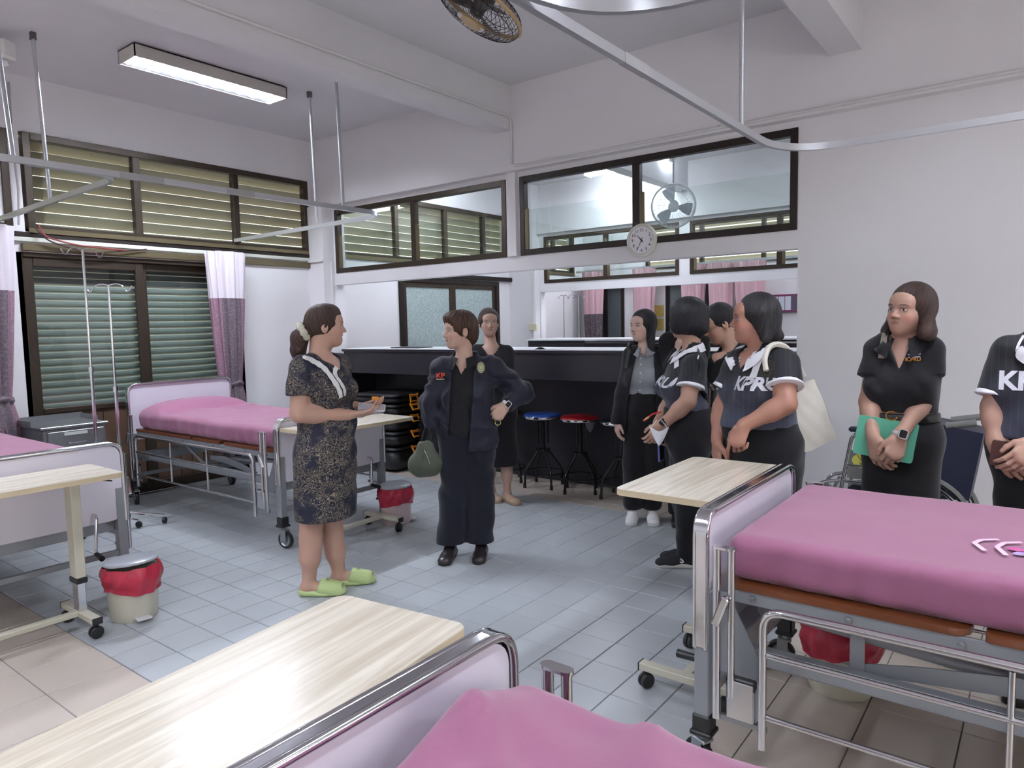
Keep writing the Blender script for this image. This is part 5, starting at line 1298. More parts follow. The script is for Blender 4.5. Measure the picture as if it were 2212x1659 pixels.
print('people')
SK1 = skin_mat('skin warm', (184, 146, 128), (150, 92, 88), open_mouth=True)
SK2 = skin_mat('skin fair', (192, 158, 142), (150, 92, 92))
SK4 = skin_mat('skin light', (204, 172, 156), (168, 96, 92))
SK5 = skin_mat('skin tan', (178, 140, 120), (146, 94, 86))
SK7 = skin_mat('skin deep tan', (168, 122, 104), (146, 90, 82), smile=1.0)
SK8 = skin_mat('skin olive', (174, 138, 120), (140, 92, 86))
H_BR = hair_mat('dark brown hair', (34, 22, 20), (84, 60, 50)); H_BR2 = hair_mat('reddish brown hair', (44, 28, 22), (96, 66, 50)); H_BK = hair_mat('black hair', (14, 12, 16), (44, 42, 50), .3); H_GR = hair_mat('black hair with grey strands', (14, 12, 15), (58, 56, 58), .34)
NAVY = cloth('navy jacket cloth', (22, 24, 40), .6, .05, sheen=.1); BLKC = cloth('black cloth', (17, 17, 21)); BLKT = cloth('black knit', (20, 20, 24), .9); WHT = cloth('white knit', (232, 232, 238), .8); GRYS = cloth('grey shirt cotton', (138, 140, 146), .8); TWEED = mat('black tweed', (24, 24, 28), .9, var=.9, vscale=160, bump=.5, bscale=200)
SKIRT = cloth('black skirt cloth', (18, 17, 21), .9)
def torso(p, f, hip, waist, chest, neckb, SL, SR, wh=.165, ww=.135, wc=.150, dp=.68, bust=.0, belly=0.0):
    f = nrm((f[0], f[1], 0)); P = [cap_(hip, waist, wh, ww, .04, f, dp), cap_(waist, chest, ww, wc, .04, f, dp), cap_(SL, SR, .052, .052, .05), cap_(chest, neckb-np.array([0, 0, .02]), wc*.82, .055, .05, f, .62)]
    if bust:
        s = np.array([-f[1], f[0], 0])
        for q in (-1, 1): P.append(ell_(chest+f*(wc*dp*.72)+s*q*.068+np.array([0, 0, -.035]), np.array([s, f, [0, 0, 1.]]), np.array((.062, .052+bust, .06)), .05))
    if belly: P.append(ell_(waist+f*(ww*dp*.4)+np.array([0, 0, -.05]), np.eye(3), np.array((.11, .09, .10))+belly, .05))
    return P
def arm(S_, E_, W_, k=1.0): return [cap_(S_, E_, .050*k, .040*k, .03), cap_(E_, E_+(W_-E_)*.35, .041*k, .040*k, .02), cap_(E_+(W_-E_)*.3, W_, .040*k, .0255*k, .02)]
def leg(Hp, K, A, k=1.0): return [cap_(Hp, K, .088*k, .058*k, .03), cap_(K, A, .052*k, .034*k, .02), cap_(K+(A-K)*.12, K+(A-K)*.48, .054*k, .056*k, .03)]
def foot(A, d, L=.20):
    d = nrm((d[0], d[1], 0)); h = np.array([A[0], A[1], 0]); return [cap_(A, h+np.array([0, 0, .04])-d*.02, .034, .032, .02), cap_(h+np.array([0, 0, .045]), h+d*(L-.075)+np.array([0, 0, .022]), .034, .027, .02), cap_(h+d*.06+np.array([0, 0, .03]), h+d*(L-.08)+np.array([0, 0, .022]), .036, .030, .02, np.array([0, 0, 1.]), .6)]
def box(c, r): return (np.asarray(c, float)-r, np.asarray(c, float)+r)
def fdir(a, toward=0.0):   # direction in the person frame: a degrees, 0 = right, 90 = away, -90 = to the camera
    return np.array([math.cos(math.radians(a)), math.sin(math.radians(a)), 0])
def wristwatch(parent, w, d, n, strap, case_, screen, r=.030):
    d = Vector(nrm(d)); n = Vector(nrm(n)); x = n.cross(d).normalized(); n = d.cross(x); w = Vector(w); k = MB()
    k.tube([w+(x*math.cos(2*PI*i/24)*r+n*math.sin(2*PI*i/24)*r*.82) for i in range(24)], .009, 6, closed=True, flat=(tuple(d), .3)); o = k.build('watch_strap', strap, parent, True)
    M = Matrix((x, d, n)).transposed().to_4x4(); M.translation = w+n*(r*.80); MB().prism(rrect(.036, .041, .009, 4), 0, .010, M).build('watch_case', case_, o, 30); MB().prism(rrect(.030, .035, .007, 4), .0101, .0112, M).build('watch_screen', screen, o, 30); return o
UP = np.array([0, 0, 1.])
# ---------------------------------------------------------------- 1 woman in the lace dress
p = Person('woman in a navy lace dress with a white collar and green slides, holding a phone', (-3.20, 2.44)); J = p.J
f = fdir(-32); ho = J(704, 706); nb = J(690, 782)
SR, SL = J(652, 796, .12), J(734, 790, -.12); ER, WR = J(646, 893, .16), J(752, 896, .12); EL, WL = J(742, 888, -.13), J(768, 877, .0)
hip, waist, chest = J(703, 985), J(702, 895), J(697, 830)
HR, HL = J(676, 1000, .04), J(726, 1000, -.04); KR, KL = J(672, 1150, .05), J(716, 1145, -.05); AR, AL = J(667, 1264, .05), J(733, 1243, -.06)
hp, A = head_prims(ho, fdir(2), None, 1.0, nb, .010, .056)
T_ = torso(p, f, hip, waist, chest, nb, SL, SR, .185, .160, .168, .74, .02, .01)
hr = hand(WR, nrm(J(800, 893, .10)-WR), UP*.9+fdir(80)*.4, fdir(90), .28, sc=1.0); hl = hand(WL, nrm(J(800, 880, .02)-WL), UP, fdir(90), .55)
bp = T_+hp+arm(SR, ER, WR, 1.18)+arm(SL, EL, WL, 1.1)+leg(HR, KR, AR, 1.06)+leg(HL, KL, AL, 1.06)+foot(AR, fdir(-14), .23)+foot(AL, fdir(-8), .23)+hr+hl
p.body(bp, SK1, [box(ho-UP*.03, (.15, .15, .19)), box((WR+WL)/2+J(790, 890, .05)*0+np.array([.05, 0, 0]), (.14, .12, .09)), box((AR+AL)/2*np.array([1, 1, 0])+UP*.06, (.24, .2, .08))], head=(ho, A, 1.0))
def lace():
    m = mat('navy lace over beige lining', (22, 24, 46), .8); nt = m.node_tree; N = nt.nodes; L = nt.links
    tc = N.new('ShaderNodeTexCoord'); n1 = N.new('ShaderNodeTexNoise'); n1.inputs['Scale'].default_value = 14; n1.inputs['Detail'].default_value = 1
    L.new(tc.outputs['Object'], n1.inputs['Vector']); ad = N.new('ShaderNodeMixRGB'); ad.blend_type = 'ADD'; ad.inputs[0].default_value = .12; L.new(tc.outputs['Object'], ad.inputs[1]); L.new(n1.outputs['Color'], ad.inputs[2])
    w = N.new('ShaderNodeTexWave'); w.wave_type = 'RINGS'; w.rings_direction = 'SPHERICAL'; w.inputs['Scale'].default_value = 20; w.inputs['Distortion'].default_value = 13; w.inputs['Detail'].default_value = 1.5; w.inputs['Detail Scale'].default_value = 3.2; L.new(ad.outputs[0], w.inputs['Vector'])
    v = N.new('ShaderNodeTexVoronoi'); v.inputs['Scale'].default_value = 30; v.feature = 'F1'; L.new(ad.outputs[0], v.inputs['Vector'])
    r = N.new('ShaderNodeValToRGB'); r.color_ramp.interpolation = 'LINEAR'; r.color_ramp.elements[0].position = .80; r.color_ramp.elements[1].position = .90; L.new(w.outputs['Fac'], r.inputs[0])
    n2 = N.new('ShaderNodeTexNoise'); n2.inputs['Scale'].default_value = 9; L.new(tc.outputs['Object'], n2.inputs['Vector']); r2 = N.new('ShaderNodeValToRGB'); r2.color_ramp.elements[0].position = .40; r2.color_ramp.elements[1].position = .50; L.new(n2.outputs['Fac'], r2.inputs[0])
    r3 = N.new('ShaderNodeValToRGB'); r3.color_ramp.elements[0].position = .14; r3.color_ramp.elements[0].color = (1, 1, 1, 1); r3.color_ramp.elements[1].position = .19; r3.color_ramp.elements[1].color = (0, 0, 0, 1); L.new(v.outputs['Distance'], r3.inputs[0])
    mm = N.new('ShaderNodeMath'); mm.operation = 'MULTIPLY'; L.new(r.outputs[0], mm.inputs[0]); L.new(r2.outputs[0], mm.inputs[1])
    m3 = N.new('ShaderNodeMath'); m3.operation = 'MULTIPLY'; L.new(r3.outputs[0], m3.inputs[0]); m3.inputs[1].default_value = .35
    m4 = N.new('ShaderNodeMath'); m4.operation = 'MAXIMUM'; L.new(mm.outputs[0], m4.inputs[0]); L.new(m3.outputs[0], m4.inputs[1])
    mx = N.new('ShaderNodeMix'); mx.data_type = 'RGBA'; L.new(m4.outputs[0], mx.inputs[0]); mx.inputs[6].default_value = srgb(20, 22, 42); mx.inputs[7].default_value = srgb(140, 128, 104); L.new(mx.outputs[2], N['Principled BSDF'].inputs['Base Color'])
    bp_ = N.new('ShaderNodeBump'); bp_.inputs['Strength'].default_value = .4; bp_.inputs['Distance'].default_value = -.003; L.new(m4.outputs[0], bp_.inputs['Height']); L.new(bp_.outputs[0], N['Principled BSDF'].inputs['Normal']); return m
LACE = lace(); LACEW = mat('white lace', (222, 222, 220), .85, var=.22, vscale=90, bump=.5, bscale=120)
hem = J(705, 1112)
dr = grow(T_, .012)+[cap_(hip, hem, .195, .200, .05, f, .80), cap_(SR, SR+(ER-SR)*.62, .066, .074, .015, end=1), cap_(SL, SL+(EL-SL)*.62, .064, .070, .015, end=1)]
dress = shape('dress', dr, LACE, p.t, .006, [cutz(hem[2]), neckcut(nb, f, .072, .05, .06)], folds(.0045, .9, 1))
strip(p.t, 'lace_collar', [J(664, 768, .2), J(684, 778, .2), J(712, 793, .2), J(727, 812, .2), J(744, 860, .2)], .034, LACEW, dress, -fdir(-62), .006, 40, -.25)
strip(p.t, 'lace_collar', [J(736, 786, .1), J(748, 806, .2), J(764, 856, .2)], .030, LACEW, dress, -fdir(-50), .007, 30, -.2)
ht = [ell_(ho+A[1]*-.018+A[2]*.032, A, (.086, .098, .096), .03), cap_(ho-A[1]*.05+A[2]*.01, ho-A[1]*.085+A[2]*-.02, .06, .045, .03), cap_(ho+A[1]*.03+A[2]*.07, ho-A[1]*.02-A[2]*.02+fdir(-90)*.0, .05, .055, .03)]
p.hair(ho, A, 1.0, ht, H_BR, face=((0, .098, -.030), (.086, .066, .092)))
sc_ = J(655, 716, .02); MB().tube([tuple(sc_+.040*(math.cos(2*PI*i/20)*nrm(UP*.85+fdir(180)*.45)+math.sin(2*PI*i/20)*fdir(90)*.9)) for i in range(20)], [.019+.004*math.sin(i*2.3) for i in range(20)], 8, closed=True).build('scrunchie', mat('cream lace scrunchie', (206, 202, 186), .9, var=.2, vscale=90, bump=.6, bscale=110), p.t, True)
p.hair(ho, A, 1.0, [cap_(J(662, 712), J(647, 730), .030, .042, .03), cap_(J(647, 730), J(642, 758), .044, .036, .03), cap_(J(642, 758), J(638, 778), .034, .012, .02), cap_(J(650, 740), J(656, 768), .03, .012, .02)], H_BR, False, 'ponytail', amp=.0005, freq=1.6)
nc = MB().tube([tuple(nb+UP*(.035-.05*(.5+.5*math.cos(a)))+(f*math.cos(a)*.074+np.array([-f[1], f[0], 0])*math.sin(a)*.070)) for a in [2*PI*i/40 for i in range(40)]], .0016, 5, closed=True).build('necklace', mat('gold', (210, 160, 70), .25, 1), p.t, True)
GS = mat('pale green foam', (178, 196, 134), .55); INKG = mat('dark green print', (52, 74, 44), .6)
for A_, dd in ((AR, fdir(-14)), (AL, fdir(-8))):
    h0 = np.array([A_[0], A_[1], 0])-dd*.055; tt = h0+dd*.262
    so = shape('slide_sole', [cap_(h0+dd*.04+UP*.02, h0+dd*.14+UP*.014, .044, .040, .02, UP, .62), cap_(h0+dd*.13+UP*.014, tt-dd*.05+UP*.018, .042, .050, .03, UP, .5)], GS, p.t, .005, [cutz(.001)])
    st2 = shape('slide_strap', [cap_(h0+dd*.135+UP*.042, tt-dd*.055+UP*.024, .053, .053, .02, UP, .92)], GS, so, .0045, [cutz(.006), half(h0+dd*.112+UP*.05, nrm(-dd*1.0+UP*.45)), (lambda X, Y, Z, c=tt-dd*.018+UP*.038: .026-np.sqrt((X-c[0])**2+(Y-c[1])**2+((Z-c[2])*1.3)**2))])
    o = text_mesh('slide_print', 'DRSE', .026, INKG, st2, frame_of(h0+dd*.165+UP*.11, nrm(UP*.8+fdir(-90)*.6), tuple(dd)) @ Matrix.Rotation(0, 4, 'Z'), 0); stick(o, st2, Vector(-nrm(UP*.8+fdir(-90)*.6)), .001)
ph = J(803, 880, .06); M = Matrix.Translation(Vector(p.b+ph[0]*p.r+ph[1]*p.v+UP*ph[2])) @ Matrix.Rotation(math.atan2(p.r[1], p.r[0])-.12, 4, 'Z') @ Matrix.Rotation(.10, 4, 'Y') @ Matrix.Rotation(.38, 4, 'X')
tph = thing('phone', 'silver phone in a clear case held flat by the woman in the lace dress', 'phone'); tph.matrix_world = M
MB().prism(rrect(.150, .074, .010, 4), -.004, .004).build('case', mat('pale phone case', (206, 196, 200), .25), tph, 30); MB().prism(rrect(.142, .066, .008, 4), .004, .0048).build('screen', mat('reflecting screen', (190, 186, 192), .06, .3), tph, 30)
# ---------------------------------------------------------------- 2 woman in the navy jacket
p = Person('woman with short brown hair in an open navy jacket, one hand on her hip', (-2.93, 3.33)); J = p.J
f = fdir(-105); ho = J(992, 716, .02); nb = J(1003, 778)
SR, SL = J(958, 800, .0), J(1064, 796, .0); ER, WR = J(930, 870, .02), J(934, 915, .03); EL, WL = J(1128, 848, -.10), J(1092, 876, .10)
hip, waist, chest = J(1010, 945), J(1008, 890), J(1008, 838)
HR, HL = J(984, 955), J(1034, 955); KR, KL = J(982, 1070), J(1036, 1070); AR, AL = J(973, 1190, .02), J(1040, 1192, .02)
hf = fdir(-158); hp, A = head_prims(ho, hf, None, .98, nb, 0, .050)
T_ = torso(p, f, hip, waist, chest, nb, SL, SR, .155, .145, .155, .70, .01, .02)
hl = hand(WL, nrm(J(1068, 905, .12)-WL), fdir(90), UP, 1.15, curls=(1.25, 1.3, 1.35, 1.4)); 
bp = T_+hp+arm(SR, ER, WR)+arm(SL, EL, WL)+leg(HR, KR, AR, .9)+leg(HL, KL, AL, .9)+foot(AR, fdir(-100), .21)+foot(AL, fdir(-98), .21)+hl
p.body(bp, SK2, [box(ho-UP*.03, (.15, .15, .19)), box(WL+np.array([-.04, -.02, -.03]), (.10, .09, .10))], head=(ho, A, .98))
tr_ = [cap_(HR+UP*.03, KR, .108, .092, .03), cap_(KR, AR+UP*.04, .092, .084, .03), cap_(HL+UP*.03, KL, .108, .092, .03), cap_(KL, AL+UP*.04, .092, .084, .03), cap_(hip, waist, .165, .15, .04, f, .75)]
TRN = cloth('navy black trouser cloth', (16, 18, 30))
cz_ = J(1010, 1168)[2]
shape('trousers', tr_, TRN, p.t, .008, [cutz(cz_), cutz(waist[2], False)], folds(.006, .8, 2))
inner = shape('polo_shirt', grow(T_, .006), BLKC, p.t, .007, [cutz(hip[2]+.02), neckcut(nb, f, .060, .085, .040)], folds(.003, .9, 3))
collar(p.t, nb+f*.006+UP*.012, f, .064, BLKC, drop=.035, point=.05, gap=.42, tilt=.30, rise=.022, over=inner)
sd = np.array([-f[1], f[0], 0])   # her left ... towards screen right
jk = grow(T_, .024)+[cap_(SR, ER, .072, .062, .04), cap_(ER, J(936, 925, .03), .062, .055, .03, end=1), cap_(SL, EL, .075, .072, .04), cap_(EL, WL, .070, .050, .04, end=1), cap_(hip-UP*.02, waist, .185, .17, .04, f, .74), cap_(nb-UP*.02, nb+UP*.045-f*.02, .085, .078, .03)]
ja, jb = J(972, 800, .2), J(1012, 960, .2)
def opening(X, Y, Z, c=nb, f=f):
    zz = np.clip((nb[2]+.05-Z)/(nb[2]+.05-hip[2]), 0, 1.2); x = X; 
    left = (J(979, 765)[0])*(1-zz)+J(968, 940)[0]*zz; right = J(1027, 765)[0]*(1-zz)+J(1012, 940)[0]*zz
    inside = np.minimum(x-left, right-x)+0*Y; return np.minimum(inside, -(Y-c[1]-.01))
def noneck(X, Y, Z, c=nb): return .066-np.sqrt((X-c[0]+.00)**2+(Y-c[1]+.01)**2)+0*Z
hemj = lambda X, Y, Z: (hip[2]-.055-.10*np.clip((X-J(1012, 900)[0])/.3, -.4, .5)*0-Z)+0*Y
jacket = shape('jacket', jk, NAVY, p.t, .006, [cutz(J(1010, 968)[2]), opening, (lambda X, Y, Z: np.where(Z > nb[2]-.03, noneck(X, Y, Z), -1.)), cutz(nb[2]+.055, False)], folds(.0075, 1.15, 4))
zp = MB(); pts = [tuple(J(1027-15*i/14, 770+188*i/14, .16)) for i in range(15)]; zo = MB().tube(pts, .003, 5).build('zip', mat('dark zip', (60, 62, 72), .35, .6), p.t, True); stick(zo, jacket, (0, 1, 0), .002)
RED = mat('red embroidery', (206, 62, 40), .7); GOLDE = mat('pale gold embroidery', (196, 196, 150), .7); NVE = mat('navy embroidery', (24, 26, 44), .7)
letters('jacket_letters', 'KP', .046, J(950, 815, .2), (0, -1, 0), RED, p.t, jacket, .0012); patch('jacket_line', .050, .006, J(950, 822.5, .2), (0, -1, 0), GOLDE, p.t, jacket, 4, 2)
ec = J(1040, 796, .2); disc('emblem_disc', .024, .034, ec, (0, -1, 0), GOLDE, p.t, jacket, .003); ring_patch('emblem_ring', .0175, .0195, 1.4, ec, (0, -1, 0), NVE, p.t, jacket, .0045); ring_patch('emblem_ring', .008, .0095, 1.7, ec, (0, -1, 0), NVE, p.t, jacket, .0045)
for a in range(10): patch('emblem_mark', .003, .003, ec+np.array([.0215*math.cos(a*.628), 0, .030*math.sin(a*.628)]), (0, -1, 0), NVE, p.t, jacket, 1, 1, off=.0045)
ht = [ell_(ho+A[1]*-.020+A[2]*.036, A, (.092, .104, .100), .03), ell_(ho+A[1]*.045+A[2]*.085, A, (.070, .055, .038), .03), ell_(ho-A[1]*.075-A[2]*.03, A, (.060, .045, .06), .04), cap_(ho+A[0]*.060+A[1]*.045+A[2]*.055, ho+A[0]*.076+A[1]*.012-A[2]*.006, .026, .014, .02), cap_(ho-A[0]*.060+A[1]*.045+A[2]*.055, ho-A[0]*.076+A[1]*.012-A[2]*.006, .026, .014, .02)]
ht.append(ell_(ho+A[0]*.085-A[1]*.010-A[2]*.016, A, (.024, .028, .040), .008, True)); ht.append(ell_(ho-A[0]*.085-A[1]*.010-A[2]*.016, A, (.024, .028, .040), .008, True))
p.hair(ho, A, 1, ht, H_BR2, amp=.0018, freq=.8, face=((0, .112, -.030), (.085, .070, .088)))
er = ho-A[0]*.080*1.0-A[2]*.036-A[1]*.006; 
for q in (er, ho+A[0]*.08-A[2]*.036-A[1]*.006): MB().lathe([(.001, -.004), (.004, 0), (.001, .004)], tuple(q), 10).build('earring', WHITE_PL, p.t, True)
for A_, dd in ((AR, fdir(-104)), (AL, fdir(-98))): shoe(p.t, A_-dd*.055, A_+dd*.185, mat('dark brown leather', (42, 36, 38), .32), BLK)
wd = nrm(J(1068, 905, .12)-WL); wristwatch(p.t, WL-wd*.012, wd, nrm(fdir(-60)+UP*.35), mat('white strap', (220, 220, 222), .4), mat('silver case', (190, 190, 192), .2, 1), mat('black glass', (10, 10, 12), .08), .031)
MB().tube([tuple(WL+wd*.075+fdir(90)*.02+.018*(math.cos(2*PI*i/14)*UP+math.sin(2*PI*i/14)*fdir(0))-UP*.05) for i in range(14)], .0025, 5, closed=True).build('bracelet', mat('gold chain', (196, 176, 110), .3, 1), p.t, True)
# olive handbag hanging from her right forearm
W_of = lambda p, q: tuple(p.b+q[0]*p.r+q[1]*p.v+UP*q[2])
tb_ = thing('handbag', 'olive green handbag hanging beside the woman in the navy jacket', 'bag', W_of(p, J(918, 985, .05)), math.atan2(p.r[1], p.r[0]))
OL = cloth('olive leather', (74, 80, 66), .55, .12, 90)
bo = shape('bag_body', [cap_((-.045, 0, -.05), (.045, 0, -.05), .065, .065, .04, (0, 1, 0), .7), cap_((-.01, 0, .05), (.03, 0, .05), .028, .028, .04, (0, 1, 0), .6), cap_((0, 0, .05), (0, 0, -.05), .04, .08, .04, (0, 1, 0), .65)], OL, tb_, .006, (), folds(.003, 1.3, 7))
MB().tube([(.0, -.045, .045), (.02, -.052, 0), (.03, -.055, -.04)], .003, 6).build('zip_pull', CHROME, bo, 40)
MB().tube([(-.03, -.0, .06), (.0, 0, .16), (.035, .01, .27)], .008, 6, flat=((0, 1, 0), .5)).build('strap', mat('dark strap', (30, 32, 30), .6), tb_, True)
MB().tube([(.04, .0, .06), (.045, 0, .16), (.045, .01, .27)], .008, 6, flat=((0, 1, 0), .5)).build('strap', mat('dark strap', (30, 32, 30), .6), tb_, True)
patch('stitched_letters', .012, .03, (-.01, -.2, .0), (0, -1, 0), mat('olive stitching', (60, 66, 54), .7), bo, bo, 2, 3)
# ---------------------------------------------------------------- 3 woman behind, tweed top
p = Person('woman in a black tweed top and nude shoes behind the navy jacket woman', (-3.56, 4.62)); J = p.J
f = fdir(-100); ho = J(1056, 698); nb = J(1062, 752)
SR, SL = J(1030, 762), J(1093, 764); ER, WR = J(1028, 830), J(1040, 880, .08); EL, WL = J(1100, 830), J(1098, 880)
hip, waist, chest = J(1068, 890), J(1066, 840), J(1064, 796)
HR, HL = J(1052, 895), J(1084, 895); KR, KL = J(1056, 985), J(1094, 990); AR, AL = J(1062, 1060, -.05), J(1096, 1068, .05)
hp, A = head_prims(ho, fdir(-80), None, 1.0, nb, 0, .046)
T_ = torso(p, f, hip, waist, chest, nb, SL, SR, .155, .13, .145)
p.body(T_+hp+arm(SR, ER, WR)+arm(SL, EL, WL)+leg(HR, KR, AR, .85)+leg(HL, KL, AL, .85)+foot(AR, fdir(-70), .2)+foot(AL, fdir(-62), .2), SK2, [box(ho-UP*.03, (.13, .14, .18)), box(AL*np.array([1, 1, 0])+UP*.14, (.1, .12, .15))], head=(ho, A, 1))
tt_ = shape('tweed_top', grow(T_, .014)+[cap_(SL, EL, .062, .058, .03), cap_(EL, WL, .058, .05, .03), cap_(SR, ER, .062, .058, .03), cap_(ER, WR, .058, .05, .03)], TWEED, p.t, .008, [cutz(hip[2]), neckcut(nb, f, .068, .05, .06)], folds(.003, 1, 5))
shape('skirt', [cap_(waist, hip, .15, .175, .03, f, .8), cap_(hip, J(1078, 1003), .185, .165, .04, f, .85)], SKIRT, p.t, .009, [cutz(J(1078, 1003)[2])], folds(.004, .6, 6))
p.hair(ho, A, 1, [ell_(ho+A[1]*-.012+A[2]*.030, A, (.088, .098, .098), .03), cap_(ho-A[1]*.09, ho-A[1]*.10-A[2]*.02, .035, .03, .02)], H_BR, amp=.0005, face=((0, .106, -.042), (.061, .070, .090)))
NUD = mat('nude leather', (176, 152, 128), .35)
for A_, dd in ((AR, fdir(-70)), (AL, fdir(-58))): shoe(p.t, A_-dd*.045, A_+dd*.175, NUD, NUD, hgt=.04)
# ---------------------------------------------------------------- 4 woman in grey shirt and blazer
p = Person('woman with long black hair in a grey shirt, black blazer and white trainers', (-2.43, 4.66)); J = p.J
f = fdir(-100); ho = J(1388, 705, .02); nb = J(1393, 754)
SR, SL = J(1366, 770), J(1431, 772); ER, WR = J(1346, 850), J(1334, 908, .05); EL, WL = J(1440, 850), J(1436, 905, .03)
hip, waist, chest = J(1392, 895), J(1392, 846), J(1395, 806)
HR, HL = J(1374, 900), J(1412, 900); KR, KL = J(1370, 1000), J(1412, 1000); AR, AL = J(1367, 1095, .02), J(1409, 1095, .02)
hp, A = head_prims(ho, fdir(-135), None, .98, nb, 0, .046)
T_ = torso(p, f, hip, waist, chest, nb, SL, SR, .150, .13, .145, .68, .01)
hr_ = hand(WR, nrm(J(1333, 932, .06)-WR), fdir(20), fdir(-80), .45, sc=.92)
p.body(T_+hp+arm(SR, ER, WR, .9)+arm(SL, EL, WL, .9)+leg(HR, KR, AR, .85)+leg(HL, KL, AL, .85)+foot(AR, fdir(-95), .2)+foot(AL, fdir(-85), .2)+hr_, SK4, [box(ho-UP*.03, (.13, .14, .18)), box(WR-UP*.06, (.06, .07, .10))], head=(ho, A, .98))
sh = shape('shirt', grow(T_, .008), GRYS, p.t, .007, [cutz(waist[2]-.015), neckcut(nb, f, .054, .02, .03)], folds(.0035, 1.1, 8))
collar(p.t, nb+f*.010+UP*.012, f, .058, GRYS, over=sh, drop=.038, point=.040, gap=.30, tilt=.22, rise=.012, sq=1)
for yy in (776, 789, 808, 827, 846): disc('shirt_button', .0048, .0048, J(1384.5-(yy-776)*.03, yy, .2), (0, -1, 0), WHITE_PL, sh, sh, .004)
patch('shirt_placket', .030, .27, J(1385, 812, .2), (0, -1, 0), GRYS, sh, sh, 4, 24, off=.0025)
def op4(X, Y, Z):
    zz = np.clip((J(1390, 760)[2]-Z)/(J(1390, 760)[2]-J(1390, 930)[2]), -.2, 1.3); return np.minimum(np.minimum(X-(J(1376, 760)[0]*(1-zz)+J(1352, 930)[0]*zz-.018*np.sin(np.clip(zz, 0, 1)*PI)), (J(1411, 760)[0]*(1-zz)+J(1420, 930)[0]*zz)-X)+0*Y, -(Y-nb[1]-.02))
shape('blazer', grow(T_, .022)+[cap_(SR, ER, .066, .058, .03), cap_(ER, J(1332, 918, .05), .058, .050, .03, end=1), cap_(SL, EL, .066, .058, .03), cap_(EL, J(1435, 918), .058, .05, .03, end=1), cap_(waist, J(1390, 925), .155, .19, .03, f, .75)], BLKC, p.t, .007, [cutz(J(1390, 930)[2]), op4, (lambda X, Y, Z: np.where(Z > nb[2]-.01, .055-np.sqrt((X-nb[0])**2+(Y-nb[1])**2)+0*Z, -1.)), cutz(nb[2]+.03, False)], folds(.003, .9, 9))
t4 = [cap_(HR+UP*.03, KR, .098, .082, .03), cap_(KR, AR+UP*.03, .082, .072, .03), cap_(HL+UP*.03, KL, .098, .082, .03), cap_(KL, AL+UP*.03, .082, .072, .03), cap_(hip, waist, .155, .135, .04, f, .75)]
shape('trousers', t4, BLKC, p.t, .009, [cutz(J(1390, 1098)[2]), cutz(waist[2]+.01, False)], folds(.003, .7, 10))
p.hair(ho, A, 1, [ell_(ho+A[1]*-.018+A[2]*.034, A, (.088, .100, .096), .03)]+[cap_(ho+A[0]*s_*.060-A[1]*.005+A[2]*.02, ho+A[0]*s_*.072-A[1]*.02-A[2]*(.15 if s_ > 0 else .17), .034, .026, .03) for s_ in (-1, 1)]+[cap_(ho-A[1]*.05, ho-A[1]*.06-A[2]*.17, .06, .045, .03)], H_BK, face=((0, .108, -.040), (.069, .082, .108)), amp=.0005)
STR = mat('dark grey strap', (50, 48, 48), .7)
for xa, xb in ((1360, 1351), (1437, 1442)):
    o = MB().tube([tuple(J(xa+(xb-xa)*i/10, 748+50*i/10, .2)) for i in range(11)], .014, 6, flat=((0, 1, 0), 1)).build('bag_strap', STR, p.t, True); stick(o, [c for c in p.t.children if c.name.startswith('blazer')][0], (0, 1, 0), .005)
    MB().tube([tuple(J(xa-3, 750, .06)), tuple(J(xa, 742, .0)), tuple(J(xa+4, 746, -.08))], .012, 6).build('bag_strap', STR, p.t, True)
WSH = mat('white trainer leather', (226, 226, 228), .5)
for A_, dd in ((AR, fdir(-95)), (AL, fdir(-88))):
    s_ = shoe(p.t, A_-dd*.05, A_+dd*.185, WSH, WSH, hgt=.08, name='trainer')
    for k in range(4): MB().tube([tuple(A_*np.array([1, 1, 0])+dd*(.035+.022*k)+np.array([-dd[1], dd[0], 0])*x+UP*(.086-.011*k-abs(x)*.35)) for x in (-.026, -.013, 0, .013, .026)], .0035, 5).build('lace', WHT, s_, True)
# ---------------------------------------------------------------- 5 woman with black bob, back three-quarter
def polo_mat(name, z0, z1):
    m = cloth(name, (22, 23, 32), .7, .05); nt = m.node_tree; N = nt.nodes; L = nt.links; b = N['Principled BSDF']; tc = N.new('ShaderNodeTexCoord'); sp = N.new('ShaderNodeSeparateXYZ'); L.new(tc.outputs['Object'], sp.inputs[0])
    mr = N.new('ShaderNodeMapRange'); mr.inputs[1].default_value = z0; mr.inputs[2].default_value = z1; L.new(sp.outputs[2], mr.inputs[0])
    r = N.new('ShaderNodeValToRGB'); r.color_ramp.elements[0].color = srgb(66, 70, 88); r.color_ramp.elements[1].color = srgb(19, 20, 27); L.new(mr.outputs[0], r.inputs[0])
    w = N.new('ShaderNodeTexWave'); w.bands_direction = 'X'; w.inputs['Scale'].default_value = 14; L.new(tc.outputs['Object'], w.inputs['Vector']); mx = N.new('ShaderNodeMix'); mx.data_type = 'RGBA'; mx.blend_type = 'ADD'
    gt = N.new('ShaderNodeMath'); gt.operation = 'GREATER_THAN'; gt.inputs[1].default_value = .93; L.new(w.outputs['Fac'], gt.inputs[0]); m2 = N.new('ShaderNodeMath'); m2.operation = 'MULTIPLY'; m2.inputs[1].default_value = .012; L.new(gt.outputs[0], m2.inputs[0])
    cb = N.new('ShaderNodeCombineColor'); [L.new(m2.outputs[0], cb.inputs[i]) for i in range(3)]; mx.inputs[0].default_value = 1; L.new(r.outputs[0], mx.inputs[6]); L.new(cb.outputs[0], mx.inputs[7]); L.new(mx.outputs[2], b.inputs['Base Color']); return m
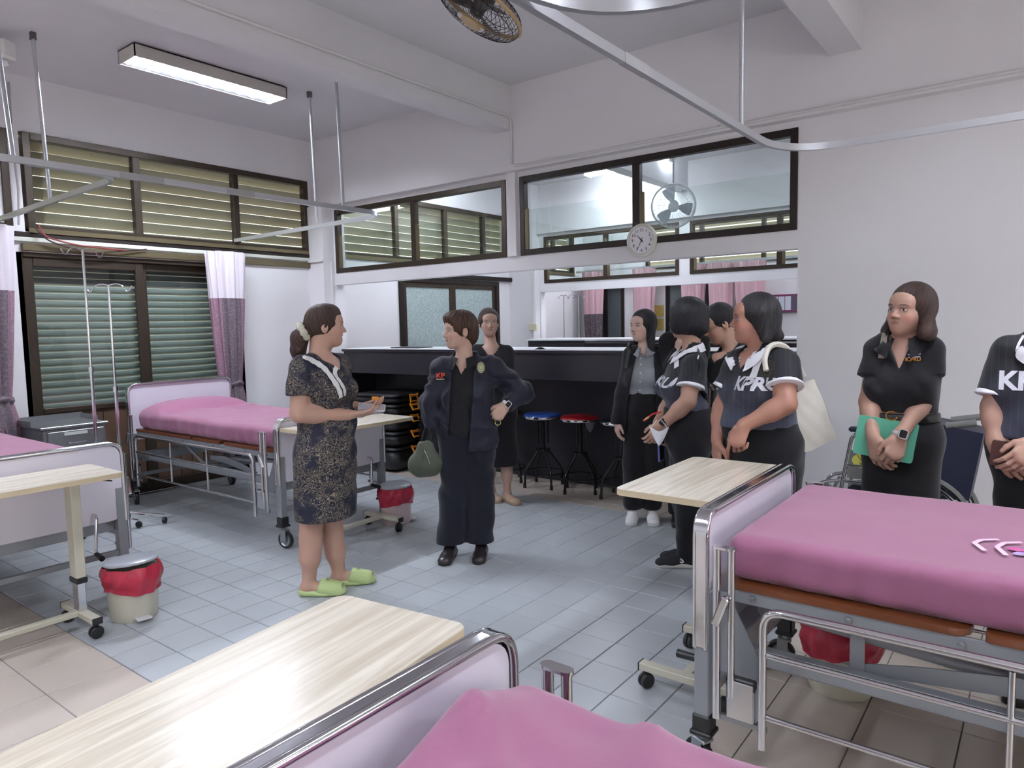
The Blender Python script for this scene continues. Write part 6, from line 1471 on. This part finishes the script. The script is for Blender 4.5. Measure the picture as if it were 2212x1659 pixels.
def polo(p, T_, arms, f, zhem, neck, mt, fold=(.0035, 1, 1), frac=.62, white=WHT, kk=1.15, vd=.07):
    P = grow(T_, .012)+[cap_(neck+UP*.020, neck-UP*.035, .062, .084, .06)]
    for S_, E_ in arms: P.append(cap_(S_, S_+(E_-S_)*frac, .060*kk, .066*kk, .014, end=1))
    o = shape('polo_shirt', P, mt, p.t, .006, [cutz(zhem), neckcut(neck, f, .056, vd, .045)], folds(*fold))
    for S_, E_ in arms:
        if white is not None:
            a = S_+(E_-S_)*(frac-.07); b = S_+(E_-S_)*(frac+.02); c = shape('sleeve_cuff', [cap_(a, b, .0655*kk, .0715*kk, .01, end=1)], white, o, .005, [half(a, -(b-a))], folds(.0015, 1, 3))
    return o
p = Person('woman with a black bob turned away, white-trimmed polo, mask on her wrist', (-1.72, 3.92)); J = p.J
f = fdir(-168); ho = J(1484, 690); nb = J(1493, 762)
SR, SL = J(1478, 778, -.14), J(1500, 790, .13); EL, WL = J(1486, 868, .20), J(1432, 917, .16); ER, WR = J(1448, 868, -.10), J(1420, 915, .02)
hip, waist, chest = J(1487, 935), J(1484, 880), J(1480, 825)
HR, HL = J(1480, 945, -.08), J(1492, 945, .08); KR, KL = J(1482, 1080, -.07), J(1492, 1080, .07); AR, AL = J(1492, 1205, -.10), J(1484, 1212, .03)
hp, A = head_prims(ho, fdir(158), nrm(UP+fdir(180)*.08), 1.0, nb, 0, .050)
T_ = torso(p, f, hip, waist, chest, nb, SL, SR, .155, .140, .155, .74, .02)
hl = hand(WL, nrm(J(1408, 950, .16)-WL), nrm(fdir(180)*.3+fdir(90)), fdir(180), .5)
hr_ = hand(WR, nrm(J(1416, 960, .10)-WR), fdir(-30), fdir(180), .5)
p.body(T_+hp+arm(SR, ER, WR, 1.05)+arm(SL, EL, WL, 1.12)+leg(HR, KR, AR, .9)+leg(HL, KL, AL, .9)+foot(AR, fdir(-175), .2)+foot(AL, fdir(-172), .2)+hl+hr_, SK5, [box(ho-UP*.03, (.14, .15, .18)), box(J(1415, 935, .12), (.10, .14, .12))], head=(ho, A, 1))
sk = shape('trousers', grow([T_[0]], .012)+[cap_(HR+UP*.02, KR, .11, .085, .03), cap_(KR, AR, .085, .062, .03), cap_(HL+UP*.02, KL, .115, .088, .03), cap_(KL, AL, .088, .062, .03), cap_(hip, waist, .17, .160, .04, f, .85), ell_(hip-f*.06, np.eye(3), (.12, .13, .13), .05)], BLKC, p.t, .009, [cutz(J(1480, 1198)[2]), cutz(waist[2]+.005, False)], folds(.003, .7, 12))
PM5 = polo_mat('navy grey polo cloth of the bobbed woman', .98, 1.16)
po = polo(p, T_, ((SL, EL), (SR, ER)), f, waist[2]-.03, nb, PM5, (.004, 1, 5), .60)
collar(p.t, nb+UP*.014+f*.005, f, .070, WHT, over=po, drop=.035, point=.055, gap=.35, tilt=.36, rise=.016)
o = patch('white_placket', .035, .13, J(1452, 772, .1), tuple(nrm(f+fdir(-90)*.8)), WHT, po, po, 4, 12, rot=.5)
letters('shirt_letters', 'KPRU', .080, J(1388, 826, .08), tuple(nrm(fdir(-176))), mat('pale print', (206, 206, 214), .6), po, po, .003)
o = MB().tube([tuple(J(1510+3*math.sin(i*.5), 748+30*i/8, .3)) for i in range(9)], .004, 5).build('white_piping', WHT, po, True); stick(o, po, (0, 1, 0), .003)
o = MB().tube([tuple(J(x, y, .35)) for x, y in ((1510, 742), (1528, 762), (1546, 790), (1560, 806))], .009, 6, flat=((0, 1, 0), 1)).build('bag_strap', mat('black leather strap', (22, 22, 26), .3), p.t, True); stick(o, po, (0, 1, 0), .006)
o = MB().tube([tuple(J(1504+36*i/14, 838+44*i/14, .35)) for i in range(15)], .013, 6, flat=((0, 1, 0), 1)).build('bag_strap', mat('black leather strap', (22, 22, 26), .3), p.t, True); stick(o, po, (0, 1, 0), .006)
bg_ = thing('shoulder_bag', 'small black sling bag on the back of the bobbed woman', 'bag', W_of(p, J(1548, 862, -.02)), math.atan2(p.r[1], p.r[0]))
shape('bag_body', [cap_((.0, 0, .05), (.0, 0, -.09), .03, .04, .03, (0, 1, 0), .8)], mat('black grey nylon', (44, 45, 48), .4, bump=.2, bscale=60), bg_, .006, (), folds(.002, 1.5, 3))
MB().cyl((-.02, -.02, .055), (-.035, -.03, .085), .006, 8).build('buckle', STEEL, bg_, 40)
p.hair(ho, A, 1, [ell_(ho-A[1]*.012+A[2]*.030, A, (.104, .116, .106), .03), ell_(ho-A[1]*.035-A[2]*.035, A, (.098, .088, .062), .04), ell_(ho+A[0]*.070+A[1]*.03-A[2]*.03, A, (.026, .045, .055), .03), ell_(ho-A[0]*.070+A[1]*.03-A[2]*.03, A, (.026, .045, .055), .03), cap_(ho-A[1]*.075-A[2]*.06, ho-A[1]*.062-A[2]*.105, .045, .020, .03)], H_BK, amp=.0005, face=((0, .13, -.055), (.094, .085, .105)))
# mask, watch, wristband with a pen, blue phone
tm = thing('face_mask', 'white face mask hanging from the wrist of the bobbed woman', 'face mask', W_of(p, J(1424, 926, .21)), math.atan2(p.r[1], p.r[0]))
def mk(u, v):
    w_ = .052*(1-v)**.8+.004; return ((u-.5)*2*w_, -.012*math.cos((u-.5)*PI)-.01, .0-.095*v+.012*math.cos(u*2*PI)*(1-v))
MB().grid(mk, 14, 12).build('mask_cloth', mat('white mask cloth', (232, 234, 238), .7, bump=.2, bscale=40), tm, True)
for s_ in (-1, 1): MB().tube([(s_*.05, -.012, .0), (s_*.03, -.02, .03), (s_*.01, -.02, .055)], .0018, 5).build('ear_loop', WHT, tm, True)
wd = nrm(J(1408, 950, .16)-WL); wristwatch(p.t, WL-wd*.015, wd, nrm(fdir(-100)+fdir(180)*.2), BLK, BLKP, mat('black glass', (10, 10, 12), .08), .031)
tp_ = thing('pen', 'red and wood pen sticking out at the wrist of the bobbed woman', 'pen', W_of(p, J(1402, 902, .14)), math.atan2(p.r[1], p.r[0]))
MB().tube([(.07, 0, .035), (.02, 0, .020), (.0, 0, .004)], .005, 8).build('red_band', mat('red rubber', (190, 40, 34), .5), tp_, True); MB().cyl((.0, 0, .004), (-.022, 0, -.012), .006, 8).build('wood_part', mat('pale wood', (196, 160, 112), .5), tp_, 40); MB().cyl((-.022, 0, -.012), (-.032, 0, -.020), .0065, 8).build('tip', mat('red rubber', (190, 40, 34), .5), tp_, 40)
tp_ = thing('phone', 'blue cased phone in the lowered hands of the bobbed woman', 'phone', W_of(p, J(1428, 968, .14)), math.atan2(p.r[1], p.r[0])+1.2)
MB().prism(rrect(.075, .15, .01, 4), -.005, .005, Matrix.Rotation(PI/2, 4, 'X') @ Matrix.Rotation(.1, 4, 'Z')).build('case', mat('blue violet case', (88, 92, 150), .3), tp_, 30)
MB().prism(rrect(.064, .138, .008, 4), .0051, .0058, Matrix.Rotation(PI/2, 4, 'X') @ Matrix.Rotation(.1, 4, 'Z')).build('screen', mat('black glass', (10, 10, 12), .08), tp_, 30)
SNK = mat('black trainer mesh', (24, 25, 29), .7, bump=.3, bscale=200); MIDS = mat('white midsole', (214, 212, 204), .6)
for A_, dd in ((AR, fdir(-172)), (AL, fdir(-174))):
    s_ = shoe(p.t, A_-dd*.07, A_+dd*.19, SNK, MIDS, hgt=.085, name='trainer', sole_m=MIDS)
    shape('midsole', [cap_(A_*np.array([1, 1, 0])-dd*.04+UP*.02, A_*np.array([1, 1, 0])+dd*.14+UP*.016, .043, .045, .02, UP, .6)], MIDS, s_, .005, [cutz(.002), cutz(.034, False)])
    letters('shoe_mark', 'S', .050, A_*np.array([1, 1, 0])+dd*.03+UP*.058+fdir(-90)*.1, (0, -1, .1), WHT, s_, s_, .002)
# ---------------------------------------------------------------- 6 woman with glasses between them
p = Person('woman with glasses and a low bun in a black polo, looking down behind the others', (-1.57, 4.18)); J = p.J
f = fdir(-140); ho = J(1553, 701); nb = J(1581, 764)
SR, SL = J(1552, 782, .03), J(1612, 784, .03); ER, WR = J(1548, 850), J(1540, 880, .10); EL, WL = J(1620, 860), J(1560, 890, .12)
hip, waist, chest = J(1580, 930), J(1580, 880), J(1580, 830)
hp, A = head_prims(ho, nrm(fdir(-160)-UP*.42), None, .98, nb, 0, .046)
T_ = torso(p, f, hip, waist, chest, nb, SL, SR, .15, .135, .15)
HR, HL = J(1565, 940), J(1600, 940); KR, KL = J(1565, 1060), J(1600, 1060); AR, AL = J(1565, 1180), J(1600, 1180)
for q in (AR, AL): q[2] = .09
p.body(T_+hp+arm(SR, ER, WR, .95)+arm(SL, EL, WL, .95)+leg(HR, KR, AR, .85)+leg(HL, KL, AL, .85)+hand(WR, fdir(170), UP, fdir(-90), .6, sc=.95), SK5, [box(ho-UP*.03, (.14, .15, .18))], head=(ho, A, .98))
shape('trousers', [cap_(HR+UP*.03, KR, .10, .085, .03), cap_(KR, AR, .085, .07, .03), cap_(HL+UP*.03, KL, .10, .085, .03), cap_(KL, AL, .085, .07, .03), cap_(hip, waist, .155, .14, .04, f, .75)], BLKC, p.t, .012, [cutz(.06)])
po = polo(p, T_, ((SL, EL), (SR, ER)), f, hip[2], nb, BLKT, (.0035, 1, 6), .6, None, 1.0, .05)
collar(p.t, nb+UP*.014+f*.006, f, .062, BLKT, over=po, drop=.035, point=.05, gap=.42, tilt=.32, rise=.016)
for k in (0, 1): patch('chest_mark', .042-.004*k, .005, J(1575, 770+5*k, .25), (0, -1, 0), WHT, po, po, 5, 1, rot=-.08)
for q in (AR, AL): shoe(p.t, q-fdir(-120)*.05, q+fdir(-120)*.19, BLK, BLK, hgt=.07)
p.hair(ho, A, 1, [ell_(ho+A[1]*-.020+A[2]*.036, A, (.085, .097, .095), .03), ell_(ho-A[1]*.112+A[2]*.01, np.eye(3), (.034, .034, .034), .02)], H_BK, amp=.0005, face=((0, .100, -.030), (.083, .070, .098)))
for s_ in (-1, 1):
    c = ho+A[1]*.100+A[0]*s_*.033+A[2]*.0; g = MB().tube([tuple(c+A[0]*.022*math.cos(2*PI*i/20)+A[2]*.017*math.sin(2*PI*i/20)) for i in range(20)], .0012, 5, closed=True); g.tube([tuple(c+A[0]*s_*.022), tuple(ho+A[0]*s_*.078-A[1]*.005+A[2]*.008)], .0012, 5)
    g.build('glasses_rim', mat('gold wire', (196, 170, 130), .3, 1), p.t, True)
# ---------------------------------------------------------------- 7 woman in polo with the tote bag
p = Person('smiling woman in a white-collared polo with a cream tote bag on her shoulder', (-1.10, 3.42)); J = p.J
f = fdir(-142); ho = J(1629, 690, .02); nb = J(1646, 765)
SR, SL = J(1598, 786, -.03), J(1692, 785, .10); ER, WR = J(1560, 880, -.02), J(1549, 950, .05); EL, WL = J(1698, 872, .20), J(1606, 920, .22)
hip, waist, chest = J(1652, 960), J(1643, 895), J(1642, 832)
HR, HL = J(1630, 970), J(1680, 970); KR, KL = J(1628, 1120), J(1680, 1120); AR, AL = J(1628, 1200), J(1684, 1200)
for q in (KR, KL): q[2] = .48
for q in (AR, AL): q[2] = .09
hp, A = head_prims(ho, fdir(-172), None, 1.03, nb, .002, .056)
T_ = torso(p, f, hip, waist, chest, nb, SL, SR, .165, .165, .175, .74, .02, .03)
hl = hand(WL, nrm(J(1590, 958, .24)-WL), nrm(fdir(60)), fdir(200)*.8+UP*.5, .95, curls=(.35, 1.0, 1.1, 1.2)); hr_ = hand(WR, nrm(J(1548, 998, .06)-WR), fdir(30), fdir(-150), .4)
p.body(T_+hp+arm(SR, ER, WR, 1.08)+arm(SL, EL, WL, 1.15)+leg(HR, KR, AR)+leg(HL, KL, AL)+hl+hr_, SK7, [box(ho-UP*.03, (.15, .15, .19)), box(WL+nrm(J(1590, 958, .24)-WL)*.07, (.10, .10, .10)), box(WR-UP*.07, (.08, .08, .12))], head=(ho, A, 1.03))
shape('trousers', grow([T_[0], T_[-1]], .005)+[cap_(HR+UP*.03, KR, .125, .10, .03), cap_(KR, AR, .10, .08, .03), cap_(HL+UP*.03, KL, .125, .10, .03), cap_(KL, AL, .10, .08, .03), cap_(hip, waist-UP*.0, .185, .172, .04, f, .8)], BLKC, p.t, .010, [cutz(.07), cutz(waist[2], False)], folds(.003, .7, 14))
for q in (AR, AL): shoe(p.t, q-fdir(-120)*.05, q+fdir(-120)*.19, BLK, BLK, hgt=.07)
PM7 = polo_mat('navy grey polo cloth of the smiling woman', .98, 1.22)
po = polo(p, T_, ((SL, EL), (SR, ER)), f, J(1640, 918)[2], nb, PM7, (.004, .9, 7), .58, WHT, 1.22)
collar(p.t, nb+UP*.014+f*.004+UP*.004, f, .078, WHT, over=po, drop=.046, point=.07, gap=.34, tilt=.30, rise=.020)
cf = tuple(nrm(fdir(-130)))
patch('white_placket', .034, .125, J(1609, 788, .2), cf, WHT, po, po, 4, 14, rot=-.12, off=.003)
letters('shirt_letters', 'KPRU', .083, J(1595, 834, .25), cf, mat('pale print', (206, 206, 214), .6), po, po, .0035)
ec = J(1636, 799, .22); EMB = mat('dull gold embroidery', (74, 68, 48), .8)
for a, b_ in ((.030, .033), (.020, .022), (.008, .012)): ring_patch('emblem_ring', a, b_, 1.2, ec, cf, EMB, po, po, .003)
for a in range(12): patch('emblem_mark', .005, .005, ec+np.array([.026*math.cos(a*.5236)*.7, -.026*math.cos(a*.5236)*.6, .030*math.sin(a*.5236)]), cf, EMB, po, po, 1, 1, off=.003)
p.hair(ho, A, 1, [ell_(ho+A[1]*-.022+A[2]*.034, A, (.094, .102, .098), .03), ell_(ho-A[1]*.060-A[2]*.035, A, (.080, .060, .075), .04), cap_(ho-A[0]*.070-A[1]*.02+A[2]*.02, ho-A[0]*.078-A[1]*.04-A[2]*.085, .030, .026, .03), cap_(ho+A[0]*.070-A[1]*.02+A[2]*.02, ho+A[0]*.078-A[1]*.04-A[2]*.085, .030, .026, .03), cap_(ho-A[1]*.085-A[2]*.075, ho-A[1]*.115-A[2]*.082, .034, .022, .03)], H_GR, amp=.0007, face=((0, .112, -.035), (.094, .090, .098)))
tb_ = thing('tote_bag', 'cream canvas tote bag on the shoulder of the smiling woman', 'bag', W_of(p, J(1735, 890, .0)), math.atan2(p.r[1], p.r[0]))
CAN = cloth('cream canvas', (208, 204, 192), .85, .15, 260); org = J(1735, 890, .0)
def tote(u, v, side):
    tl, tr, br, bl = J(1640, 858, .06), J(1760, 818, -.02), J(1811, 950, -.02), J(1694, 990, .08)
    q = (tl*(1-u)+tr*u)*(1-v)+(bl*(1-u)+br*u)*v; q = q-org; w_ = .035*math.sin(PI*min(1, max(0, u)))**.5*(.25+.75*math.sin(PI*min(.98, .1+v*.85)))
    q = q+np.array([0, -side*w_, 0])+np.array([.004*math.sin(v*9+u*4), side*.004*math.sin(u*11+v*6)+.0015*math.sin(u*27-v*14), .006*math.sin(u*9)*v]); return tuple(q)
mb = MB(); mb.grid(lambda u, v: tote(u, v, 1), 26, 26); mb.grid(lambda u, v: tote(u, v, -1), 26, 26); mb.build('bag_body', CAN, tb_, True)
def strap(pts, w_=.014): return MB().tube([tuple(np.asarray(q)-org) for q in fillet([tuple(a) for a in pts], .06, 6)], w_, 6, flat=((0, 1, .2), .9)).build('strap', CAN, tb_, True)
strap([J(1655, 800, .24), J(1651, 775, .22), J(1660, 750, .17), J(1676, 742, .13), J(1700, 750, .08), J(1735, 812, .02)])
strap([J(1680, 744, -.02), J(1705, 760, -.04), J(1738, 815, -.02)])
# ---------------------------------------------------------------- 8 woman with the green folder
p = Person('woman with shoulder length brown hair in a black polo holding a green folder', (-.53, 3.56)); J = p.J
f = fdir(-100); ho = J(1966, 672, .02); nb = J(1952, 738)
SR, SL = J(1900, 758), J(2003, 757); ER, WR = J(1876, 868, .05), J(1887, 945, .16); EL, WL = J(1998, 862, .05), J(1943, 942, .18)
hip, waist, chest = J(1945, 945), J(1945, 880), J(1950, 820)
HR, HL = J(1918, 960), J(1972, 960); KR, KL = J(1918, 1110), J(1972, 1110); AR, AL = J(1918, 1240), J(1972, 1240)
for q in (KR, KL): q[2] = .48
for q in (AR, AL): q[2] = .09
hp, A = head_prims(ho, nrm(fdir(-128)+UP*.06), nrm(UP+fdir(0)*.08), 1.0, nb, 0, .048)
T_ = torso(p, f, hip, waist, chest, nb, SL, SR, .150, .125, .134, .70, .01)
hr_ = hand(WR, nrm(J(1902, 1000, .18)-WR), nrm(fdir(60)-UP*.2), fdir(-20), .55); hl = hand(WL, nrm(J(1925, 1002, .22)-WL), nrm(fdir(110)), fdir(180), .9)
p.body(T_+hp+arm(SR, ER, WR, .95)+arm(SL, EL, WL, .95)+leg(HR, KR, AR, .9)+leg(HL, KL, AL, .9)+hr_+hl, SK8, [box(ho-UP*.03, (.15, .15, .19)), box(J(1912, 975, .18), (.13, .12, .12))], head=(ho, A, 1))
shape('trousers', [cap_(HR+UP*.03, KR, .115, .095, .03), cap_(KR, AR, .095, .08, .03), cap_(HL+UP*.03, KL, .115, .095, .03), cap_(KL, AL, .095, .08, .03), cap_(hip, waist, .17, .145, .04, f, .8)], BLKC, p.t, .010, [cutz(.07), cutz(J(1945, 890)[2], False)], folds(.003, .7, 16))
for q in (AR, AL): shoe(p.t, q-fdir(-100)*.05, q+fdir(-100)*.19, BLK, BLK, hgt=.07)
po = polo(p, T_, ((SL, EL), (SR, ER)), f, J(1945, 886)[2], nb, BLKT, (.0045, 1, 9), .52, None, 1.08, .12)
collar(p.t, nb+UP*.014+f*.006, f, .062, BLKT, over=po, drop=.045, point=.06, gap=.45, tilt=.36, rise=.022)
blt = shape('belt', [cap_(J(1945, 903), J(1945, 891), .158, .156, .02, f, .86)], mat('black leather', (16, 16, 18), .35), p.t, .006, [cutz(J(1945, 906)[2]), cutz(J(1945, 888)[2], False)])
MB().tube([tuple(J(1926, 898, .16)+np.array([.022*math.cos(PI*.3+2*PI*.8*i/16), 0, .019*math.sin(PI*.3+2*PI*.8*i/16)])) for i in range(17)], .0028, 6).build('buckle', mat('gold', (210, 160, 70), .25, 1), blt, True)
for k, w_ in ((0, .05), (1, .045)): patch('chest_mark', w_, .007, J(1976, 768+6*k, .2), (0, -1, 0), mat('silver embroidery', (168, 172, 190), .7), po, po, 6, 2, rot=.06, off=.003)
letters('chest_letters', 'K.PRU', .022, J(1973, 779.5, .2), (0, -1, 0), mat('orange embroidery', (206, 140, 40), .7), po, po, .0006)
p.hair(ho, A, 1, [ell_(ho+A[1]*-.018+A[2]*.036, A, (.088, .100, .096), .03)]+[q for s_ in (-1, 1) for q in (cap_(ho+A[0]*s_*.068-A[1]*.005+A[2]*.02, ho+A[0]*s_*.086-A[1]*.01-A[2]*.075, .030, .034, .03), ell_(ho+A[0]*s_*.092+A[1]*.0-A[2]*.098, A, (.032, .036, .030), .03))]+[cap_(ho-A[1]*.05, ho-A[1]*.06-A[2]*.11, .07, .05, .03)], H_BR, face=((0, .112, -.035), (.073, .085, .108)), amp=.0009)
MB().lathe([(.001, -.005), (.005, 0), (.001, .005)], tuple(ho-A[0]*.08-A[2]*.04+A[1]*.01), 10).build('earring', WHITE_PL, p.t, True)
o = MB().tube([tuple(J(1908-8*(i/10)**1.2, 722+58*i/10, .3)) for i in range(11)], .014, 6, flat=((0, 1, 0), 1)).build('bag_strap', mat('taupe strap', (136, 128, 116), .6), p.t, True); stick(o, po, (0, 1, 0), .004)
tf = thing('folder', 'mint green folder held by the woman in the black polo', 'folder', W_of(p, J(1912, 948, .135)), math.atan2(p.r[1], p.r[0]))
Mf = Matrix.Rotation(PI/2, 4, 'X') @ Matrix.Rotation(-.14, 4, 'Z')
MB().prism(rrect(.235, .175, .012, 4), -.004, .004, Mf).build('cover', mat('mint green plastic', (94, 176, 146), .4), tf, 30); MB().prism(rrect(.225, .165, .01, 4, .006, .004), -.010, -.0045, Mf).build('back_cover', mat('mint green plastic', (94, 176, 146), .4), tf, 30)
wd = nrm(J(1925, 1002, .22)-WL); wristwatch(p.t, WL-wd*.006, wd, nrm(fdir(-90)+fdir(0)*.3), mat('pale grey strap', (176, 176, 176), .5), mat('silver case', (190, 190, 192), .2, 1), mat('black glass', (10, 10, 12), .08), .032)
# ---------------------------------------------------------------- 9 person at the right edge
p = Person('person in a white-trimmed navy polo at the right edge holding a brown wallet', (-.03, 3.32)); J = p.J
f = fdir(-110); ho = J(2300, 668); nb = J(2272, 742)
SR, SL = J(2182, 762), J(2322, 757); ER, WR = J(2146, 880, .05), J(2152, 958, .12); EL, WL = J(2330, 880, .04), J(2240, 955, .14)
hip, waist, chest = J(2250, 960), J(2252, 900), J(2254, 830)
HR, HL = J(2222, 975), J(2280, 975); KR, KL = J(2222, 1120), J(2280, 1120); AR, AL = J(2222, 1240), J(2280, 1240)
for q in (KR, KL): q[2] = .47
for q in (AR, AL): q[2] = .09
hp, A = head_prims(ho, fdir(-125), None, 1.0, nb, 0, .05)
T_ = torso(p, f, hip, waist, chest, nb, SL, SR, .165, .148, .146, .72, .015, .02)
hr_ = hand(WR, nrm(J(2182, 1000, .14)-WR), nrm(fdir(80)), fdir(-10)+UP*.6, .55, sc=1.05); hl = hand(WL, nrm(J(2210, 985, .18)-WL), nrm(fdir(110)), fdir(180), .6)
p.body(T_+hp+arm(SR, ER, WR, 1.02)+arm(SL, EL, WL, 1.02)+leg(HR, KR, AR, .95)+leg(HL, KL, AL, .95)+hr_+hl, SK8, [box(J(2172, 985, .13), (.12, .10, .12)), box(ho-UP*.03, (.15, .15, .19))], head=(ho, A, 1))
shape('trousers', grow([T_[0], T_[-1]], .005)+[cap_(HR+UP*.03, KR, .12, .10, .03), cap_(KR, AR, .10, .08, .03), cap_(HL+UP*.03, KL, .12, .10, .03), cap_(KL, AL, .10, .08, .03), cap_(hip, waist, .175, .16, .04, f, .8)], BLKC, p.t, .010, [cutz(.07), cutz(waist[2], False)], folds(.003, .7, 17))
for q in (AR, AL): shoe(p.t, q-fdir(-100)*.05, q+fdir(-100)*.19, BLK, BLK, hgt=.07)
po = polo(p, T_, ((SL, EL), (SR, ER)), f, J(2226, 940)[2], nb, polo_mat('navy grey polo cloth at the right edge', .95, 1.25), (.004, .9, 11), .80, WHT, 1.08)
collar(p.t, nb+UP*.014, f, .072, WHT, over=po, drop=.045, point=.06, gap=.35, tilt=.3, rise=.02)
letters('shirt_letters', 'KPRU', .092, J(2236, 832, .25), (0, -1, 0), mat('pale print', (206, 206, 214), .6), po, po, .0035)
o = MB().tube([tuple(J(2208-16*math.sin(i/8*1.5), 728+38*i/8, .3)) for i in range(9)], .005, 5).build('white_piping', WHT, po, True); stick(o, po, (0, 1, 0), .003)
p.hair(ho, A, 1, [ell_(ho+A[1]*-.018+A[2]*.036, A, (.088, .100, .096), .03), ell_(ho-A[1]*.05-A[2]*.04, A, (.08, .06, .07), .03)], H_BK, amp=.0005)
tw = thing('wallet', 'dark brown wallet held by the person at the right edge', 'wallet', W_of(p, J(2192, 984, .145)), math.atan2(p.r[1], p.r[0]))
MB().prism(rrect(.15, .095, .008, 3), -.011, -.002, Matrix.Rotation(PI/2, 4, 'X') @ Matrix.Rotation(-.1, 4, 'Z')).build('front_cover', mat('brown leather', (74, 42, 34), .45, bump=.1, bscale=120), tw, 30); MB().prism(rrect(.15, .095, .008, 3), .002, .011, Matrix.Rotation(PI/2, 4, 'X') @ Matrix.Rotation(-.1, 4, 'Z')).build('back_cover', mat('brown leather', (74, 42, 34), .45), tw, 30)
# ---------------------------------------------------------------- 10 person hidden behind the bobbed woman
p = Person('person in black, mostly hidden between the blazer woman and the bobbed woman', (-2.10, 4.78)); J = p.J
f = fdir(-90); ho = J(1480, 700); nb = J(1478, 735)
SR, SL = J(1444, 738), J(1512, 740); ER, WR = J(1438, 820), J(1460, 790, .1); EL, WL = J(1520, 820), J(1500, 870)
WR = J(1462, 762, .12); hip, waist, chest = J(1478, 885), J(1478, 830), J(1478, 785)
HR, HL = J(1464, 890), J(1496, 890); KR, KL = J(1464, 985), J(1496, 985); AR, AL = J(1464, 1070), J(1496, 1070)
for q in (AR, AL): q[2] = .09
hp, A = head_prims(ho, fdir(-90), None, .9, nb)
T_ = torso(p, f, hip, waist, chest, nb, SL, SR, .15, .135, .15)
p.body(T_+hp+arm(SR, ER, WR, .9)+arm(SL, EL, WL, .9)+leg(HR, KR, AR, .85)+leg(HL, KL, AL, .85)+hand(WR, nrm(J(1467, 738, .14)-WR), fdir(30), fdir(0), .4, sc=.9), SK4, [box(J(1466, 742, .12), (.06, .08, .08))], head=(ho, A, .9))
shape('jacket', grow(T_, .016)+[cap_(SR, ER, .062, .056, .03), cap_(ER, WR, .056, .04, .03), cap_(SL, EL, .062, .056, .03), cap_(EL, WL, .056, .04, .03)], BLKC, p.t, .009, [cutz(hip[2]-.05)], folds(.003, 1, 4))
shape('trousers', [cap_(HR+UP*.03, KR, .10, .085, .03), cap_(KR, AR, .085, .07, .03), cap_(HL+UP*.03, KL, .10, .085, .03), cap_(KL, AL, .085, .07, .03), cap_(hip, waist, .155, .14, .04, f, .75)], BLKC, p.t, .012, [cutz(.06)])
p.hair(ho, A, .9, [ell_(ho-A[1]*.02+A[2]*.034, A, (.080, .090, .086), .03)], H_BK)
for q in (AR, AL): shoe(p.t, q-fdir(-90)*.05, q+fdir(-90)*.19, BLK, BLK, hgt=.07)
